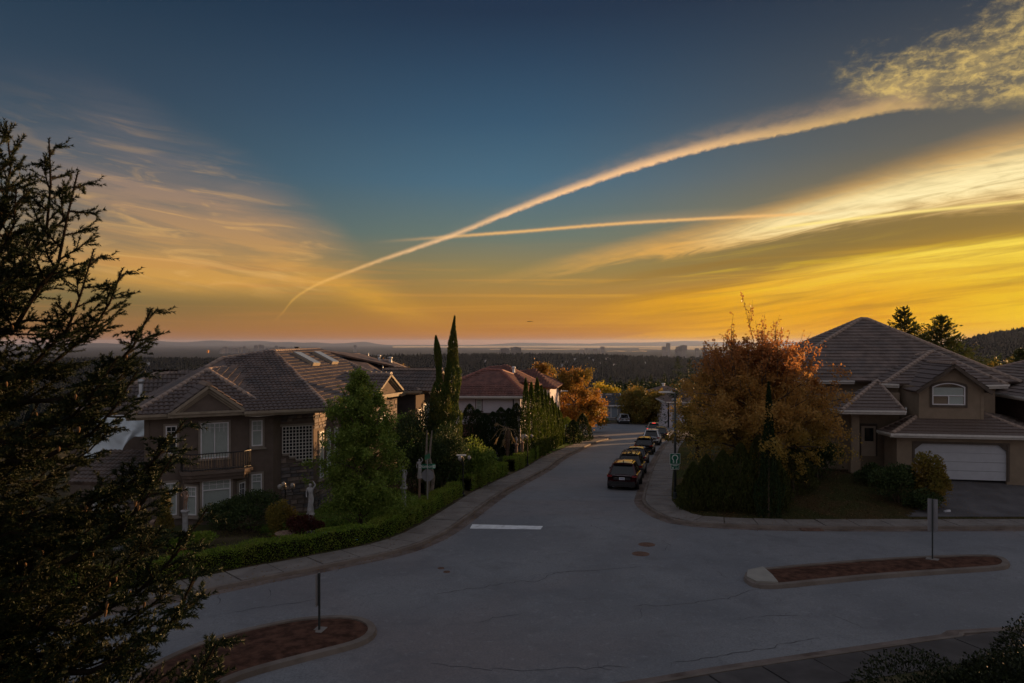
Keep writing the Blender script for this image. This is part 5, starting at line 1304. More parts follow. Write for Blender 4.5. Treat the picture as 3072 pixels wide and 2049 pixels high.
def scatter_on(path, n, rad, r_):
    t = r_.uniform(0.15, 1.02, n) * (len(path) - 1); k = np.clip(t.astype(int), 0, len(path) - 2); f = (t - k)[:, None]
    return path[k] * (1 - f) + path[k + 1] * f + r_.normal(size=(n, 3)) * rad

def broadleaf(name, label, base, H, rx, zc, rz, n_limb, leafm, nleaf, size, seed, trunk_h=1.5, tr=0.14, upright=0.6, group=None, wands=0, barkm='bark', aspect=0.6, cat='tree', hollow=0.55, low=0.0, wl=2.0, wn=34, wsz=.8):
    """tree whose crown fills an ellipsoid centre zc, radii rx, rz above the base"""
    r_ = np.random.default_rng(seed); e = empty(name, base, label, cat, group); tb = MB(); P_ = []; base0 = np.zeros(3)
    top = np.array([r_.normal() * .1, r_.normal() * .1, H * .8]); trunk = np.array([base0, base0 + (0.04, 0.03, trunk_h), base0 + (top - base0) * .55, top])
    tb.tube(trunk, [tr, tr * .85, tr * .5, tr * .15], 8); per = max(1, nleaf // (n_limb * 7 * 5))
    for i in range(n_limb):
        f = i / max(1, n_limb - 1); z0 = trunk_h * .7 + (H * .78 - trunk_h * .7) * f ** 1.1; a = i * 2.399 + r_.uniform(-.3, .3)
        zt = min(H * .95, z0 + r_.uniform(.3, 1.2) * H * .16 * (1 + upright)); q = np.clip((zt - zc) / rz, -.97, .97); rr = rx * math.sqrt(1 - q * q) * r_.uniform(.72, 1.08)
        tgt = np.array([math.cos(a) * rr, math.sin(a) * rr, zt]); st = np.array([trunk[0][0], trunk[0][1], z0]) + (top * (z0 / (H * .8))) * np.array([1, 1, 0])
        d = tgt - st; L = np.linalg.norm(d); limb = curve_pts(st, d + np.array([0, 0, L * .25]), L, 5, r_, -0.05, .10)
        tb.tube(limb, list(np.linspace(tr * .42, tr * .08, 6)), 5, False)
        for j in range(7):
            t_ = r_.uniform(.25, 1.0); k = min(4, int(t_ * 5)); s0 = limb[k]; dd = (limb[min(5, k + 1)] - limb[k]); dd = dd / (np.linalg.norm(dd) + 1e-9) + r_.normal(size=3) * .75; dd[2] += upright * .5
            tw = curve_pts(s0, dd, L * r_.uniform(.22, .45), 4, r_, .02, .18); tb.tube(tw, [tr * .12, tr * .10, tr * .07, tr * .05, tr * .03], 3, False)
            for _ in range(5):
                s1 = tw[r_.integers(1, 5)]; t2 = curve_pts(s1, (tw[-1] - tw[0]) + r_.normal(size=3) * .6 * L * .3, L * r_.uniform(.10, .22), 3, r_, 0, .2)
                P_.append(scatter_on(t2, per, size * .9, r_))
    for i in range(wands):
        a = r_.uniform(0, 2 * math.pi); rr = rx * .80 * math.sqrt(r_.uniform(0, 1)); q = rr / rx; z0 = zc + rz * math.sqrt(1 - q * q) * .72; L = wl * r_.uniform(.5, 1.1) * (1.25 - q)
        w = curve_pts((math.cos(a) * rr * .85, math.sin(a) * rr * .85, z0), (math.cos(a) * .35 * q * 1.6, math.sin(a) * .35 * q * 1.6, 1), L, 5, r_, .01, .09); tb.tube(w, [.028, .024, .02, .015, .01, .006], 4, False); P_.append(scatter_on(w, int(wn * L / wl), size * .5, r_))
        for _ in range(4):
            k = r_.integers(1, 4); s_ = curve_pts(w[k], r_.normal(size=3) * .5 + (0, 0, .8), L * r_.uniform(.2, .42), 3, r_, .03, .1); tb.tube(s_, [.012, .01, .008, .005], 3, False); P_.append(scatter_on(s_, int(wn * .45), size * .5, r_))
    pts = np.concatenate(P_)
    if low: pts = pts[pts[:, 2] > low]
    V, F = leaves(pts, size, r_, None, aspect)
    tb.build('trunk', M[barkm], e, True, world=False); link('crown', npmesh('crown', V, F, leafm), e, False); return e

def bush(name, label, c, rx, ry, h, n, size, m, seed, group=None, lumps=9, cat='bush', dirs_up=0.3, aspect=.6, flat=False, core=True):
    r_ = np.random.default_rng(seed); e = empty(name, c, label, cat, group); C_ = []; 
    for i in range(lumps):
        a = r_.uniform(0, 2 * math.pi); q = math.sqrt(r_.uniform(0, .8)); C_.append((math.cos(a) * q * rx * .75, math.sin(a) * q * ry * .75, h * r_.uniform(.25, .72) * (1 - .35 * q * q), r_.uniform(.30, .52)))
    C_.append((0, 0, h * .5, .62)); P_ = []; D_ = []
    k = n // len(C_)
    for (x, y, z_, s) in C_:
        d = r_.normal(size=(k, 3)); d /= np.linalg.norm(d, axis=1)[:, None]; d[:, 2] = np.where(r_.uniform(size=k) < .75, np.abs(d[:, 2]), d[:, 2]); rad = r_.uniform(.55, 1.05, k) ** .6
        P_.append(np.array([x, y, z_]) + d * rad[:, None] * np.array([rx * s, ry * s, h * s * .75])); D_.append(d)
    p = np.concatenate(P_); D_ = np.concatenate(D_); ok = p[:, 2] > 0.02; p, D_ = p[ok], D_[ok]
    D_ = D_ + np.array([0, 0, dirs_up]); V, F = leaves(p, size, r_, D_, aspect, spread=.9); link('foliage', npmesh('foliage', V, F, m), e, False)
    tb = MB()
    for i in range(6):
        a = r_.uniform(0, 6.28); x, y, z_, s = C_[i % len(C_)]; tb.tube([(0.1 * math.cos(a), .1 * math.sin(a), -.15), (x * .5, y * .5, z_ * .55), (x, y, z_)], [.035, .025, .01], 4, False)
    tb.build('stems', M['bark'], e, world=False); return e

def columnar(name, label, c, r, h, n, size, m, seed, group=None, taper=.9, flare=0.0, cat='cypress', tip=.35, streak=7, lean=(0, 0)):
    """narrow upright cedar or cypress built of vertical sprays"""
    r_ = np.random.default_rng(seed); e = empty(name, c, label, cat, group); t_ = r_.uniform(0, 1, n) ** .9; a = r_.uniform(0, 2 * math.pi, n); ph = r_.uniform(0, 6.28, 4)
    prof = np.where(t_ < .12, .72 + .28 * t_ / .12, np.where(t_ < 1 - tip, 1 - (1 - taper) * (t_ - .12), taper * ((1 - t_) / tip) ** .62)) * (1 + flare * (1 - t_))
    lump = 1 + .13 * np.sin(a * streak + ph[0] + 3 * np.sin(t_ * 5 + ph[1])) + .09 * np.sin(t_ * 19 + 2 * a + ph[2])
    rr = r * prof * lump * r_.uniform(.72, 1.03, n) ** .5
    zz = t_ * h; sway = (r * .32 * np.sin(t_ * 6.5 + ph[3]) * t_ if cat == 'cypress' else 0 * t_); rr = rr * (1 + (.28 * np.sin(t_ * 11 + ph[3]) + .18 * np.sin(t_ * 23)) * (t_ > .45)) if cat == 'cypress' else rr
    p = np.stack([rr * np.cos(a) + lean[0] * t_ * t_ + sway, rr * np.sin(a) + lean[1] * t_ * t_, zz], 1); d = np.stack([np.cos(a) * .35, np.sin(a) * .35, np.full(n, 1.0)], 1)
    V, F = leaves(p, size, r_, d, .38, spread=.28); link('foliage', npmesh('foliage', V, F, m), e, False)
    tb = MB(); tb.tube([(0, 0, -.2), (lean[0] * .25, lean[1] * .25, h * .5), (lean[0] * .8, lean[1] * .8, h * .9)], [.09 * max(.5, r), .06 * max(.5, r), .01], 6, False); tb.build('trunk', M['bark'], e, world=False); return e

def conifer(name, label, c, H, R_, m, seed, group=None, nw=26, nb=9, dens=26, size=.34, cat='conifer', start=.08, trunk=True, up=.15, sp=.10):
    r_ = np.random.default_rng(seed); e = empty(name, c, label, cat, group); P_ = []; D_ = []; tb = MB()
    if trunk: tb.tube([(0, 0, -.3), (0, 0, H * .6), (0, 0, H)], [H * .014, H * .008, .015], 6, False)
    for w in range(nw):
        f = (w + r_.uniform(-.3, .3)) / nw; z0 = H * (start + (1 - start) * f); L0 = R_ * (1 - f) ** .82 * (1.0 if f > .12 else .85) + .12
        for b_ in range(nb):
            a = r_.uniform(0, 6.283); L = L0 * r_.uniform(.6, 1.12); el_ = .55 * f - .12 + r_.normal() * .1
            path = curve_pts((0, 0, z0), (math.cos(a), math.sin(a), el_), L, 4, r_, up * (.15 - .0), .05)
            if trunk and L > .5: tb.tube(path, [.03, .02, .015, .01, .005], 3, False)
            k = max(3, int(dens * L / R_)); p = scatter_on(path, k, L * sp * .7, r_); P_.append(p); d = np.tile(path[-1] - path[0], (k, 1)); d /= np.linalg.norm(d[0]) + 1e-9; D_.append(d + r_.normal(size=(k, 3)) * .35)
    P_.append(np.stack([r_.normal(0, .03, 12), r_.normal(0, .03, 12), np.linspace(H * .93, H * 1.0, 12)], 1)); D_.append(np.tile([0, 0, 1.], (12, 1)))
    V, F = leaves(np.concatenate(P_), size, r_, np.concatenate(D_), .34, spread=.35); link('crown', npmesh('crown', V, F, m), e, False)
    if trunk: tb.build('trunk', M['bark'], e, world=False)
    return e
def hedge(name, label, pl, wd, ht, n_per_m2, size, m, seed, group=None, wob=.05, zf=g, lift=.12):
    r_ = np.random.default_rng(seed); e = empty(name, (float(pl[0][0]), float(pl[0][1]), float(zf(*pl[0]))), label, 'hedge', group); pl = resample(pl, .15)
    L = np.concatenate([[0], np.cumsum(np.hypot(*np.diff(pl, axis=0).T))]); tot = L[-1]; per = 2 * ht + wd; n = int(tot * per * n_per_m2); s = r_.uniform(0, tot, n); q = r_.uniform(0, per, n)
    cx_ = np.interp(s, L, pl[:, 0]); cy_ = np.interp(s, L, pl[:, 1]); tg = np.gradient(pl, axis=0); tg /= np.hypot(tg[:, 0], tg[:, 1])[:, None]; tx = np.interp(s, L, tg[:, 0]); ty = np.interp(s, L, tg[:, 1])
    hh = ht * (1 + wob * 1.2 * np.sin(s * 1.9 + seed) + wob * np.sin(s * 4.3)); ww = wd * (1 + wob * 1.5 * np.sin(s * 2.6 + 1) + wob * np.sin(s * 6.1))
    off = np.where(q < ht, -ww / 2, np.where(q > ht + wd, ww / 2, (q - ht - wd / 2) * ww / wd)); z_ = np.where(q < ht, q / ht * hh, np.where(q > ht + wd, (per - q) / ht * hh, hh))
    rnd_ = np.minimum(1, (hh - z_) / .12 + .25 * (np.abs(off) < ww * .38)); off = off * np.where((q > ht) & (q < ht + wd), 1, .86 + .14 * np.clip((hh - z_) / .15, 0, 1)) 
    dep = np.abs(r_.normal(0, .055, n)); nx = np.where(q < ht, -1, np.where(q > ht + wd, 1, 0)); nzz = (nx == 0) * 1.0
    off = off - nx * dep + r_.normal(0, .015, n); z_ = z_ - nzz * dep + r_.normal(0, .02, n) + (r_.uniform(size=n) < .03) * nzz * .09
    x = cx_ - ty * off; y = cy_ + tx * off; p = np.stack([x, y, zf(x, y) + lift + np.maximum(.02, z_)], 1); d = np.stack([-ty * nx, tx * nx, nzz + .35], 1)
    o = np.array(e.location); V, F = leaves(p - o, size, r_, d, .55, spread=.8); link('foliage', npmesh('foliage', V, F, m), e, False)
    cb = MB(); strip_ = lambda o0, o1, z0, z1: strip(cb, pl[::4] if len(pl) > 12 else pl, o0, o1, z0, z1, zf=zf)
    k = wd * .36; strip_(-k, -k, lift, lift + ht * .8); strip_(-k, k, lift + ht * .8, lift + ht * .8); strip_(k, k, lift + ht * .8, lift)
    cb.v = [tuple(np.array(v) - o) for v in cb.v]; cb.build('branches', M['hedge_core'], e, world=False); return e  # solid dark core behind the leaves, the inner shade put into its colour
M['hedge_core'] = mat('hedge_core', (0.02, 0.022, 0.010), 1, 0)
LG = leafmat
M['l_hedge'] = LG('hedge_leaf', [(0.086, 0.157, 0.017), (0.146, 0.234, 0.024), (0.245, 0.327, 0.036), (0.110, 0.184, 0.022)], .3, [(0.123, 0.195, 0.022), (0.270, 0.315, 0.041), (0.173, 0.184, 0.041)], 1.2)
M['l_birch'] = LG('birch_leaf', [(0.077, 0.140, 0.021), (0.138, 0.217, 0.036), (0.281, 0.356, 0.063), (0.103, 0.166, 0.026)], .35, [(0.114, 0.180, 0.026), (0.227, 0.281, 0.054)], .8)
M['l_dark'] = LG('dark_leaf', [(0.024, 0.046, 0.016), (0.041, 0.068, 0.019), (0.074, 0.101, 0.030)], .25)
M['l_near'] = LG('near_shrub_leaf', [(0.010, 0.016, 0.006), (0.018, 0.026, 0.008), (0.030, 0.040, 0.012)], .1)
M['l_clump'] = LG('clump_leaf', [(0.039, 0.055, 0.014), (0.065, 0.081, 0.019), (0.091, 0.099, 0.024)], .25, [(0.078, 0.078, 0.022), (0.052, 0.058, 0.014)], .6)
M['l_cypress'] = LG('cypress_leaf', [(0.039, 0.073, 0.019), (0.079, 0.119, 0.024), (0.131, 0.155, 0.029)], .25, [(0.061, 0.082, 0.023), (0.150, 0.146, 0.029)], 1.0)
M['l_cedar'] = LG('cedar_leaf', [(0.013, 0.029, 0.011), (0.023, 0.044, 0.014), (0.037, 0.057, 0.016)], .25)
M['l_thuja'] = LG('thuja_leaf', [(0.037, 0.064, 0.010), (0.066, 0.105, 0.014), (0.115, 0.141, 0.020)], .3)
M['l_fir'] = LG('fir_needle', [(0.027, 0.046, 0.014), (0.046, 0.070, 0.019), (0.074, 0.097, 0.027)], .25, [(0.038, 0.054, 0.016), (0.095, 0.095, 0.030)], 1.2)
M['l_maple'] = LG('maple_leaf', [(0.270, 0.115, 0.027), (0.189, 0.115, 0.030), (0.338, 0.162, 0.038), (0.162, 0.101, 0.027)], .45, [(0.351, 0.101, 0.030), (0.216, 0.081, 0.027), (0.405, 0.135, 0.034)], .35)
M['l_olive'] = LG('olive_leaf', [(0.176, 0.155, 0.032), (0.281, 0.209, 0.041), (0.124, 0.128, 0.029)], .4, [(0.351, 0.219, 0.041), (0.211, 0.146, 0.032)], .5)
M['l_orange'] = LG('autumn_leaf', [(0.421, 0.182, 0.041), (0.527, 0.274, 0.049), (0.264, 0.155, 0.032), (0.351, 0.128, 0.032)], .45, [(0.211, 0.163, 0.032), (0.316, 0.219, 0.041)], .3)
M['l_yellow'] = LG('yellow_leaf', [(0.597, 0.401, 0.032), (0.456, 0.347, 0.032), (0.281, 0.274, 0.041)], .45)
M['l_redbush'] = LG('red_leaf', [(0.056, 0.014, 0.011), (0.082, 0.020, 0.013), (0.037, 0.013, 0.010)], .3)
M['l_far'] = mat('far_wood', (0.010, 0.014, 0.014), 1.0, 0.0, var=.3, scale=.01)
M['straw'] = LG('straw', [(0.24, 0.17, 0.09), (0.32, 0.24, 0.13), (0.17, 0.12, 0.06)], .2)

def at(u, v, D): p = P(u, v, D); return p
def gz(x, D, f=g): return float(f(np.array([x]), np.array([D]))[0]) if f is not g else g(x, D)
def ux(u, D): return (u * D2P - CX) / FP * D        # u in the overview's pixels
def vz(v, D): return CZ - (v * D2P - CY) / FP * D

# ---- the green birch-like tree in the corner garden
D = 35.5; x = ux(826, D); zb0 = g(x, D) + .1; top = vz(848, D) - zb0
broadleaf('garden_tree', 'bushy small leaved green tree in front of the stone entry, sunlit at its right side', (x, D, zb0), top, 2.15, top * .40, top * .46, 40, M['l_birch'], 60000, .11, 11, trunk_h=.5, tr=.10, upright=.45, wands=16, wl=1.5, wn=36)
bush('bush', 'dark leafy shrub growing under the garden tree', (x + .3, D - .4, zb0), 2.3, 1.5, 2.4, 9000, .10, M['l_birch'], 12, lumps=12)
# ---- garden shrubs left to right
def B(u, D, w, h, n, size, m, seed, label, name='bush', zf=zL, **k):
    x = ux(u, D); return bush(name, label, (x, D, gz(x, D, zf)), w, w * .8, h, n, size, M[m], seed, **k)
B(575, 34.2, 2.0, 2.0, 8000, .09, 'l_dark', 21, 'wide dark shrub under the bay window, near the white statue column', lumps=12)
B(520, 34.6, 1.2, 1.5, 4500, .09, 'l_dark', 22, 'dark low shrub just right of the bronze figure on a column')
B(648, 33.5, .75, 1.75, 3500, .09, 'l_olive', 23, 'olive yellow shrub left of the white statue in the corner garden')
B(700, 32.8, 1.0, 1.15, 4500, .08, 'l_redbush', 24, 'dark red leaved shrub at the foot of the white garden statue')
B(445, 31.0, 1.25, .75, 4200, .08, 'l_hedge', 25, 'low bright green shrub behind the left end of the corner hedge')
B(340, 30.6, 1.0, 1.1, 3500, .08, 'l_dark', 26, 'dark shrub half hidden behind the fir branches')
B(380, 33.0, .5, 2.4, 2600, .08, 'l_olive', 27, 'narrow olive shrub against the stone wall left of the bay')
B(240, 30.0, 1.3, 1.6, 4500, .08, 'l_dark', 28, 'dense dark shrub far left below the fir')
B(806, 32.0, .35, .5, 700, .05, 'l_olive', 29, 'small dry tuft beside the turquoise cover')
B(915, 36.5, .6, .55, 900, .07, 'l_yellow', 30, 'little orange yellow plant right of the garden tree')
# behind the street sign
B(1015, 45.0, 2.0, 4.1, 12000, .12, 'l_dark', 31, 'tall rounded laurel left of the black garden lamp', lumps=16)
B(1085, 47.5, 1.6, 3.4, 9000, .12, 'l_birch', 32, 'rounded bright green laurel beside the dry grass patch', lumps=12)
B(945, 45.0, 1.9, 5.0, 11000, .13, 'l_dark', 33, 'tall dark evergreen shrub behind the garden tree, under the far balcony', lumps=16)
B(985, 46.5, 1.6, 5.6, 8000, .13, 'l_cedar', 34, 'dark evergreen thicket at the foot of the pale tree trunk', lumps=12)
# bare pale trunks by the sign
tb = MB(); x = ux(982, 41); zb0 = g(x, 41)
for dx, t_ in ((0, 0.0), (.28, .1)): tb.tube([(dx * .5, 0, 0), (dx + .03, 0, 1.6), (dx * .6 - .08, 0, 2.7), (dx - .05, .1, 4.2)], [.12, .10, .08, .03], 8)
e = empty('bare_trunk', (x, 41, zb0), 'pale bare forked trunk rising behind the street name sign', 'tree'); tb.build('trunk', mat('pale_bark', (.20, .17, .14), .9, .1, var=.3, scale=6, bump=.6), e, world=False)

# ---- twisted cypresses
D = 46.5
for i, (u, vt, r, lab, ln) in enumerate(((1004, 772, .48, 'slim cypress with ragged tip, leftmost of the three by the brown house', (-.05, 0)), (1022, 812, .52, 'shorter cypress squeezed between two taller spires', (.15, 0)), (1041, 727, .46, 'tallest thin cypress with drooping ragged tip near the lavender house', (.35, 0)))):
    x = ux(u, D) - ln[0] * .6; zb0 = g(x, D); h = vz(vt, D + i * .3) - zb0
    columnar('cypress', lab, (x, D + i * .3, zb0), r, h, 9500, .17, M['l_cypress'], 41 + i, group='spire cypresses by the brown house', taper=.55, flare=.75, tip=.30, lean=ln, streak=4)
# ---- dark cedars before the lavender house
for i, (u, vt, r) in enumerate(((1078, 928, .9), (1096, 940, .9), (1113, 950, .85), (1132, 946, .9), (1150, 936, .9), (1168, 938, .9), (1186, 926, .8))):
    D = 63 + i * .5; x = ux(u, D); zb0 = g(x, D); columnar('cedar', ('first', 'second', 'third', 'fourth', 'fifth', 'sixth', 'seventh')[i] + ' from the left in the dark clipped cedar screen before the lavender house', (x, D, zb0), r, vz(vt, D) - zb0, 3300, .17, M['l_cedar'], 50 + i, group='dark cedar screen', taper=.85, tip=.25, cat='cedar')
# ---- tall thuja row along the street
row = [(1207, 869, 62.5, .6), (1220, 878, 64.5, .75), (1233, 868, 67, .75), (1243, 886, 69, .72), (1252, 894, 71.5, .72), (1260, 903, 74, .72), (1268, 910, 76, .7), (1275, 925, 78, .68), (1282, 935, 80, .66), (1288, 948, 82, .62)]
for i, (u, vt, D, r) in enumerate(row):
    x = ux(u, D); zb0 = g(x, D); w_ = ('nearest and leftmost', 'second nearest', 'third nearest', 'fourth nearest', 'fifth nearest', 'sixth nearest', 'seventh nearest', 'eighth nearest', 'ninth nearest', 'farthest')[i]
    columnar('thuja', w_ + ' tree in the tall thuja row beside the street lamp', (x, D, zb0), r * .62, vz(vt, D) - zb0, 3600, .19, M['l_thuja'], 60 + i, group='tall thuja row by the lamp', taper=.86, tip=.38, cat='thuja', streak=5)
# ---- rounded shrubs, lawn trees further on
for i, (u, vt, vb, D, r, m) in enumerate(((1316, 964, 1012, 84, 1.0, 'l_cedar'), (1338, 950, 1008, 88, 1.1, 'l_cedar'), (1301, 958, 1010, 86, 1.5, 'l_hedge'))):
    x = ux(u, D); columnar('cone_shrub', ('egg shaped dark shrub on the lawn, nearer one', 'egg shaped dark shrub on the lawn, farther one', 'loose lighter green shrub behind the egg shaped pair')[i], (x, D, g(x, D)), r, vz(vt, D) - g(x, D), 4200, .18, M[m], 80 + i, taper=.9, tip=.6, cat='shrub')
def T(name, label, u, vt, D, rx, n, size, m, seed, zf=g, cat='tree', lowf=.5, **k):
    x = ux(u, D); zb0 = gz(x, D, zf); H = vz(vt, D) - zb0
    return broadleaf(name, label, (x, D, zb0), H, rx, H * (1 + lowf) / 2 * .95, H * (1 - lowf) / 2 + .2, 16, M[m], n, size, seed, trunk_h=H * .22, tr=.16, cat=cat, **k)
T('autumn_tree', 'orange brown tree beside the street lamp, before the far houses', 1318, 846, 92, 4.0, 17000, .26, 'l_orange', 90, lowf=.12, wands=8, wl=1.6)
T('autumn_tree', 'yellow orange tree rising behind the red roof', 1240, 836, 100, 3.6, 12000, .26, 'l_orange', 91, lowf=.3, wands=8, wl=1.6)
T('autumn_tree', 'rust coloured tree left of the small white car at the street end', 1352, 900, 106, 3.2, 9000, .26, 'l_orange', 92, lowf=.1)
T('yellow_tree', 'bright yellow green tree beside the distant chimney', 1386, 886, 165, 4.5, 7000, .42, 'l_yellow', 93, lowf=.3)
T('brown_tree', 'broad olive brown tree behind the clipped hedge at the street end', 1470, 900, 132, 5.0, 11000, .36, 'l_olive', 94, lowf=.2)
T('brown_tree', 'olive brown tree left of the far pale house', 1512, 905, 128, 4.0, 9000, .34, 'l_olive', 95, lowf=.2)
T('brown_tree', 'dark brown tree behind the grey bungalow', 1440, 905, 166, 4.2, 8000, .36, 'l_dark', 96, lowf=.2)
T('autumn_tree', 'small bare topped tree behind the brown roof vents', 900, 826, 75, 2.4, 3500, .2, 'l_orange', 97, lowf=.5)
T('olive_tree', 'leafy tree behind the near lamp post, left of the maple', 1600, 905, 66, 2.6, 9000, .18, 'l_olive', 98, lowf=.15)
hz = [(1375, 870, 190), (1402, 864, 205), (1424, 872, 215), (1448, 868, 225), (1462, 862, 220), (1478, 868, 235), (1494, 860, 200), (1512, 870, 210), (1526, 856, 190), (1556, 818, 120), (1583, 826, 128), (1438, 880, 180), (1390, 880, 175), (1505, 876, 170), (1610, 850, 140)]
hz.sort(key=lambda q: (q[2] <= 130, q[0]))
for i, (u, vt, D) in enumerate(hz):
    x = ux(u, D); zb0 = g(x, D) - 1; H = vz(vt, D) - zb0; w_ = ('far down the slope', 'beyond the street end')[i % 2]
    conifer('conifer', ORD[i] + ' from the left of the taller conifers standing behind the grey bungalow' if D > 130 else ('tall dark conifer beside the maple crown' if u == 1556 else 'dark conifer just behind the maple crown'), (x, D, zb0), H, H * .24, M['l_cedar'], 110 + i, group='conifers beyond the street end' if D > 130 else None, nw=22, nb=8, dens=22, size=.55 if D > 130 else .4, trunk=False, sp=.2)
for i in range(26):
    D = 175 + 8 * (i % 7); u = 1378 + i * 9.5; x = ux(u, D); zb0 = g(x, D) - 2
    H = vz(884 - 10 * abs(math.sin(i * 1.7)), D) - zb0
    conifer('conifer', ORD[i] + ' from the left of the small blurred conifers lining the slope beyond the street', (x, D, zb0), H, H * .27, M['l_dark'], 140 + i, group='conifers beyond the street end', nw=14, nb=8, dens=16, size=.9, trunk=False, sp=.25)
# ---- trees behind the beige house
for i, (u, vt, D, w, lab) in enumerate(((2076, 702, 74, .21, 'tall dark fir behind the beige roof, the fuller one'), (2162, 722, 72, .26, 'dark spiky fir behind the right slope of the beige roof'), (2118, 765, 78, .3, 'shorter dark fir between the two tall ones'), (2190, 778, 80, .28, 'low dark fir right of the spiky fir'), (2343, 800, 84, .24, 'dark fir at the right picture edge'))):
    x = ux(u, D); H = vz(vt, D) + 3.0; conifer('fir', lab, (x, D, -3.0), H, H * w * 1.75, M['l_fir'], 170 + i, nw=34, nb=14, dens=60, size=.34, cat='fir', up=.55, sp=.09, start=.25)
for i, (u, vt, D) in enumerate(((2225, 845, 90), (2255, 832, 92), (2285, 824, 95), (2308, 818, 90), (2330, 830, 86))):
    x = ux(u, D); H = vz(vt, D) + 4; broadleaf('tree', ('first', 'second', 'third', 'fourth', 'fifth')[i] + ' from the left of the brownish trees behind the beige and dark houses', (x, D, -4), H, 3.6, H * .62, H * .38, 12, M['l_olive'] if i % 2 else M['l_dark'], 5500, .28, 180 + i, group='trees behind the right houses', trunk_h=3, tr=.2)

# ---- the big maple and the cedars beneath it
D = 42.3; x = ux(1738, D); zb0 = gz(x, D, zR); H = vz(788, D) - zb0
mp = bpy.data.materials  # two leaf meshes: orange above, olive below, by position in one material
def maplemat():
    m = leafmat('maple_crown_leaf', [(0.52, 0.29, 0.085), (0.42, 0.25, 0.07), (0.60, 0.34, 0.09), (0.34, 0.22, 0.06)], .5); t = m.node_tree
    tcn = t.nodes.new('ShaderNodeTexCoord'); s_ = t.nodes.new('ShaderNodeSeparateXYZ'); t.links.new(tcn.outputs['Object'], s_.inputs[0]); z_ = E(t, s_.outputs[2]); xx = E(t, s_.outputs[0])
    rp = [n for n in t.nodes if n.type == 'VALTORGB'][0]; n1 = noise(t, tcn.outputs['Object'], .45, 3, .5)
    ge = t.nodes.new('ShaderNodeNewGeometry'); ri = E(t, ge.outputs['Random Per Island'])
    hi = ramp(t, ri, [(0, (0.50, 0.20, 0.07)), (.5, (0.38, 0.17, 0.055)), (1, (0.58, 0.27, 0.08))]); lo = ramp(t, ri, [(0, (0.36, 0.26, 0.06)), (.5, (0.46, 0.31, 0.07)), (1, (0.28, 0.22, 0.05))])
    f = z_ + (n1 - .5) * 4.0 + xx * .1
    c = mix(t, f.sm(5.2, 7.6), rp.outputs[0], hi); c = mix(t, f.sm(4.4, 2.6), c, lo)
    for l in list(t.links):
        if l.from_node == rp and l.to_node.type in ('BSDF_PRINCIPLED', 'BSDF_TRANSLUCENT'): t.links.new(c, l.to_socket)
    return m
mm_ = maplemat()
broadleaf('maple_tree', 'large autumn maple, red at the top and olive below, on the beige house lawn', (x, D, zb0), H, 4.55, H * .47, H * .46, 52, mm_, 72000, .15, 201, trunk_h=1.3, tr=.2, upright=.5, wands=54, wl=4.0, wn=42, wsz=1)
for i, (u, vt, D, r, lab) in enumerate(((1765, 878, 37.6, .44, 'slender dark cedar spire in front of the maple'), (1592, 1062, 39.6, .72, 'dark cedar at the left end of the clump under the maple'), (1622, 1045, 39.8, .8, 'second dark cedar from the left under the maple'), (1660, 1035, 39.2, .85, 'broad dark cedar in the middle of the clump under the maple'), (1700, 1018, 38.9, .9, 'broad dark cedar just left of the spire'), (1742, 1000, 38.8, .95, 'wide dark cedar at the foot of the spire'), (1776, 1030, 39.0, .75, 'dark cedar right of the spire'), (1820, 1020, 41.4, 1.1, 'dark rounded cedar at the right end of the clump under the maple'))):
    x = ux(u, D); zb0 = gz(x, D, zR); columnar('cedar', lab, (x, D, zb0), r, vz(vt, D) - zb0, 5600, .14, M['l_clump'] if i else M['l_cedar'], 210 + i, group='cedars under the maple', taper=.8 if i else .7, tip=.5 if i else .75, flare=.2 if i else .7, cat='cedar')
def Br(u, v, D, w, h, n, size, m, seed, label): x = ux(u, D); return bush('bush', label, (x, D, gz(x, D, zR)), w, w * .8, h, n, size, M[m], seed, lumps=12)
Br(2135, 1100, 39.5, 1.15, 3.0, 8000, .12, 'l_olive', 221, 'green and yellow shrub in front of the garage door')
Br(2060, 1100, 40.0, 1.5, 2.2, 7000, .12, 'l_dark', 222, 'dark shrub between the porch column and the garage door')
Br(2000, 1100, 42.5, 1.0, 1.3, 3500, .12, 'l_dark', 223, 'low dark shrub at the foot of the porch steps')
Br(2118, 1100, 38.9, 1.0, 1.2, 3500, .11, 'l_dark', 224, 'low dark shrub below the yellow green one at the driveway')
Br(1880, 1100, 43.5, 1.3, 2.4, 5000, .13, 'l_dark', 225, 'dark shrub between the maple and the porch column')
# near right shrub
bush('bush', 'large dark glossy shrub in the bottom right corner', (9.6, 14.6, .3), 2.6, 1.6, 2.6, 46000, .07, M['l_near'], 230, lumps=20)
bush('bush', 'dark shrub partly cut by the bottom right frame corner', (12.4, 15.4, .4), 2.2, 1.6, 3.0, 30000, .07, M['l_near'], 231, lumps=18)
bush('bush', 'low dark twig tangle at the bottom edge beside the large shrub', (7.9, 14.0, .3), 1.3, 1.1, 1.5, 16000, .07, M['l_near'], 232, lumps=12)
for i in range(5):
    x = 6.2 + i * 3.3; zz = 14.5
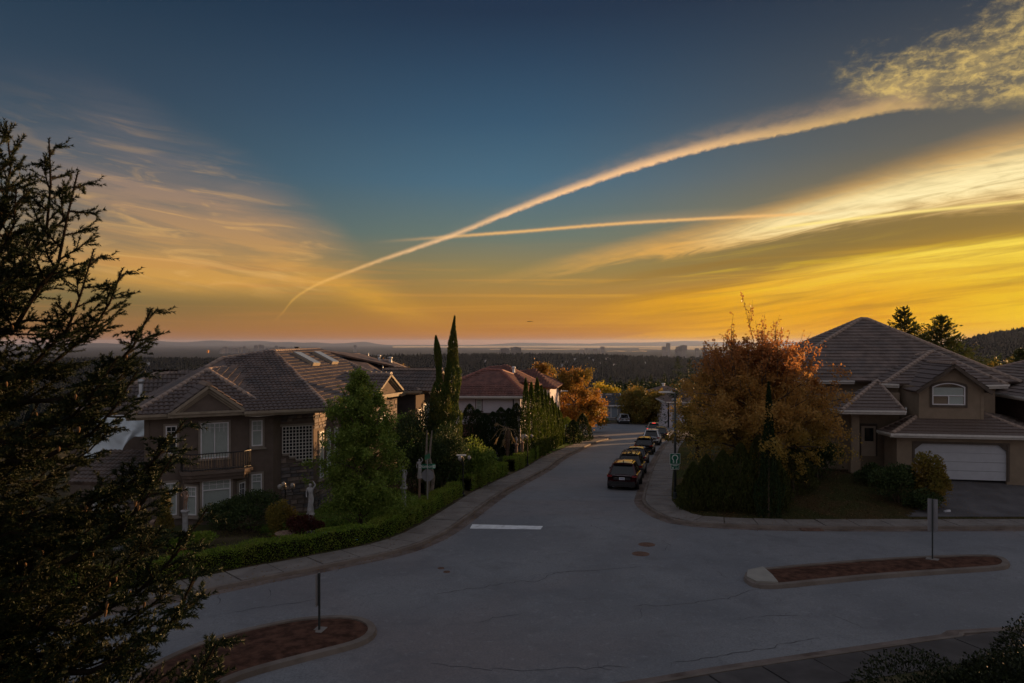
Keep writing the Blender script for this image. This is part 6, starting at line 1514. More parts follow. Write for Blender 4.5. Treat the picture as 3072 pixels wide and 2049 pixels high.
# ---- corner hedges (offset from the kerb)
Lh = offs(Lk, 2.35); s_ = Lh[(Lh[:, 1] > 17) & (Lh[:, 1] < 44.3) & (Lh[:, 0] < 3)]
hedge('hedge', 'long clipped green hedge curving along the sidewalk of the corner garden', s_, .85, .75, 620, .07, M['l_hedge'], 300, wob=.05)
s_ = Lh[(Lh[:, 1] > 45.2) & (Lh[:, 1] < 54.5)]; hedge('hedge', 'clipped hedge just beyond the black garden lamp', s_, .85, .85, 520, .08, M['l_hedge'], 301, wob=.07)
s_ = Lh[(Lh[:, 1] > 55.3) & (Lh[:, 1] < 66.5)]; hedge('hedge', 'clipped hedge running up to the far lawn beyond the two busts', s_, .9, .95, 460, .09, M['l_hedge'], 302, wob=.07)
pA = np.array([G(1262, 1490).xy, G(1330, 1476).xy, G(1420, 1452).xy]); hedge('hedge', 'dark inner hedge behind the street name sign', pA, .7, .8, 420, .08, M['l_dark'], 303)
pA = np.array([G(1432, 1430).xy, G(1480, 1412).xy, G(1530, 1398).xy]); hedge('hedge', 'dark inner hedge before the patch of dry grass', pA, .6, .7, 420, .08, M['l_dark'], 304)
pA = np.array([(ux(1442, 133), 133.0), (ux(1500, 133), 133.0)]); hedge('hedge', 'tall boxy olive hedge at the end of the street', pA, 2.0, 2.3, 90, .22, M['l_olive'], 305)
pA = np.array([(ux(1500, 134), 134.5), (ux(1590, 134), 134.0)]); hedge('hedge', 'dark tall hedge at the end of the street before the pale house', pA, 2.0, 2.4, 90, .22, M['l_dark'], 306)
pA = np.array([(ux(1378, 128), 131.0), (ux(1402, 128), 131.0)]); hedge('hedge', 'low light green hedge between the two distant driveways', pA, 1.2, .7, 120, .2, M['l_hedge'], 307)
# lawn strips on the left
LX = offs(Lk, 2.0); q0 = LX[(LX[:, 1] > 68) & (LX[:, 1] < 93)]; q1 = offs(Lk, 7.0); q1 = q1[(q1[:, 1] > 66) & (q1[:, 1] < 93)]
patch('street_lawn', list(q0[::3]) + list(q1[::-3]), zL, M['green'], .6)
q0 = offs(Lk, 3.0); q0 = q0[(q0[:, 1] > 31) & (q0[:, 1] < 44)]; q1 = offs(Lk, 8.5); q1 = q1[(q1[:, 1] > 34) & (q1[:, 1] < 48)]
patch('garden_lawn', list(q0[::3]) + list(q1[::-3]), zL, M['green'], .5)
patch('dry_grass_patch', [G(1490, 1398).xy, G(1475, 1370).xy, G(1520, 1362).xy, G(1590, 1362).xy, G(1600, 1380).xy, G(1560, 1392).xy], zL, M['dry'], .4, lift=.03)
patch('garden_driveway', [G(1490, 1362).xy, G(1480, 1350).xy, G(1610, 1346).xy, G(1625, 1362).xy], zL, M['drive'], .4, lift=.02)
def tufts(name, n, xr, yr, zf, size, m, cond=None, seed=1, lift=0.0):
    r_ = np.random.default_rng(seed); X = r_.uniform(*xr, n); Y = r_.uniform(*yr, n)
    if cond is not None: k = cond(X, Y); X, Y = X[k], Y[k]
    n = len(X); Z = zf(X, Y) + lift; p = np.stack([X, Y, Z + size * .35], 1); d = np.tile([0, 0, 1.], (n, 1)); V, F = leaves(p, size, r_, d, .22, spread=.5)
    tag(link(name, npmesh(name, V, F, m)), kind='stuff')
M['blade'] = leafmat('grass_blade', [(0.072, 0.116, 0.018), (0.116, 0.155, 0.026), (0.203, 0.186, 0.048), (0.058, 0.085, 0.017)], .3, [(0.189, 0.147, 0.048), (0.246, 0.186, 0.060)], .35)
M['blade_shaded'] = leafmat('shaded_grass_blade', [(0.035, 0.042, 0.012), (0.055, 0.056, 0.018), (0.075, 0.058, 0.024)], .2, [(0.08, 0.05, 0.024), (0.06, 0.036, 0.018)], .35)  # dull brownish blades with the front lawn's shade put into their colour
tufts('lawn_grass', 46000, (8, 32), (36.5, 48), zR, .085, M['blade_shaded'], lambda X, Y: (sdist(Rk, X, Y) > 1.75) & ~((X > 20.2) & (X < 30) & (Y < 45.2) & (Y > 37.4) & ((X - 20.2) * 1.15 > (Y - 37.6) - 0)), 5)
tufts('verge_grass', 26000, (8.5, 24), (44, 95), zR, .12, M['blade'], lambda X, Y: (sdist(Rk, X, Y) > 1.75) & (sdist(Rk, X, Y) < 4), 6)
tufts('garden_grass', 30000, (-22, 4), (26, 46), zL, .09, M['blade'], lambda X, Y: (sdist(Lk, X, Y) > 2.8) & (sdist(Lk, X, Y) < 9), 7)
tufts('straw_grass', 3500, (-2.5, 2.5), (51.5, 62), zL, .28, M['straw'], lambda X, Y: (sdist(Lk, X, Y) > 3.2) & (sdist(Lk, X, Y) < 7) & (Y > 53), 8)
tufts('kerb_weeds', 1500, (-12, 20), (22, 90), zL, .10, M['blade'], lambda X, Y: np.abs(sdist(Lk, X, Y) + .05) < .08, 9)

# ---- the dry palm
D = 61.5; x = ux(1165, D); zb0 = g(x, D); e = empty('dry_palm', (x, D, zb0), 'small shaggy palm with drooping dried fronds beside the two busts', 'palm'); Hh = vz(980, D) - zb0
tb = MB(); r_ = random.Random(3); tb.tube([(0, 0, 0), (.02, 0, Hh * .4), (.06, 0, Hh * .8), (.02, 0, Hh)], [.09, .15, .20, .10], 9)
for k in range(70): z_ = r_.uniform(.35, .98) * Hh; a = r_.uniform(0, 6.28); tb.tube([(.17 * math.cos(a), .17 * math.sin(a), z_), (.22 * math.cos(a), .22 * math.sin(a), z_ - .18)], [.03, .008], 4, False)
tb.build('trunk', M['bark'], e, world=False)
for k, (a, L, dr_) in enumerate(((0.1, 1.5, -.75), (3.1, 1.6, -.55), (3.6, 1.3, -.9), (5.2, 1.2, -.8), (1.4, 1.2, -.7), (2.5, 1.5, .25), (.5, 1.3, -1.0), (4.4, 1.3, -1.0))):
    f = MB(); p0 = Vector((.02, 0, Hh - .1)); p1 = p0 + Vector((math.cos(a) * L * .45, math.sin(a) * L * .45, .05 + dr_ * .3)); p2 = p0 + Vector((math.cos(a) * L * .8, math.sin(a) * L * .8, dr_ * L)); f.tube([p0, p1, p2], [.035, .022, .012], 5)
    for j in range(16):
        sgn = 1 if j % 2 else -1; b_ = p1.lerp(p2, .5 + j / 32); tip = b_ + Vector((math.cos(a + sgn * .8) * .28, math.sin(a + sgn * .8) * .28, -.25)); sd_ = Vector((0, 0, .03)); f.poly([b_ - sd_, b_ + sd_, tip])
    f.build('frond', M['straw'], e, world=False)

# ================================================================== the near fir, every bough a part
def bough(seed, L, WS=.46, WV=1.0):
    """one drooping bough with upturned tip along +X, brushes of needles on every twig"""
    r_ = np.random.default_rng(seed); tb = MB(); N0 = []; N1 = []
    n = 12; t_ = np.linspace(0, 1, n); main = np.stack([t_ * L, .05 * L * np.sin(t_ * 3 + seed), L * (-.34 * t_ + .06 * t_ ** 2 + .50 * t_ ** 3)], 1) + r_.normal(0, .012, (n, 3)) * L; main[0] = 0
    tb.tube(main, list(np.linspace(.045 * L / 3, .008, n)), 6, False)
    segs = [(main, .26)]
    for k in range(int(19 * L / 2.2)):
        f = .14 + .86 * (k / (19 * L / 2.2)) ** .9; i = min(n - 2, int(f * (n - 1))); s0 = main[i] + (main[i + 1] - main[i]) * (f * (n - 1) - i); d0 = main[min(n - 1, i + 1)] - main[i]; d0 /= np.linalg.norm(d0)
        sgn = 1 if k % 2 else -1; l2 = L * WS * (1 - f) ** .75 * (.55 + .45 * min(1, f * 2.2)) + .15; dd = d0 * r_.uniform(.5, .9) + np.array([0, sgn * 1.0, 0]) * r_.uniform(.6, 1.1) + np.array([0, 0, r_.uniform(-.45, .25)])
        tw = curve_pts(s0, dd, l2 * r_.uniform(.7, 1.15), 5, r_, .05, .10); tb.tube(tw, list(np.linspace(.012, .005, 6)), 4, False); segs.append((tw, .22))
        for j in range(int(4 + 13 * l2)):
            q = r_.uniform(.12, 1); ii_ = min(4, int(q * 5)); s1 = tw[ii_] + (tw[ii_ + 1] - tw[ii_]) * (q * 5 - ii_); d1 = tw[ii_ + 1] - tw[ii_]; d1 /= np.linalg.norm(d1); sd_ = np.cross(d1, [0, 0, 1]) * (1 if j % 2 else -1)
            t3 = curve_pts(s1, d1 * .8 + sd_ * r_.uniform(.5, 1.0) + np.array([0, 0, r_.uniform(-.7, .3)]), r_.uniform(.09, .24) * (1.2 - q * .4), 3, r_, .03, .12); segs.append((t3, .2))
    for path, _ in segs:
        ln = np.linalg.norm(np.diff(path, axis=0), axis=1).sum(); k = int(ln * 330); tt = r_.uniform(.03, 1.0, k) * (len(path) - 1); i = np.clip(tt.astype(int), 0, len(path) - 2); f = (tt - i)[:, None]; b0 = path[i] * (1 - f) + path[i + 1] * f
        dd = path[i + 1] - path[i]; dd /= np.linalg.norm(dd, axis=1)[:, None]; rad = r_.normal(size=(k, 3)); rad -= dd * (rad * dd).sum(1)[:, None]; rad /= np.linalg.norm(rad, axis=1)[:, None]; nd_ = dd * .75 + rad * r_.uniform(.5, 1.0, k)[:, None]; nd_ /= np.linalg.norm(nd_, axis=1)[:, None]
        N0.append(b0); N1.append(nd_)
    b0 = np.concatenate(N0); nd_ = np.concatenate(N1); k = len(b0); sd_ = np.cross(nd_, r_.normal(size=(k, 3))); sd_ /= np.linalg.norm(sd_, axis=1)[:, None]; ln = r_.uniform(.030, .050, k)[:, None]
    V = np.stack([b0 - sd_ * .0055, b0 + sd_ * .0055, b0 + nd_ * ln], 1).reshape(-1, 3); F = np.arange(3 * k).reshape(k, 3)
    return tb.mesh('twigs', M['twig']), npmesh('needles', V, F, M['l_needle'])
M['twig'] = mat('fir_twig', (0.022, 0.016, 0.012), .95, .1, var=.3)
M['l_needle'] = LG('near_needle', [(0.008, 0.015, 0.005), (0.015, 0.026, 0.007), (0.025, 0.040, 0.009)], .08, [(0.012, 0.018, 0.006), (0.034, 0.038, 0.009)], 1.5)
M['cone'] = mat('fir_cone', (0.12, 0.07, 0.035), .8, .2, var=.3, scale=9)
BL = (4.0, 3.4, 2.8, 2.2, 1.5); bm_ = [bough(500 + i, L) for i, L in enumerate(BL)]; bn_ = [bough(540 + i, L, .25) for i, L in enumerate(BL)]
cone_mb = MB(); cone_mb.lathe((0, 0, 0), [(.002, 0), (.014, -.012), (.019, -.035), (.016, -.06), (.008, -.082), (.001, -.09)], 7); conem = cone_mb.mesh('fir_cone', M['cone'], True)
tx, ty, tz0, TH = -8.0, 8.8, .75, 14.4
e = empty('fir_tree', (tx, ty, tz0), 'big dark fir close to the camera filling the left edge, hung with small brown cones', 'fir')
tb = MB(); tb.tube([(0, 0, -.5), (0, 0, TH * .5), (0, 0, TH * .97)], [.24, .14, .02], 12); tb.build('trunk', M['bark'], e, True, world=False)
r_ = random.Random(77); cnt = 0
def add_bough(a, z_, L, elv=0.0, roll=0.0, k=None, bs=None):
    bs = bs or bm_
    k = min(range(5), key=lambda i: abs(BL[i] - L) + r_.uniform(0, .3)) if k is None else k
    s = L / BL[k]; o = link('branch', bs[k][0], e, False); o.location = (0, 0, z_); o.rotation_euler = (roll, elv, a); o.scale = (s, s, s * r_.uniform(.85, 1.1))
    q = link('needles', bs[k][1], o, False)
    for c in range(2 if L > 1.2 else 1):
        cm = link('cone', conem, o, False); f = r_.uniform(.55, .92); cm.location = (f * BL[k], r_.uniform(-.18, .18), BL[k] * (-.34 * f + .06 * f * f + .50 * f ** 3) - .02); cm.scale = (.85,) * 3
# boughs whose tips the photograph shows: (u, v of the tip in the overview, distance of the tip)
tips = [(100, 254, 8.2), (195, 338, 8.3), (115, 560, 8.3), (60, 640, 8.1), (235, 585, 8.0), (308, 600, 8.5), (360, 700, 8.2), (330, 800, 8.9), (245, 800, 7.9), (300, 840, 8.0), (395, 945, 8.1), (385, 1015, 8.6), (360, 1060, 7.8), (330, 1130, 8.6), (430, 1195, 8.2), (400, 1290, 8.9), (470, 1325, 7.9), (500, 1450, 8.2), (490, 1510, 7.7), (118, 292, 8.8), (120, 440, 8.6), (200, 380, 7.9), (60, 560, 8.8)]
for (u, v, D) in tips:
    p = Vector((ux(u, D) - tx, D - ty, vz(v, D) - tz0)); a = math.atan2(p.y, p.x); hor = math.hypot(p.x, p.y); L = hor * 1.01; up_ = .75 if v < 300 else (.5 if v < 480 else (.22 if v < 700 else .02))
    L *= 1 / math.cos(math.atan(up_)) * 1.0; add_bough(a, p.z - L * .22 * math.cos(math.atan(up_)) - hor * up_, L, -math.atan(up_), r_.uniform(-.3, .3), bs=bn_)
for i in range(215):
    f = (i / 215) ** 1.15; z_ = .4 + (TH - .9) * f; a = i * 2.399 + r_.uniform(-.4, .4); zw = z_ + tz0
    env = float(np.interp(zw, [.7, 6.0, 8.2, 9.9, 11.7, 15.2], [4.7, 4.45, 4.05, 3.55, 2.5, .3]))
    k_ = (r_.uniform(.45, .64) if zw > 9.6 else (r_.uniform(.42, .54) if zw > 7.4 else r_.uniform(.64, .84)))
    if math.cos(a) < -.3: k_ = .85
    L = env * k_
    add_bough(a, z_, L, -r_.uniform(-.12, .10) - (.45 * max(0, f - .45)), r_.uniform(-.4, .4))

# ================================================================== vehicles
def paint(name, c, rough=.22, metal=.35):
    m = mat(name, c, rough, .6, metal=metal, var=.06, scale=2, coat=.35); return m
M['tail'] = mat('tail_lens', (0.20, 0.01, 0.01), .2, .6); M['headlamp'] = mat('head_lens', (.6, .6, .62), .15, .6); M['black_trim'] = mat('black_trim', (.02, .02, .022), .5, .3); M['carglass'] = glassmat('car_glass', (.012, .014, .018), .04)
M['chrome'] = mat('chrome', (.6, .6, .6), .15, .6, metal=1.0)
lit = bpy.data.materials.new('brake_light_lit'); lit.use_nodes = True; lb = lit.node_tree.nodes['Principled BSDF']; lb.inputs['Base Color'].default_value = (.5, .02, .02, 1); lb.inputs['Emission Color'].default_value = (1, .06, .05, 1); lb.inputs['Emission Strength'].default_value = 1.6; M['tail_lit'] = lit
def car(label, p, heading, paintm, kind='suv', L=4.65, Wd=1.88, H=1.68, group=None, lit_=False, rails=False, cat='car', name='parked_car', pl=True):
    """p: ground point under the middle of the rear bumper, heading: unit vector forwards"""
    h = Vector((heading[0], heading[1], 0)).normalized(); rz = math.atan2(h.y, h.x) - math.pi / 2
    pc = Vector(p) + h * (L / 2); slope = (g(0, pc.y + 2) - g(0, pc.y - 2)) / 4
    e = empty(name, (pc.x, pc.y, g(0, pc.y)), label, cat, group); e.rotation_euler = (math.atan(slope) * h.y, 0, rz)
    suv = kind != 'sedan'; belt = .98 if suv else .90; hood = .98 if suv else .86; z0 = .24; w = Wd / 2
    # body shell: stations along y, ring across
    st = [(-L / 2, .93, .52, .86 if suv else .84), (-L / 2 + .06, .97, .34, belt - .02), (-L / 2 + .35, 1.0, z0, belt + .02), (-L * .30, 1.02, z0, belt + .02), (-L * .12, 1.0, z0 - .02, belt), (L * .1, 1.0, z0 - .02, belt - .02), (L * .24, 1.01, z0, hood + .02), (L * .36, 1.0, z0, hood - .03), (L / 2 - .25, .96, z0 + .02, hood - .10), (L / 2 - .05, .86, .34, hood - .22), (L / 2, .76, .42, hood - .34)]
    b = MB(); rings = []
    for (y, ws, zl, zt) in st:
        W_ = w * ws; ring = [(0, zl), (W_ * .80, zl), (W_ * .95, zl + .10), (W_ * .985, zl + (zt - zl) * .45), (W_, zl + (zt - zl) * .62), (W_ * .96, zt - .10), (W_ * .88, zt - .02), (W_ * .5, zt + .015), (0, zt + .025)]
        pts = ring + [(-x, z_) for x, z_ in ring[-2:0:-1]]; i = len(b.v); b.v += [(x, y, z_) for x, z_ in pts]; rings.append((i, len(pts)))
    for (a, n), (c, _) in zip(rings, rings[1:]):
        for j in range(n): b.f.append([a + j, a + (j + 1) % n, c + (j + 1) % n, c + j]); b.m.append(0)
    b.f.append([rings[0][0] + j for j in range(rings[0][1])]); b.f.append([rings[-1][0] + j for j in range(rings[-1][1])][::-1]); b.m += [0, 0]
    o = b.build('body', paintm, e, True, world=False); mod = o.modifiers.new('s', 'SUBSURF'); mod.levels = 1; mod.render_levels = 1
    # greenhouse
    yr0, yr1, yf1, yf0 = (-L / 2 + .12, -L / 2 + .58, L * .08, L * .27) if suv else (-L / 2 + .62, -L / 2 + 1.25, L * .06, L * .24)
    if kind == 'wagon': yr1 = -L / 2 + .30
    wb_, wt = w * .87, w * .63; zr = H - .06; gm_ = MB(); q = [(-wb_, yr0, belt - .03), (wb_, yr0, belt - .03), (wb_, yf0, hood - .02), (-wb_, yf0, hood - .02), (-wt, yr1, zr), (wt, yr1, zr), (wt, yf1, zr), (-wt, yf1, zr)]; q = [Vector(v) for v in q]
    for nm, idx in (('rear_window', (0, 1, 5, 4)), ('side_window', (1, 2, 6, 5)), ('windscreen', (2, 3, 7, 6)), ('side_window', (3, 0, 4, 7))):
        k = MB(); k.poly([q[i] for i in idx]); k.build(nm, M['carglass'], e, world=False)
    pil = MB(); 
    for a, c in ((0, 4), (1, 5), (2, 6), (3, 7)): pil.tube([q[a], q[c]], [.07, .055] if suv and a < 2 else [.055, .045], 6)
    for f in ((.36,), (.62,)):
        for s_ in (-1, 1):
            y0_ = yr0 + (yf0 - yr0) * f[0]; y1_ = yr1 + (yf1 - yr1) * f[0] * .98; pil.tube([(s_ * (wb_ + .005), y0_, belt - .02), (s_ * (wt + .005), y1_, zr)], [.04, .03], 4)
    if suv:                                    # solid rear quarter
        for s_ in (-1, 1): pil.slab([(s_ * (wb_ + .01), yr0, belt), (s_ * (wb_ + .01), yr0 + .42, belt), (s_ * (wt + .01), yr1 + .22, zr), (s_ * (wt + .01), yr1, zr)][::s_], (s_, 0, .25), .02)
    pil.build('pillars', paintm, e, world=False)
    rfm = MB(); ny = 5
    for i in range(ny + 1):
        y = yr1 - .06 + (yf1 - yr1 + .1) * i / ny; hz2 = .055 * math.sin(math.pi * (i + .6) / (ny + 1.2))
        for x, dz in ((-1, 0), (-.86, .05), (0, .085), (.86, .05), (1, 0)): rfm.v.append((x * (wt + .02), y, zr - .01 + dz * .8 + hz2 * (1 if abs(x) < 1 else 0)))
    for i in range(ny):
        for j in range(4): a = i * 5 + j; rfm.f.append([a, a + 1, a + 6, a + 5]); rfm.m.append(0)
    rfm.build('roof', paintm, e, True, world=False)
    if suv:
        s = MB(); s.box((0, yr1 - .10, zr + .0), (wt * 1.9, .20, .05)); s.build('rear_spoiler', paintm, e, world=False)
    s = MB(); s.lathe((0, yr1 + .35, zr + .08), [(.02, 0), (.035, .03), (.01, .10), (.001, .11)], 6); s.build('antenna', M['black_trim'], e, world=False)
    if rails:
        for s_ in (-1, 1):
            s = MB(); s.tube([(s_ * wt * .95, yr1 + .1, zr + .06), (s_ * wt * .95, yr1 + .2, zr + .14), (s_ * wt * .95, yf1 - .2, zr + .14), (s_ * wt * .95, yf1 - .05, zr + .06)], .022, 5); s.build('roof_rail', M['black_trim'], e, world=False)
        for y in ((yr1 + .5, yf1 - .6) if rails > 1 else ()):
            s = MB(); s.box((0, y, zr + .17), (wt * 2.0, .07, .035)); s.build('cross_bar', M['black_trim'], e, world=False)
        if rails > 1:
            for s_ in (-.35, .05, .4): s = MB(); s.box((s_, (yr1 + yf1) / 2, zr + .22), (.10, 1.5, .05)); s.build('ski_rack', M['black_trim'], e, world=False)
    # rear details
    yb = -L / 2
    tl_z = belt - .10
    for s_ in (-1, 1):
        s = MB(); s.box((s_ * w * .80, yb + .045, tl_z), (w * .30, .12, .12)); s.box((s_ * w * .93, yb + .16, tl_z), (w * .10, .26, .13)); s.build('tail_light', M['tail_lit'] if lit_ else M['tail'], e, world=False)
        s = MB(); s.box((s_ * w * .74, L / 2 - .12, hood - .24), (w * .34, .2, .12)); s.build('headlight', M['headlamp'], e, world=False)
        s = MB(); s.box((s_ * (w + .08), yf0 - .42, belt + .06), (.20, .10, .14)); s.box((s_ * (w - .02), yf0 - .42, belt + .01), (.12, .05, .05)); s.build('wing_mirror', paintm if not suv else M['black_trim'], e, world=False)
        s = MB(); s.lathe((s_ * w * .62, yb + .02, .30), [(.001, 0), (.05, 0), (.05, .02), (.001, .02)], 8); s.build('reflector', M['tail'], e, world=False)
    if lit_: s = MB(); s.box((0, yr1 - .2, zr + .03), (.45, .03, .04)); s.build('brake_light', M['tail_lit'], e, world=False)
    s = MB(); s.box((0, yb + .02, .42), (Wd * .86, .10, .30)); s.box((0, yb - .01, .30), (Wd * .70, .10, .12)); s.build('rear_bumper', M['black_trim'] if suv else paintm, e, world=False)
    s = MB(); s.box((0, yb + .0, belt - .24), (w * 1.1, .05, .17)); s.build('tailgate_recess', M['black_trim'], e, world=False)
    if pl:
        s = MB(); s.box((0, yb - .03, belt - .24), (.34, .02, .155)); pp = s.build('licence_plate', M['plate'], e, world=False); s = MB()
        for k in range(6): s.box((-.115 + k * .046, yb - .042, belt - .245), (.026, .004, .07))
        s.build('plate_characters', M['blue_print'], pp, world=False)
    s = MB(); s.box((0, yb + .03, belt - .05), (Wd * .62, .03, .035)); s.build('trim_strip', M['chrome'], e, world=False)
    for s_ in (-1, 1):
        s = MB(); s.tube([(s_ * .55, yb - .03, .24), (s_ * .55, yb + .2, .24)], .035, 8); s.build('exhaust', M['chrome'], e, world=False)
    s = MB(); s.box((0, 0, .26), (Wd * .84, L * .86, .14)); s.build('underbody', M['black_trim'], e, world=False)
    # wheels
    wr = .35 if suv else .32
    for s_ in (-1, 1):
        for y in (-L / 2 + .88, L / 2 - .92):
            ar = MB(); ar.tube([(s_ * (w - .30), y, wr + .03), (s_ * (w + .012), y, wr + .03)], wr * 1.16, 18); ar.build('wheel_arch', M['black_trim'], e, world=False)
            t_ = MB(); prof = [(wr * .62, -.11), (wr * .96, -.11), (wr, -.07), (wr, .07), (wr * .96, .11), (wr * .62, .11)]; tm = MB(); tm.lathe((0, 0, 0), prof, 20); me = tm.mesh('wheel', M['rubber'], True); wo2 = link('wheel', me, e, False); wo2.location = (s_ * (w - .09), y, wr); wo2.rotation_euler = (0, R(90) * s_, 0)
            rm = MB(); rm.lathe((0, 0, 0), [(.001, .07), (wr * .14, .08), (wr * .18, .06)], 10)
            for k in range(5): a = k * 1.2566; rm.box((math.cos(a) * wr * .36, math.sin(a) * wr * .36, .07), (wr * .52, .055, .03), rz=a)
            rm.lathe((0, 0, 0), [(wr * .58, .10), (wr * .64, .10), (wr * .64, .04), (wr * .55, .02), (.02, .02)], 20); rim = link('rim', rm.mesh('rim', M['rim']), wo2, False)
    return e
M['blue_print'] = mat('blue_print', (.05, .08, .25), .5, .3)
cp = {k: paint('paint_' + k, c, r, mt_) for k, c, r, mt_ in (('maroon', (.06, .010, .013), .18, .3), ('graphite', (.055, .055, .058), .2, .5), ('navy', (.020, .026, .040), .18, .4), ('black', (.012, .012, .014), .15, .3), ('white', (.62, .66, .72), .25, .0), ('silver', (.20, .21, .22), .25, .5), ('grey', (.25, .26, .28), .25, .4))}
dirr = Vector((.245, .97, 0))
# the row stands beside the right kerb: take the lateral position from the kerb itself
def beside(D, off): 
    q = Rk[(Rk[:, 1] > 40) & (Rk[:, 1] < 120)]; q = q[np.argsort(q[:, 1])]; x = float(np.interp(D, q[:, 1], q[:, 0])); return Vector((x - off / dirr.y, D, g(0, D)))
gc = 'cars parked along the right kerb'
car('dark maroon suv with pale licence plate, nearest of the cars parked at the right kerb', beside(46.3, 1.35), dirr, cp['maroon'], 'suv', 4.6, 1.92, 1.68, gc, rails=1)
car('graphite suv carrying a black roof rack, second in the parked row', beside(52.2, 1.30), dirr, cp['graphite'], 'wagon', 4.7, 1.88, 1.74, gc, rails=2)
car('dark navy sedan with pale roof glint, third in the parked row', beside(60.0, 1.45), dirr, cp['navy'], 'sedan', 4.75, 1.84, 1.46, gc)
car('black small suv parked ahead of the navy sedan, behind the white one', beside(70.6, 1.45), dirr, cp['black'], 'suv', 4.4, 1.82, 1.62, gc)
car('white suv with dark rear window, fifth in the parked row', beside(82.0, 1.5), dirr, cp['white'], 'suv', 4.7, 1.9, 1.72, gc)
car('dark grey car half hidden behind the white suv at the kerb', beside(90.5, 1.35), dirr, cp['graphite'], 'sedan', 4.5, 1.8, 1.5, gc)
x = ux(1500, 100); car('silver grey suv with glowing red brake lights pulling out past the parked row', (x - .2, 98.5, 0), Vector((.18, .98, 0)), cp['silver'], 'suv', 4.6, 1.9, 1.7, None, lit_=True, name='moving_car')
x = ux(1434, 130); car('white suv parked in a driveway at the far end of the street', (x, 130, 0), Vector((.05, 1, 0)), cp['white'], 'suv', 4.8, 1.95, 1.75, None)
x = ux(1376, 132); car('small white car parked before the grey bungalow', (x, 131.5, 0), Vector((-.35, .93, 0)), cp['white'], 'sedan', 4.3, 1.8, 1.5, None)
x = ux(1122, 71); car('pale car standing in the garden driveway, half hidden by the laurel', (x, 71, 0), Vector((-.9, .35, 0)), cp['grey'], 'sedan', 4.4, 1.8, 1.45, None)

# ================================================================== street lamps and signs
def street_lamp(label, u, v, D, vt, arm, group):
    x = ux(u, D); zb0 = g(x, D) + .1; H = vz(vt, D) - zb0; e = empty('street_lamp', (x, D, zb0), label, 'street lamp', group)
    b = MB(); b.tube([(0, 0, 0), (0, 0, H * .5), (0, 0, H)], [.085, .07, .05], 12); b.build('pole', M['pole'], e, True, world=False)
    b = MB(); b.lathe((0, 0, 0), [(.16, 0), (.16, .03), (.11, .05), (.11, .35), (.085, .38)], 12); b.build('base_plate', M['pole'], e, world=False)
    b = MB(); b.box((arm * .20, 0, H - .02), (.42, .07, .06)); b.build('bracket', M['metal'], e, world=False)
    b = MB(); s_ = 1 if arm > 0 else -1; b.v = [(s_ * x_, y_, z_) for x_, y_, z_ in ((.15, -.07, H - .03), (.15, .07, H - .03), (.15, .07, H + .05), (.15, -.07, H + .05), (.35, -.15, H - .02), (.35, .15, H - .02), (.35, .13, H + .08), (.35, -.13, H + .08), (.95, -.13, H), (.95, .13, H), (.92, .10, H + .05), (.92, -.10, H + .05))]
    b.f = [[0, 1, 5, 4], [1, 2, 6, 5], [2, 3, 7, 6], [3, 0, 4, 7], [4, 5, 9, 8], [5, 6, 10, 9], [6, 7, 11, 10], [7, 4, 8, 11], [0, 3, 2, 1], [8, 9, 10, 11]]; b.m = [0] * 10
    hd = b.build('lamp_head', M['white_trim'], e, world=False); b = MB(); b.box((s_ * .62, 0, H - .02), (.42, .2, .02)); b.build('lens', M['skyglass'], hd, world=False)
    b = MB(); b.lathe((s_ * .2, 0, H + .06), [(.04, 0), (.04, .06), (.001, .08)], 8); b.build('light_sensor', M['metal'], e, world=False); return e
sl_ = street_lamp('dark street lamp post at the right corner carrying a green sign, lamp head pointing left', 1550, 1147, 42.8, 901, -1, 'street lamps')
street_lamp('farther street lamp standing on the left lawn beside the thuja row', 1284, 1033, 80, 898, 1, 'street lamps')
def text(body, size, loc, rot, m, parent, name='lettering', ext=.002, align='CENTER'):
    c = bpy.data.curves.new(name, 'FONT'); c.body = body; c.size = size; c.extrude = ext; c.align_x = align; c.align_y = 'CENTER'; c.materials.append(m)
    o = bpy.data.objects.new('tmp', c); COL.objects.link(o); me = bpy.data.meshes.new_from_object(o.evaluated_get(bpy.context.evaluated_depsgraph_get())); bpy.data.objects.remove(o); me.name = name
    if not me.materials: me.materials.append(m)
    o = link(name, me, parent, False); o.location = loc; o.rotation_euler = rot; return o
M['sign_green'] = mat('sign_green', (.008, .13, .075), .4, .4, var=.03); M['sign_white'] = mat('sign_white', (.72, .76, .74), .45, .4, var=.03); M['sign_grey'] = mat('sign_back', (.27, .27, .29), .55, .4, metal=.3, var=.08, scale=4)
# green sign with the white open ring, and its small plate
x = ux(1550, 42.6); D = 42.62; zc_ = P(2024, 1376.5, D).z
e = empty('green_sign', (x, D, zc_), 'green sign with a white open ring symbol on the near lamp post', 'sign')
def rrect(w, h, r, n=5):
    pts = []
    for cx_, cy_, a0 in ((w / 2 - r, h / 2 - r, 0), (-w / 2 + r, h / 2 - r, 90), (-w / 2 + r, -h / 2 + r, 180), (w / 2 - r, -h / 2 + r, 270)):
        for k in range(n + 1): a = R(a0 + 90 * k / n); pts.append((cx_ + r * math.cos(a), cy_ + r * math.sin(a)))
    return pts
def plate(w, h, r, y, m, parent, name, t_=.006):
    b = MB(); b.slab([(a, y, c) for a, c in rrect(w, h, r)], (0, -1, 0), t_); return b.build(name, m, parent, world=False)
plate(.60, .62, .04, 0, M['sign_white'], e, 'border'); plate(.565, .585, .035, -.004, M['sign_green'], e, 'panel')
b = MB(); n = 26; ro, ri = .185, .130
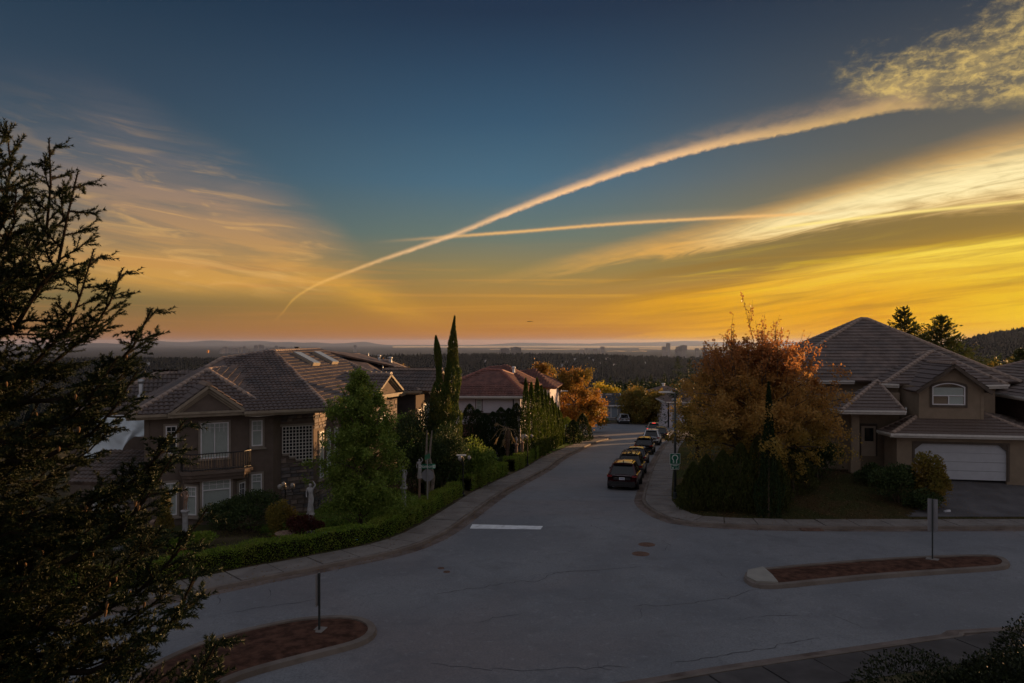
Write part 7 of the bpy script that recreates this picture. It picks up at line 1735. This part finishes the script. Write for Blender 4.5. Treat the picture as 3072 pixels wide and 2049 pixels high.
for k in range(n):
    a0, a1 = R(-58 + 296 * k / n), R(-58 + 296 * (k + 1) / n); b.slab([(ri * math.cos(a0), -.009, ri * math.sin(a0) + .06), (ro * math.cos(a0), -.009, ro * math.sin(a0) + .06), (ro * math.cos(a1), -.009, ro * math.sin(a1) + .06), (ri * math.cos(a1), -.009, ri * math.sin(a1) + .06)], (0, -1, 0), .003)
b.box((.088, -.0085, -.165), (.055, .003, .19)); b.box((-.088, -.0085, -.14), (.055, .003, .14)); b.slab([(-.155, -.010, -.17), (-.088, -.010, -.255), (-.021, -.010, -.17)], (0, -1, 0), .003)
b.build('ring_symbol', M['sign_white'], e, world=False)
zc2 = P(2024, 1400.5, D).z
e2 = empty('small_green_sign', (x, D, zc2), 'small green plate with a white border right below the ring sign', 'sign')
plate(.47, .31, .03, 0, M['sign_white'], e2, 'border'); plate(.43, .27, .025, -.004, M['sign_green'], e2, 'panel')
b = MB(); b.box((0, -.008, .085), (.30, .003, .022)); b.box((0, -.008, .05), (.24, .003, .016)); b.box((-.12, -.008, -.06), (.07, .003, .09)); b.box((.09, -.008, -.075), (.15, .003, .03)); b.build('print', M['sign_white'], e2, world=False)
# street name blades and stop sign seen from behind
c_ = G(1283, 1500); D = 38.6; x = (1282.5 - CX) / FP * D; zb0 = g(x, D); e = empty('stop_sign', (x, D, zb0), 'octagonal sign seen from behind on a steel post above the hedge', 'sign')
zt = P(1283, 1379, D).z - zb0; oc = P(1283, 1426.5, D).z - zb0
b = MB(); b.box((0, 0, zt / 2), (.055, .055, zt)); b.build('post', M['metal'], e, world=False)
b = MB(); ro = .335; b.slab([(ro * math.cos(R(22.5 + 45 * k)), .045, oc + ro * math.sin(R(22.5 + 45 * k))) for k in range(8)], (0, -1, 0), .006); b.build('octagon', M['sign_grey'], e, world=False)
b = MB(); 
for z_ in (-.15, .15): b.lathe((0, 0, 0), [(.001, 0), (.02, 0), (.02, .012), (.001, .014)], 6); 
bo = b.build('bolt', M['metal'], e, world=False); bo.rotation_euler = (R(90), 0, 0); bo.location = (0, -.03, oc)
e3 = empty('street_name_sign', (x + .05, D - .02, P(1283, 1399, D).z), 'green street name blade reading Diamond above the octagonal sign', 'sign'); wS = 41 / FP * D; hS = 15 / FP * D
plate(wS, hS, .02, 0, M['sign_green'], e3, 'blade'); plate(wS * .20, hS * .9, .015, -.004, mat('sign_pale_green', (.10, .36, .22), .4, .4, var=.02), e3, 'end_panel').location = (wS * .385, 0, 0)
text('Diamond', hS * .92, (-wS * .10, -.012, 0), (R(90), 0, 0), M['sign_white'], e3)
b = MB(); b.box((wS * .385, -.013, hS * .16), (wS * .13, .003, hS * .14)); b.box((wS * .385, -.013, -hS * .16), (wS * .11, .003, hS * .14)); b.build('print', M['sign_white'], e3, world=False)
e4 = empty('cross_street_sign', (x, D, zt + zb0 + .02), 'second street name blade seen edge on at the very top of the sign post', 'sign', rz=R(74)); plate(wS, hS, .02, 0, M['sign_green'], e4, 'blade').location = (0, 0, hS * .5); b = MB(); b.box((0, 0, 0), (.06, .06, .05)); b.build('clamp', M['metal'], e4, world=False)
# median posts: keep-right plates seen from behind / edge on
def median_post(label, u, v, vt, w_, ang, wide, dark=False):
    c_ = G(u * D2P, v * D2P); D = c_.y; e = empty('median_sign', (c_.x, D, g(0, D) + .15), label, 'sign', rz=ang); H = vz(vt, D) - g(0, D) - .15
    b = MB(); b.box((0, 0, H / 2), (.05, .05, H)); b.build('post', M['pole'], e, world=False)
    b = MB(); b.slab([(-.22, -.16, .012), (.22, -.16, .012), (.22, .16, .012), (-.22, .16, .012)], (0, 0, 1), .03); b.build('base_plate', M['concrete'], e, world=False)
    b = MB(); b.slab([(-wide / 2, .045, H - 1.3 if not dark else H - .95), (wide / 2, .045, H - 1.3 if not dark else H - .95), (wide / 2, .045, H - .0), (-wide / 2, .045, H)], (0, -1, 0), .005); b.build('sign_plate', M['sign_grey'], e, world=False)
median_post('grey plate sign seen from behind on the right median island', 2141, 1292, 1146, .3, R(-38), .36)
median_post('thin dark sign post standing on the left median island', 733, 1458, 1316, .1, R(80), .30, True)

# ================================================================== garden ornaments
def figure(kind, m, h=1.0):
    """a small standing statue: one continuous skinned body"""
    k = h / 1.75; v = []; ed = []; rad = []
    def add(p, r_, par=None): v.append(tuple(c * k for c in p)); rad.append(r_ * k); (ed.append((par, len(v) - 1)) if par is not None else None); return len(v) - 1
    sw = .05
    pel = add((sw, 0, .95), .145); ab = add((0.02, 0, 1.12), .115, pel); ch = add((-.02, .01, 1.32), .155, ab); nk = add((-.02, 0, 1.50), .055, ch); hd = add((-.015, -.02, 1.62), .10, nk); add((-.01, -.015, 1.72), .085, hd)
    for s_ in (-1, 1):
        sh_ = add((s_ * .17 - .02, 0, 1.42), .065, ch)
        if kind == 'raised' and s_ > 0: el_ = add((.30, -.05, 1.62), .048, sh_); add((.16, -.05, 1.86), .04, el_)
        elif kind == 'hip' and s_ < 0: el_ = add((-.36, .02, 1.18), .048, sh_); add((-.16, -.08, 1.02), .04, el_)
        else: el_ = add((s_ * .25, .02, 1.14), .048, sh_); add((s_ * .20, -.10, .92), .038, el_)
        hp = add((s_ * .09 + sw, 0, .86), .10, pel); kn = add((s_ * (.11 if s_ > 0 else .08), -.05 if s_ > 0 else 0, .50), .068, hp); an = add((s_ * .10, 0, .10), .045, kn); add((s_ * .12, -.12, .04), .04, an)
    me = bpy.data.meshes.new('figure'); me.from_pydata(v, ed, []); o = bpy.data.objects.new('tmp', me); COL.objects.link(o)
    md = o.modifiers.new('skin', 'SKIN'); 
    for i, s_ in enumerate(me.skin_vertices[0].data): s_.radius = (rad[i], rad[i] * .85); s_.use_root = (i == 0)
    md.use_smooth_shade = True; s2 = o.modifiers.new('sub', 'SUBSURF'); s2.levels = 2
    dg_ = bpy.context.evaluated_depsgraph_get(); me2 = bpy.data.meshes.new_from_object(o.evaluated_get(dg_)); bpy.data.objects.remove(o); me2.name = 'figure'; me2.materials.clear(); me2.materials.append(m); return me2
FIG = {}
def statue(label, u, vtop, vbase, D, kind, fm, ped=0.0, pm='stone_white', robe=False, face=0.0, zoff=0, name='statue', group=None):
    x = ux(u, D); zg_ = g(x, D) + .1; ztop = vz(vtop, D); zb_ = vz(vbase, D) if vbase else zg_; fh = ztop - zb_; e = empty(name, (x, D, zg_), label, 'statue', group, rz=face)
    key = (kind, fm)
    if key not in FIG: FIG[key] = figure(kind, M[fm], 1.0)
    b_ = zb_ - zg_; hh = fh if kind != 'raised' else fh * .94
    o = link('figure', FIG[key], e, False); o.location = (0, 0, b_); o.scale = (hh,) * 3
    if robe:
        r_ = MB(); r_.lathe((0, 0, b_), [(.115 * hh, 0), (.12 * hh, .06 * hh), (.085 * hh, .3 * hh), (.08 * hh, .5 * hh), (.065 * hh, .62 * hh), (.075 * hh, .70 * hh)], 14); 
        r_.v = [(vx + .012 * hh * math.sin(9 * math.atan2(vy, vx)), vy, vz_) for vx, vy, vz_ in r_.v]; r_.build('robe', M[fm], e, True, world=False)
    if b_ > .25:
        c = MB(); c.lathe((0, 0, 0), [(.20, 0), (.20, .10), (.15, .14), (.125, .2), (.115, b_ - .18), (.13, b_ - .14), (.19, b_ - .07), (.19, b_), (.001, b_)], 16)
        if ped: c.v = [(vx * ped, vy * ped, vz_) for vx, vy, vz_ in c.v]
        c.build('column', M[pm], e, True, world=False)
    else:
        c = MB(); c.box((0, 0, b_ - .06), (.32, .32, .14)); c.build('plinth', M[pm], e, world=False)
    return e
statue('bronze brown figure on a white column in front of the bay window', 425, 1120, 1171, 33.0, 'hip', 'stone_brown')
statue('small dark figure on the leftmost white column, half hidden by the fir', 273, 1126, 1151, 31.0, 'plain', 'stone_brown', ped=1.05)
statue('tall white robed statue standing over the red shrub', 713, 1104, 1178, 34.0, 'raised', 'stone_white', robe=True)
statue('pale statue peeping out at the right edge of the garden tree', 927, 1068, 1118, 38.5, 'hip', 'stone_white', robe=True)
statue('white statue with raised arm close left of the octagonal sign', 963, 1050, 1098, 41.0, 'raised', 'stone_white', robe=True, pm='stone_brown', ped=.55)
statue('stone bust figure on the shorter pillar, left of the pair by the hedge', 1186, 1002, 1019, 60.0, 'plain', 'stone_white', pm='stone_brown', ped=.8)
statue('stone bust figure on the taller pillar, right of the pair by the hedge', 1199.5, 996, 1014.6, 61.0, 'plain', 'stone_white', pm='stone_brown', ped=.8)
# lion statue
D = 33.2; x = ux(352, D); e = empty('lion_statue', (x, D, g(x, D) + .1), 'small tan stone lion sitting left of the bay window', 'statue'); b_ = MB(); lt = vz(1192, D) - g(x, D) - .1
v_ = [(0, .18, lt * .42), (0, .05, lt * .62), (0, -.06, lt * .82), (0, -.16, lt * .80), (-.1, -.12, lt * .35), (-.1, -.14, .05), (.1, -.12, lt * .35), (.1, -.14, .05), (0, .25, lt * .2), (-.13, .1, .06), (.13, .1, .06)]; r__ = [.15, .17, .17, .09, .07, .06, .07, .06, .14, .08, .08]; ed_ = [(0, 1), (1, 2), (2, 3), (1, 4), (4, 5), (1, 6), (6, 7), (0, 8), (8, 9), (8, 10)]
me = bpy.data.meshes.new('lion'); me.from_pydata(v_, ed_, []); o = bpy.data.objects.new('tmp', me); COL.objects.link(o); md = o.modifiers.new('s', 'SKIN')
for i, s_ in enumerate(me.skin_vertices[0].data): s_.radius = (r__[i],) * 2; s_.use_root = i == 0
o.modifiers.new('sub', 'SUBSURF').levels = 2; me2 = bpy.data.meshes.new_from_object(o.evaluated_get(bpy.context.evaluated_depsgraph_get())); bpy.data.objects.remove(o); me2.materials.clear(); me2.materials.append(M['stone_brown']); link('body', me2, e, False)
b_ = MB(); b_.tube([(.12, .2, .1), (.2, .1, .04), (.18, -.08, .05)], [.025, .02, .03], 6); b_.build('tail', M['stone_brown'], e, world=False)
# garden lamps with several globes
M['globe'] = mat('globe_glass', (.30, .28, .26), .2, .5, var=.02)
def garden_lamp(label, u, vt, D, flat=False):
    x = ux(u, D); zg_ = g(x, D) + .1; H = vz(vt, D) - zg_; e = empty('garden_lamp', (x, D, zg_), label, 'garden lamp'); b = MB(); b.lathe((0, 0, 0), [(.13, 0), (.13, .12), (.07, .2), (.04, .5), (.035, H * .9), (.05, H * .92), (.02, H)], 10); b.build('post', M['iron'], e, world=False)
    for k, a in enumerate((0, 2.1, 4.2)):
        cx_, cy_ = .36 * math.cos(a), .36 * math.sin(a); b = MB(); b.tube([(0, 0, H * .86), (cx_ * .6, cy_ * .6, H * .84), (cx_, cy_, H * .90)], .018, 5); b.build('arm', M['iron'], e, world=False)
        b = MB(); b.lathe((cx_, cy_, H * .92), [(.03, -.04), (.10, .02), (.12, .10), (.09, .18), (.02, .22)], 10); b.build('globe', M['globe'], e, True, world=False)
    if flat: b = MB(); b.box((-.1, 0, H + .05), (.55, .3, .05)); b.build('cap', M['white_trim'], e, world=False)
    return e
garden_lamp('black garden lamp with pale flat top at the end of the corner hedge', 1063, 1047, 43.5, True)
garden_lamp('black three globe garden lamp before the dark cedars', 1190 - 15 + 0, 0, 57, False) if False else garden_lamp('black three globe garden lamp before the thuja row', 1211, 998, 60)
garden_lamp('low black lantern in front of the stone entry', 655, 1112, 36.5)
# turquoise cover, stone planter, small items
D = 32.3; x = ux(775, D); e = empty('turquoise_cover', (x, D, g(x, D) + .1), 'turquoise tarp covered low basin behind the corner hedge', 'tarp'); b = MB(); n = 14
for j in range(n + 1):
    for i in range(n + 1):
        s_, t_ = i / n, j / n; ed_ = min(s_, 1 - s_, t_, 1 - t_); b.v.append((-1.0 + 2.0 * s_, -.6 + 1.2 * t_, .18 + .18 * min(1, ed_ * 5) + .05 * math.sin(s_ * 9) * math.cos(t_ * 7) + .06 * s_))
for j in range(n):
    for i in range(n): a = j * (n + 1) + i; b.f.append([a, a + 1, a + n + 2, a + n + 1]); b.m.append(0)
M['turq'] = mat('turquoise_tarp', (.10, .30, .34), .45, .4, var=.15, scale=3); b.build('tarp', M['turq'], e, True, world=False)
b = MB(); b.lathe((0, 0, 0), [(.95, 0), (.98, .1), (.95, .2), (.8, .2), (.8, .05), (.01, .05)], 24); b.v = [(vx, vy * .6, vz_) for vx, vy, vz_ in b.v]; b.build('rim', M['stone_white'], e, world=False)
D = 32.6; x = ux(655, D); b = MB(); b.lathe((x, D, g(x, D) + .1), [(.30, 0), (.34, .12), (.42, .3), (.46, .34), (.42, .36), (.36, .34), (.01, .30)], 18); tag(b.build('stone_planter', M['stone_brown']), 'round stone planter under the olive yellow shrub behind the hedge', 'planter')
D = 36.6; x = ux(2290 - 0, D)
c_ = P(2842, 1517, 38.5); b = MB(); b.box((c_.x, c_.y, float(zR(np.array([c_.x]), np.array([c_.y]))[0]) + .06), (.34, .10, .07), rz=.2); b.box((c_.x + .04, c_.y - .02, float(zR(np.array([c_.x]), np.array([c_.y]))[0]) + .11), (.24, .08, .04), rz=.3); tag(b.build('newspaper', M['plate']), 'small white folded newspaper lying on the lawn near the driveway', 'newspaper')
# distant bird / aircraft speck over the horizon
p = P(1590, 964.5, 600); b = MB(); b.tube([(p.x - 2.2, p.y, p.z), (p.x + 2.2, p.y, p.z + .1)], [.25, .15], 6); b.slab([(p.x - .8, p.y - 2, p.z + .1), (p.x + .6, p.y - 2, p.z + .1), (p.x + .6, p.y + 2, p.z + .1), (p.x - .8, p.y + 2, p.z + .1)], (0, 0, 1), .15); tag(b.build('aeroplane', M['iron']), 'tiny dark aeroplane speck low in the golden sky', 'aeroplane')

# ================================================================== distance: forest, towers, haze
def far_trees(name, n, r0, r1, a0, a1, hmin, hmax, seed, zf=far_z, dens_ridge=True, m=None):
    r_ = np.random.default_rng(seed); a = r_.uniform(a0, a1, n); rr = np.sqrt(r_.uniform(r0 ** 2, r1 ** 2, n)); x = rr * np.sin(a); y = rr * np.cos(a); z_ = zf(x, y); h = r_.uniform(hmin, hmax, n); w = h * r_.uniform(.16, .34, n); rnd_ = r_.uniform(0, 6.28, n); V = []
    blunt = r_.uniform(size=n) < .45; k = 5
    rings = [(0.0, .9), (.35, 1.0), (.75, .62)]
    P0 = []
    for (f, s) in rings:
        for j in range(k):
            t_ = rnd_ + j * 2 * math.pi / k; ws = w * (s if f < .5 else np.where(blunt, .85, .42)) * r_.uniform(.75, 1.2, n); P0.append(np.stack([x + ws * np.cos(t_), y + ws * np.sin(t_), z_ + h * f], 1))
    P0.append(np.stack([x, y, z_ + h * np.where(blunt, .92, 1.05)], 1)); V = np.stack(P0, 1); nv = V.shape[1]; F = []
    for q in range(2):
        for j in range(k): a_, b_ = q * k + j, q * k + (j + 1) % k; F.append([a_, b_, b_ + k]); F.append([a_, b_ + k, a_ + k])
    for j in range(k): F.append([2 * k + j, 2 * k + (j + 1) % k, 3 * k])
    F = np.array(F); FF = (F[None] + (np.arange(n) * nv)[:, None, None]).reshape(-1, 3); tag(link(name, npmesh(name, V.reshape(-1, 3), FF, m or M['l_far'])), kind='stuff')
far_trees('distant_forest', 15000, 3300, 4500, -.75, .80, 17, 34, 1)
far_trees('valley_forest', 7000, 1700, 3300, -.75, .80, 14, 26, 2)
far_trees('slope_forest', 2600, 700, 1700, -.7, .75, 12, 22, 3)
far_trees('hillside_forest', 6500, 2500, 4300, .46, .78, 16, 28, 4)
far_trees('near_slope_wood', 900, 300, 700, -.7, .7, 9, 17, 5)
far_trees('plain_woods', 9000, 4500, 9500, -.75, .75, 18, 36, 6)
# high-rise towers on the plain
M['tower'] = mat('tower_concrete', (0.16, 0.16, 0.18), .7, .3, var=.15, scale=.02)
def tower(u, vt, D, w, label, group, cap=0.0):
    x = ux(u, D); H = vz(vt, D) + 262; e = empty('tower', (x, D, -262), label, 'tower', group, rz=.3); b = MB(); b.box((0, 0, H / 2), (w, w * .8, H)); b.box((0, 0, H + 3), (w * .45, w * .4, 8)); b.build('shaft', M['tower'], e, world=False)
    q = MB()
    for k in range(1, 7): q.box((0, 0, H - 262 * 0 - k * (H * .05)), (w * 1.04, w * .84, H * .012))
    q.build('floor_bands', M['glass_dark'], e, world=False)
gA = 'hazy tower cluster above the left roof'
TW = [(508, 800, 60), (513, 797, 40), (519, 796, 60), (526, 799, 60), (532, 800, 45), (536, 799, 45), (543, 800, 70), (553, 797, 45), (561, 795.5, 55), (567, 800, 40), (588, 793, 75), (597, 791.5, 60), (602, 793, 80), (613, 799, 60), (621, 798, 50), (628, 798, 50), (635, 794, 60), (645, 796.5, 60), (652, 797, 70)]
for i, (u, vt, w) in enumerate(TW): tower(u, vt, 16500 + 300 * (i % 4), w * 1.15, ORD[i] + ' from the left in the hazy tower cluster above the left roof', gA)
for (u, vt, D, w, lab) in ((815, 792.5, 19000, 70, 'lone thin tower on the horizon above the brown roof'), (1159, 800, 9000, 95, 'dark blocky high-rise on the wooded ridge, left of the pair'), (1184, 797.5, 9200, 110, 'twin topped high-rise on the wooded ridge'), (1178, 801, 9100, 50, 'narrow low block beside the twin topped high-rise'),
    (1383, 796, 15000, 75, 'single high-rise on the horizon over the far trees'), (1366, 801, 15000, 70, 'low wide block left of the single horizon high-rise'), (1346, 800, 15500, 60, 'small block on the horizon left of centre of the low blocks'), (1335, 802, 15500, 70, 'lowest small block on the horizon above the orange tree'),
    (1524, 796, 13500, 60, 'short tower just left of the tallest horizon tower'), (1534, 788, 13500, 62, 'tallest slim tower on the horizon left of the maple'), (1561, 796, 10500, 90, 'broad tower left of the maple top'), (1569, 793, 10500, 80, 'tall dark tower touching the maple top'), (1556, 801, 10500, 60, 'low block left of the broad tower'),
    (1600, 800, 13000, 60, 'tower seen through the thin maple shoots'), (1618, 797, 13000, 60, 'second tower seen through the thin maple shoots')): tower(u, vt, D, w, lab, None if 'maple shoots' not in lab else 'towers behind the maple shoots')
# sunset glint on a far tower, put into its orange base colour
gl = MB(); x = ux(477, 7000); gl.box((x, 7000, vz(807, 7000)), (16, 10, 26)); em = bpy.data.materials.new('painted_glint'); em.use_nodes = True; em.node_tree.nodes['Principled BSDF'].inputs['Base Color'].default_value = (.9, .4, .1, 1); em.node_tree.nodes['Principled BSDF'].inputs['Roughness'].default_value = .25; em.node_tree.nodes['Principled BSDF'].inputs['Metallic'].default_value = .8
tag(gl.build('glint_tower', em), 'tiny far tower with its sunset glint painted orange, on the left horizon', 'tower')
# white houses dotted over the far ridge
r_ = random.Random(12); k_ = 0
for (u, v) in sorted(((1115, 832), (1137, 833), (1352, 826), (1362, 830), (1368, 829), (1390, 827), (1398, 826), (1402, 829), (1411, 841), (1420, 852), (1376, 838), (1320, 828), (1300, 835), (1290, 842), (1445, 832), (1480, 836), (1465, 850), (1505, 834), (300, 842), (340, 838), (390, 850), (420, 846), (1238, 834))):
    # march the ray to the terrain
    d = Vector((ux(u, 1), 1, (vz(v, 1) - CZ))); t_ = 1200.0
    while t_ < 6000 and CZ + d.z * t_ > float(far_z(np.array([d.x * t_]), np.array([t_]))[0]) + 6: t_ += 15
    b = MB(); w = r_.uniform(9, 15); z0 = float(far_z(np.array([d.x * t_]), np.array([t_]))[0]); b.box((0, 0, 9), (w, 9, 18)); b.cur = 1; b.poly([(-w / 2 - 1, -5.5, 18), (w / 2 + 1, -5.5, 18), (w / 2 + 1, 0, 23), (-w / 2 - 1, 0, 23)]); b.poly([(w / 2 + 1, 5.5, 18), (-w / 2 - 1, 5.5, 18), (-w / 2 - 1, 0, 23), (w / 2 + 1, 0, 23)])
    o = b.build('distant_house', [M['white'], M['dark_roof']]); o.location = (d.x * t_, t_, z0); tag(o, ORD[k_] + ' from the left of the tiny pale houses on the far wooded ridge', 'house', 'houses on the far ridge'); k_ += 1
# ---- air
hz_ = MB(); hz_.box((0, 28000, (-264 + 120) / 2), (150000, 72000, 384)); hm = bpy.data.materials.new('haze'); hm.use_nodes = True; t = hm.node_tree; t.nodes.clear()
pv = t.nodes.new('ShaderNodeVolumePrincipled'); pv.inputs['Color'].default_value = (0.48, 0.62, 1.0, 1); pv.inputs['Density'].default_value = HAZE; pv.inputs['Anisotropy'].default_value = 0.35
out = t.nodes.new('ShaderNodeOutputMaterial'); t.links.new(pv.outputs[0], out.inputs['Volume']); tag(hz_.build('haze', hm), kind='stuff')
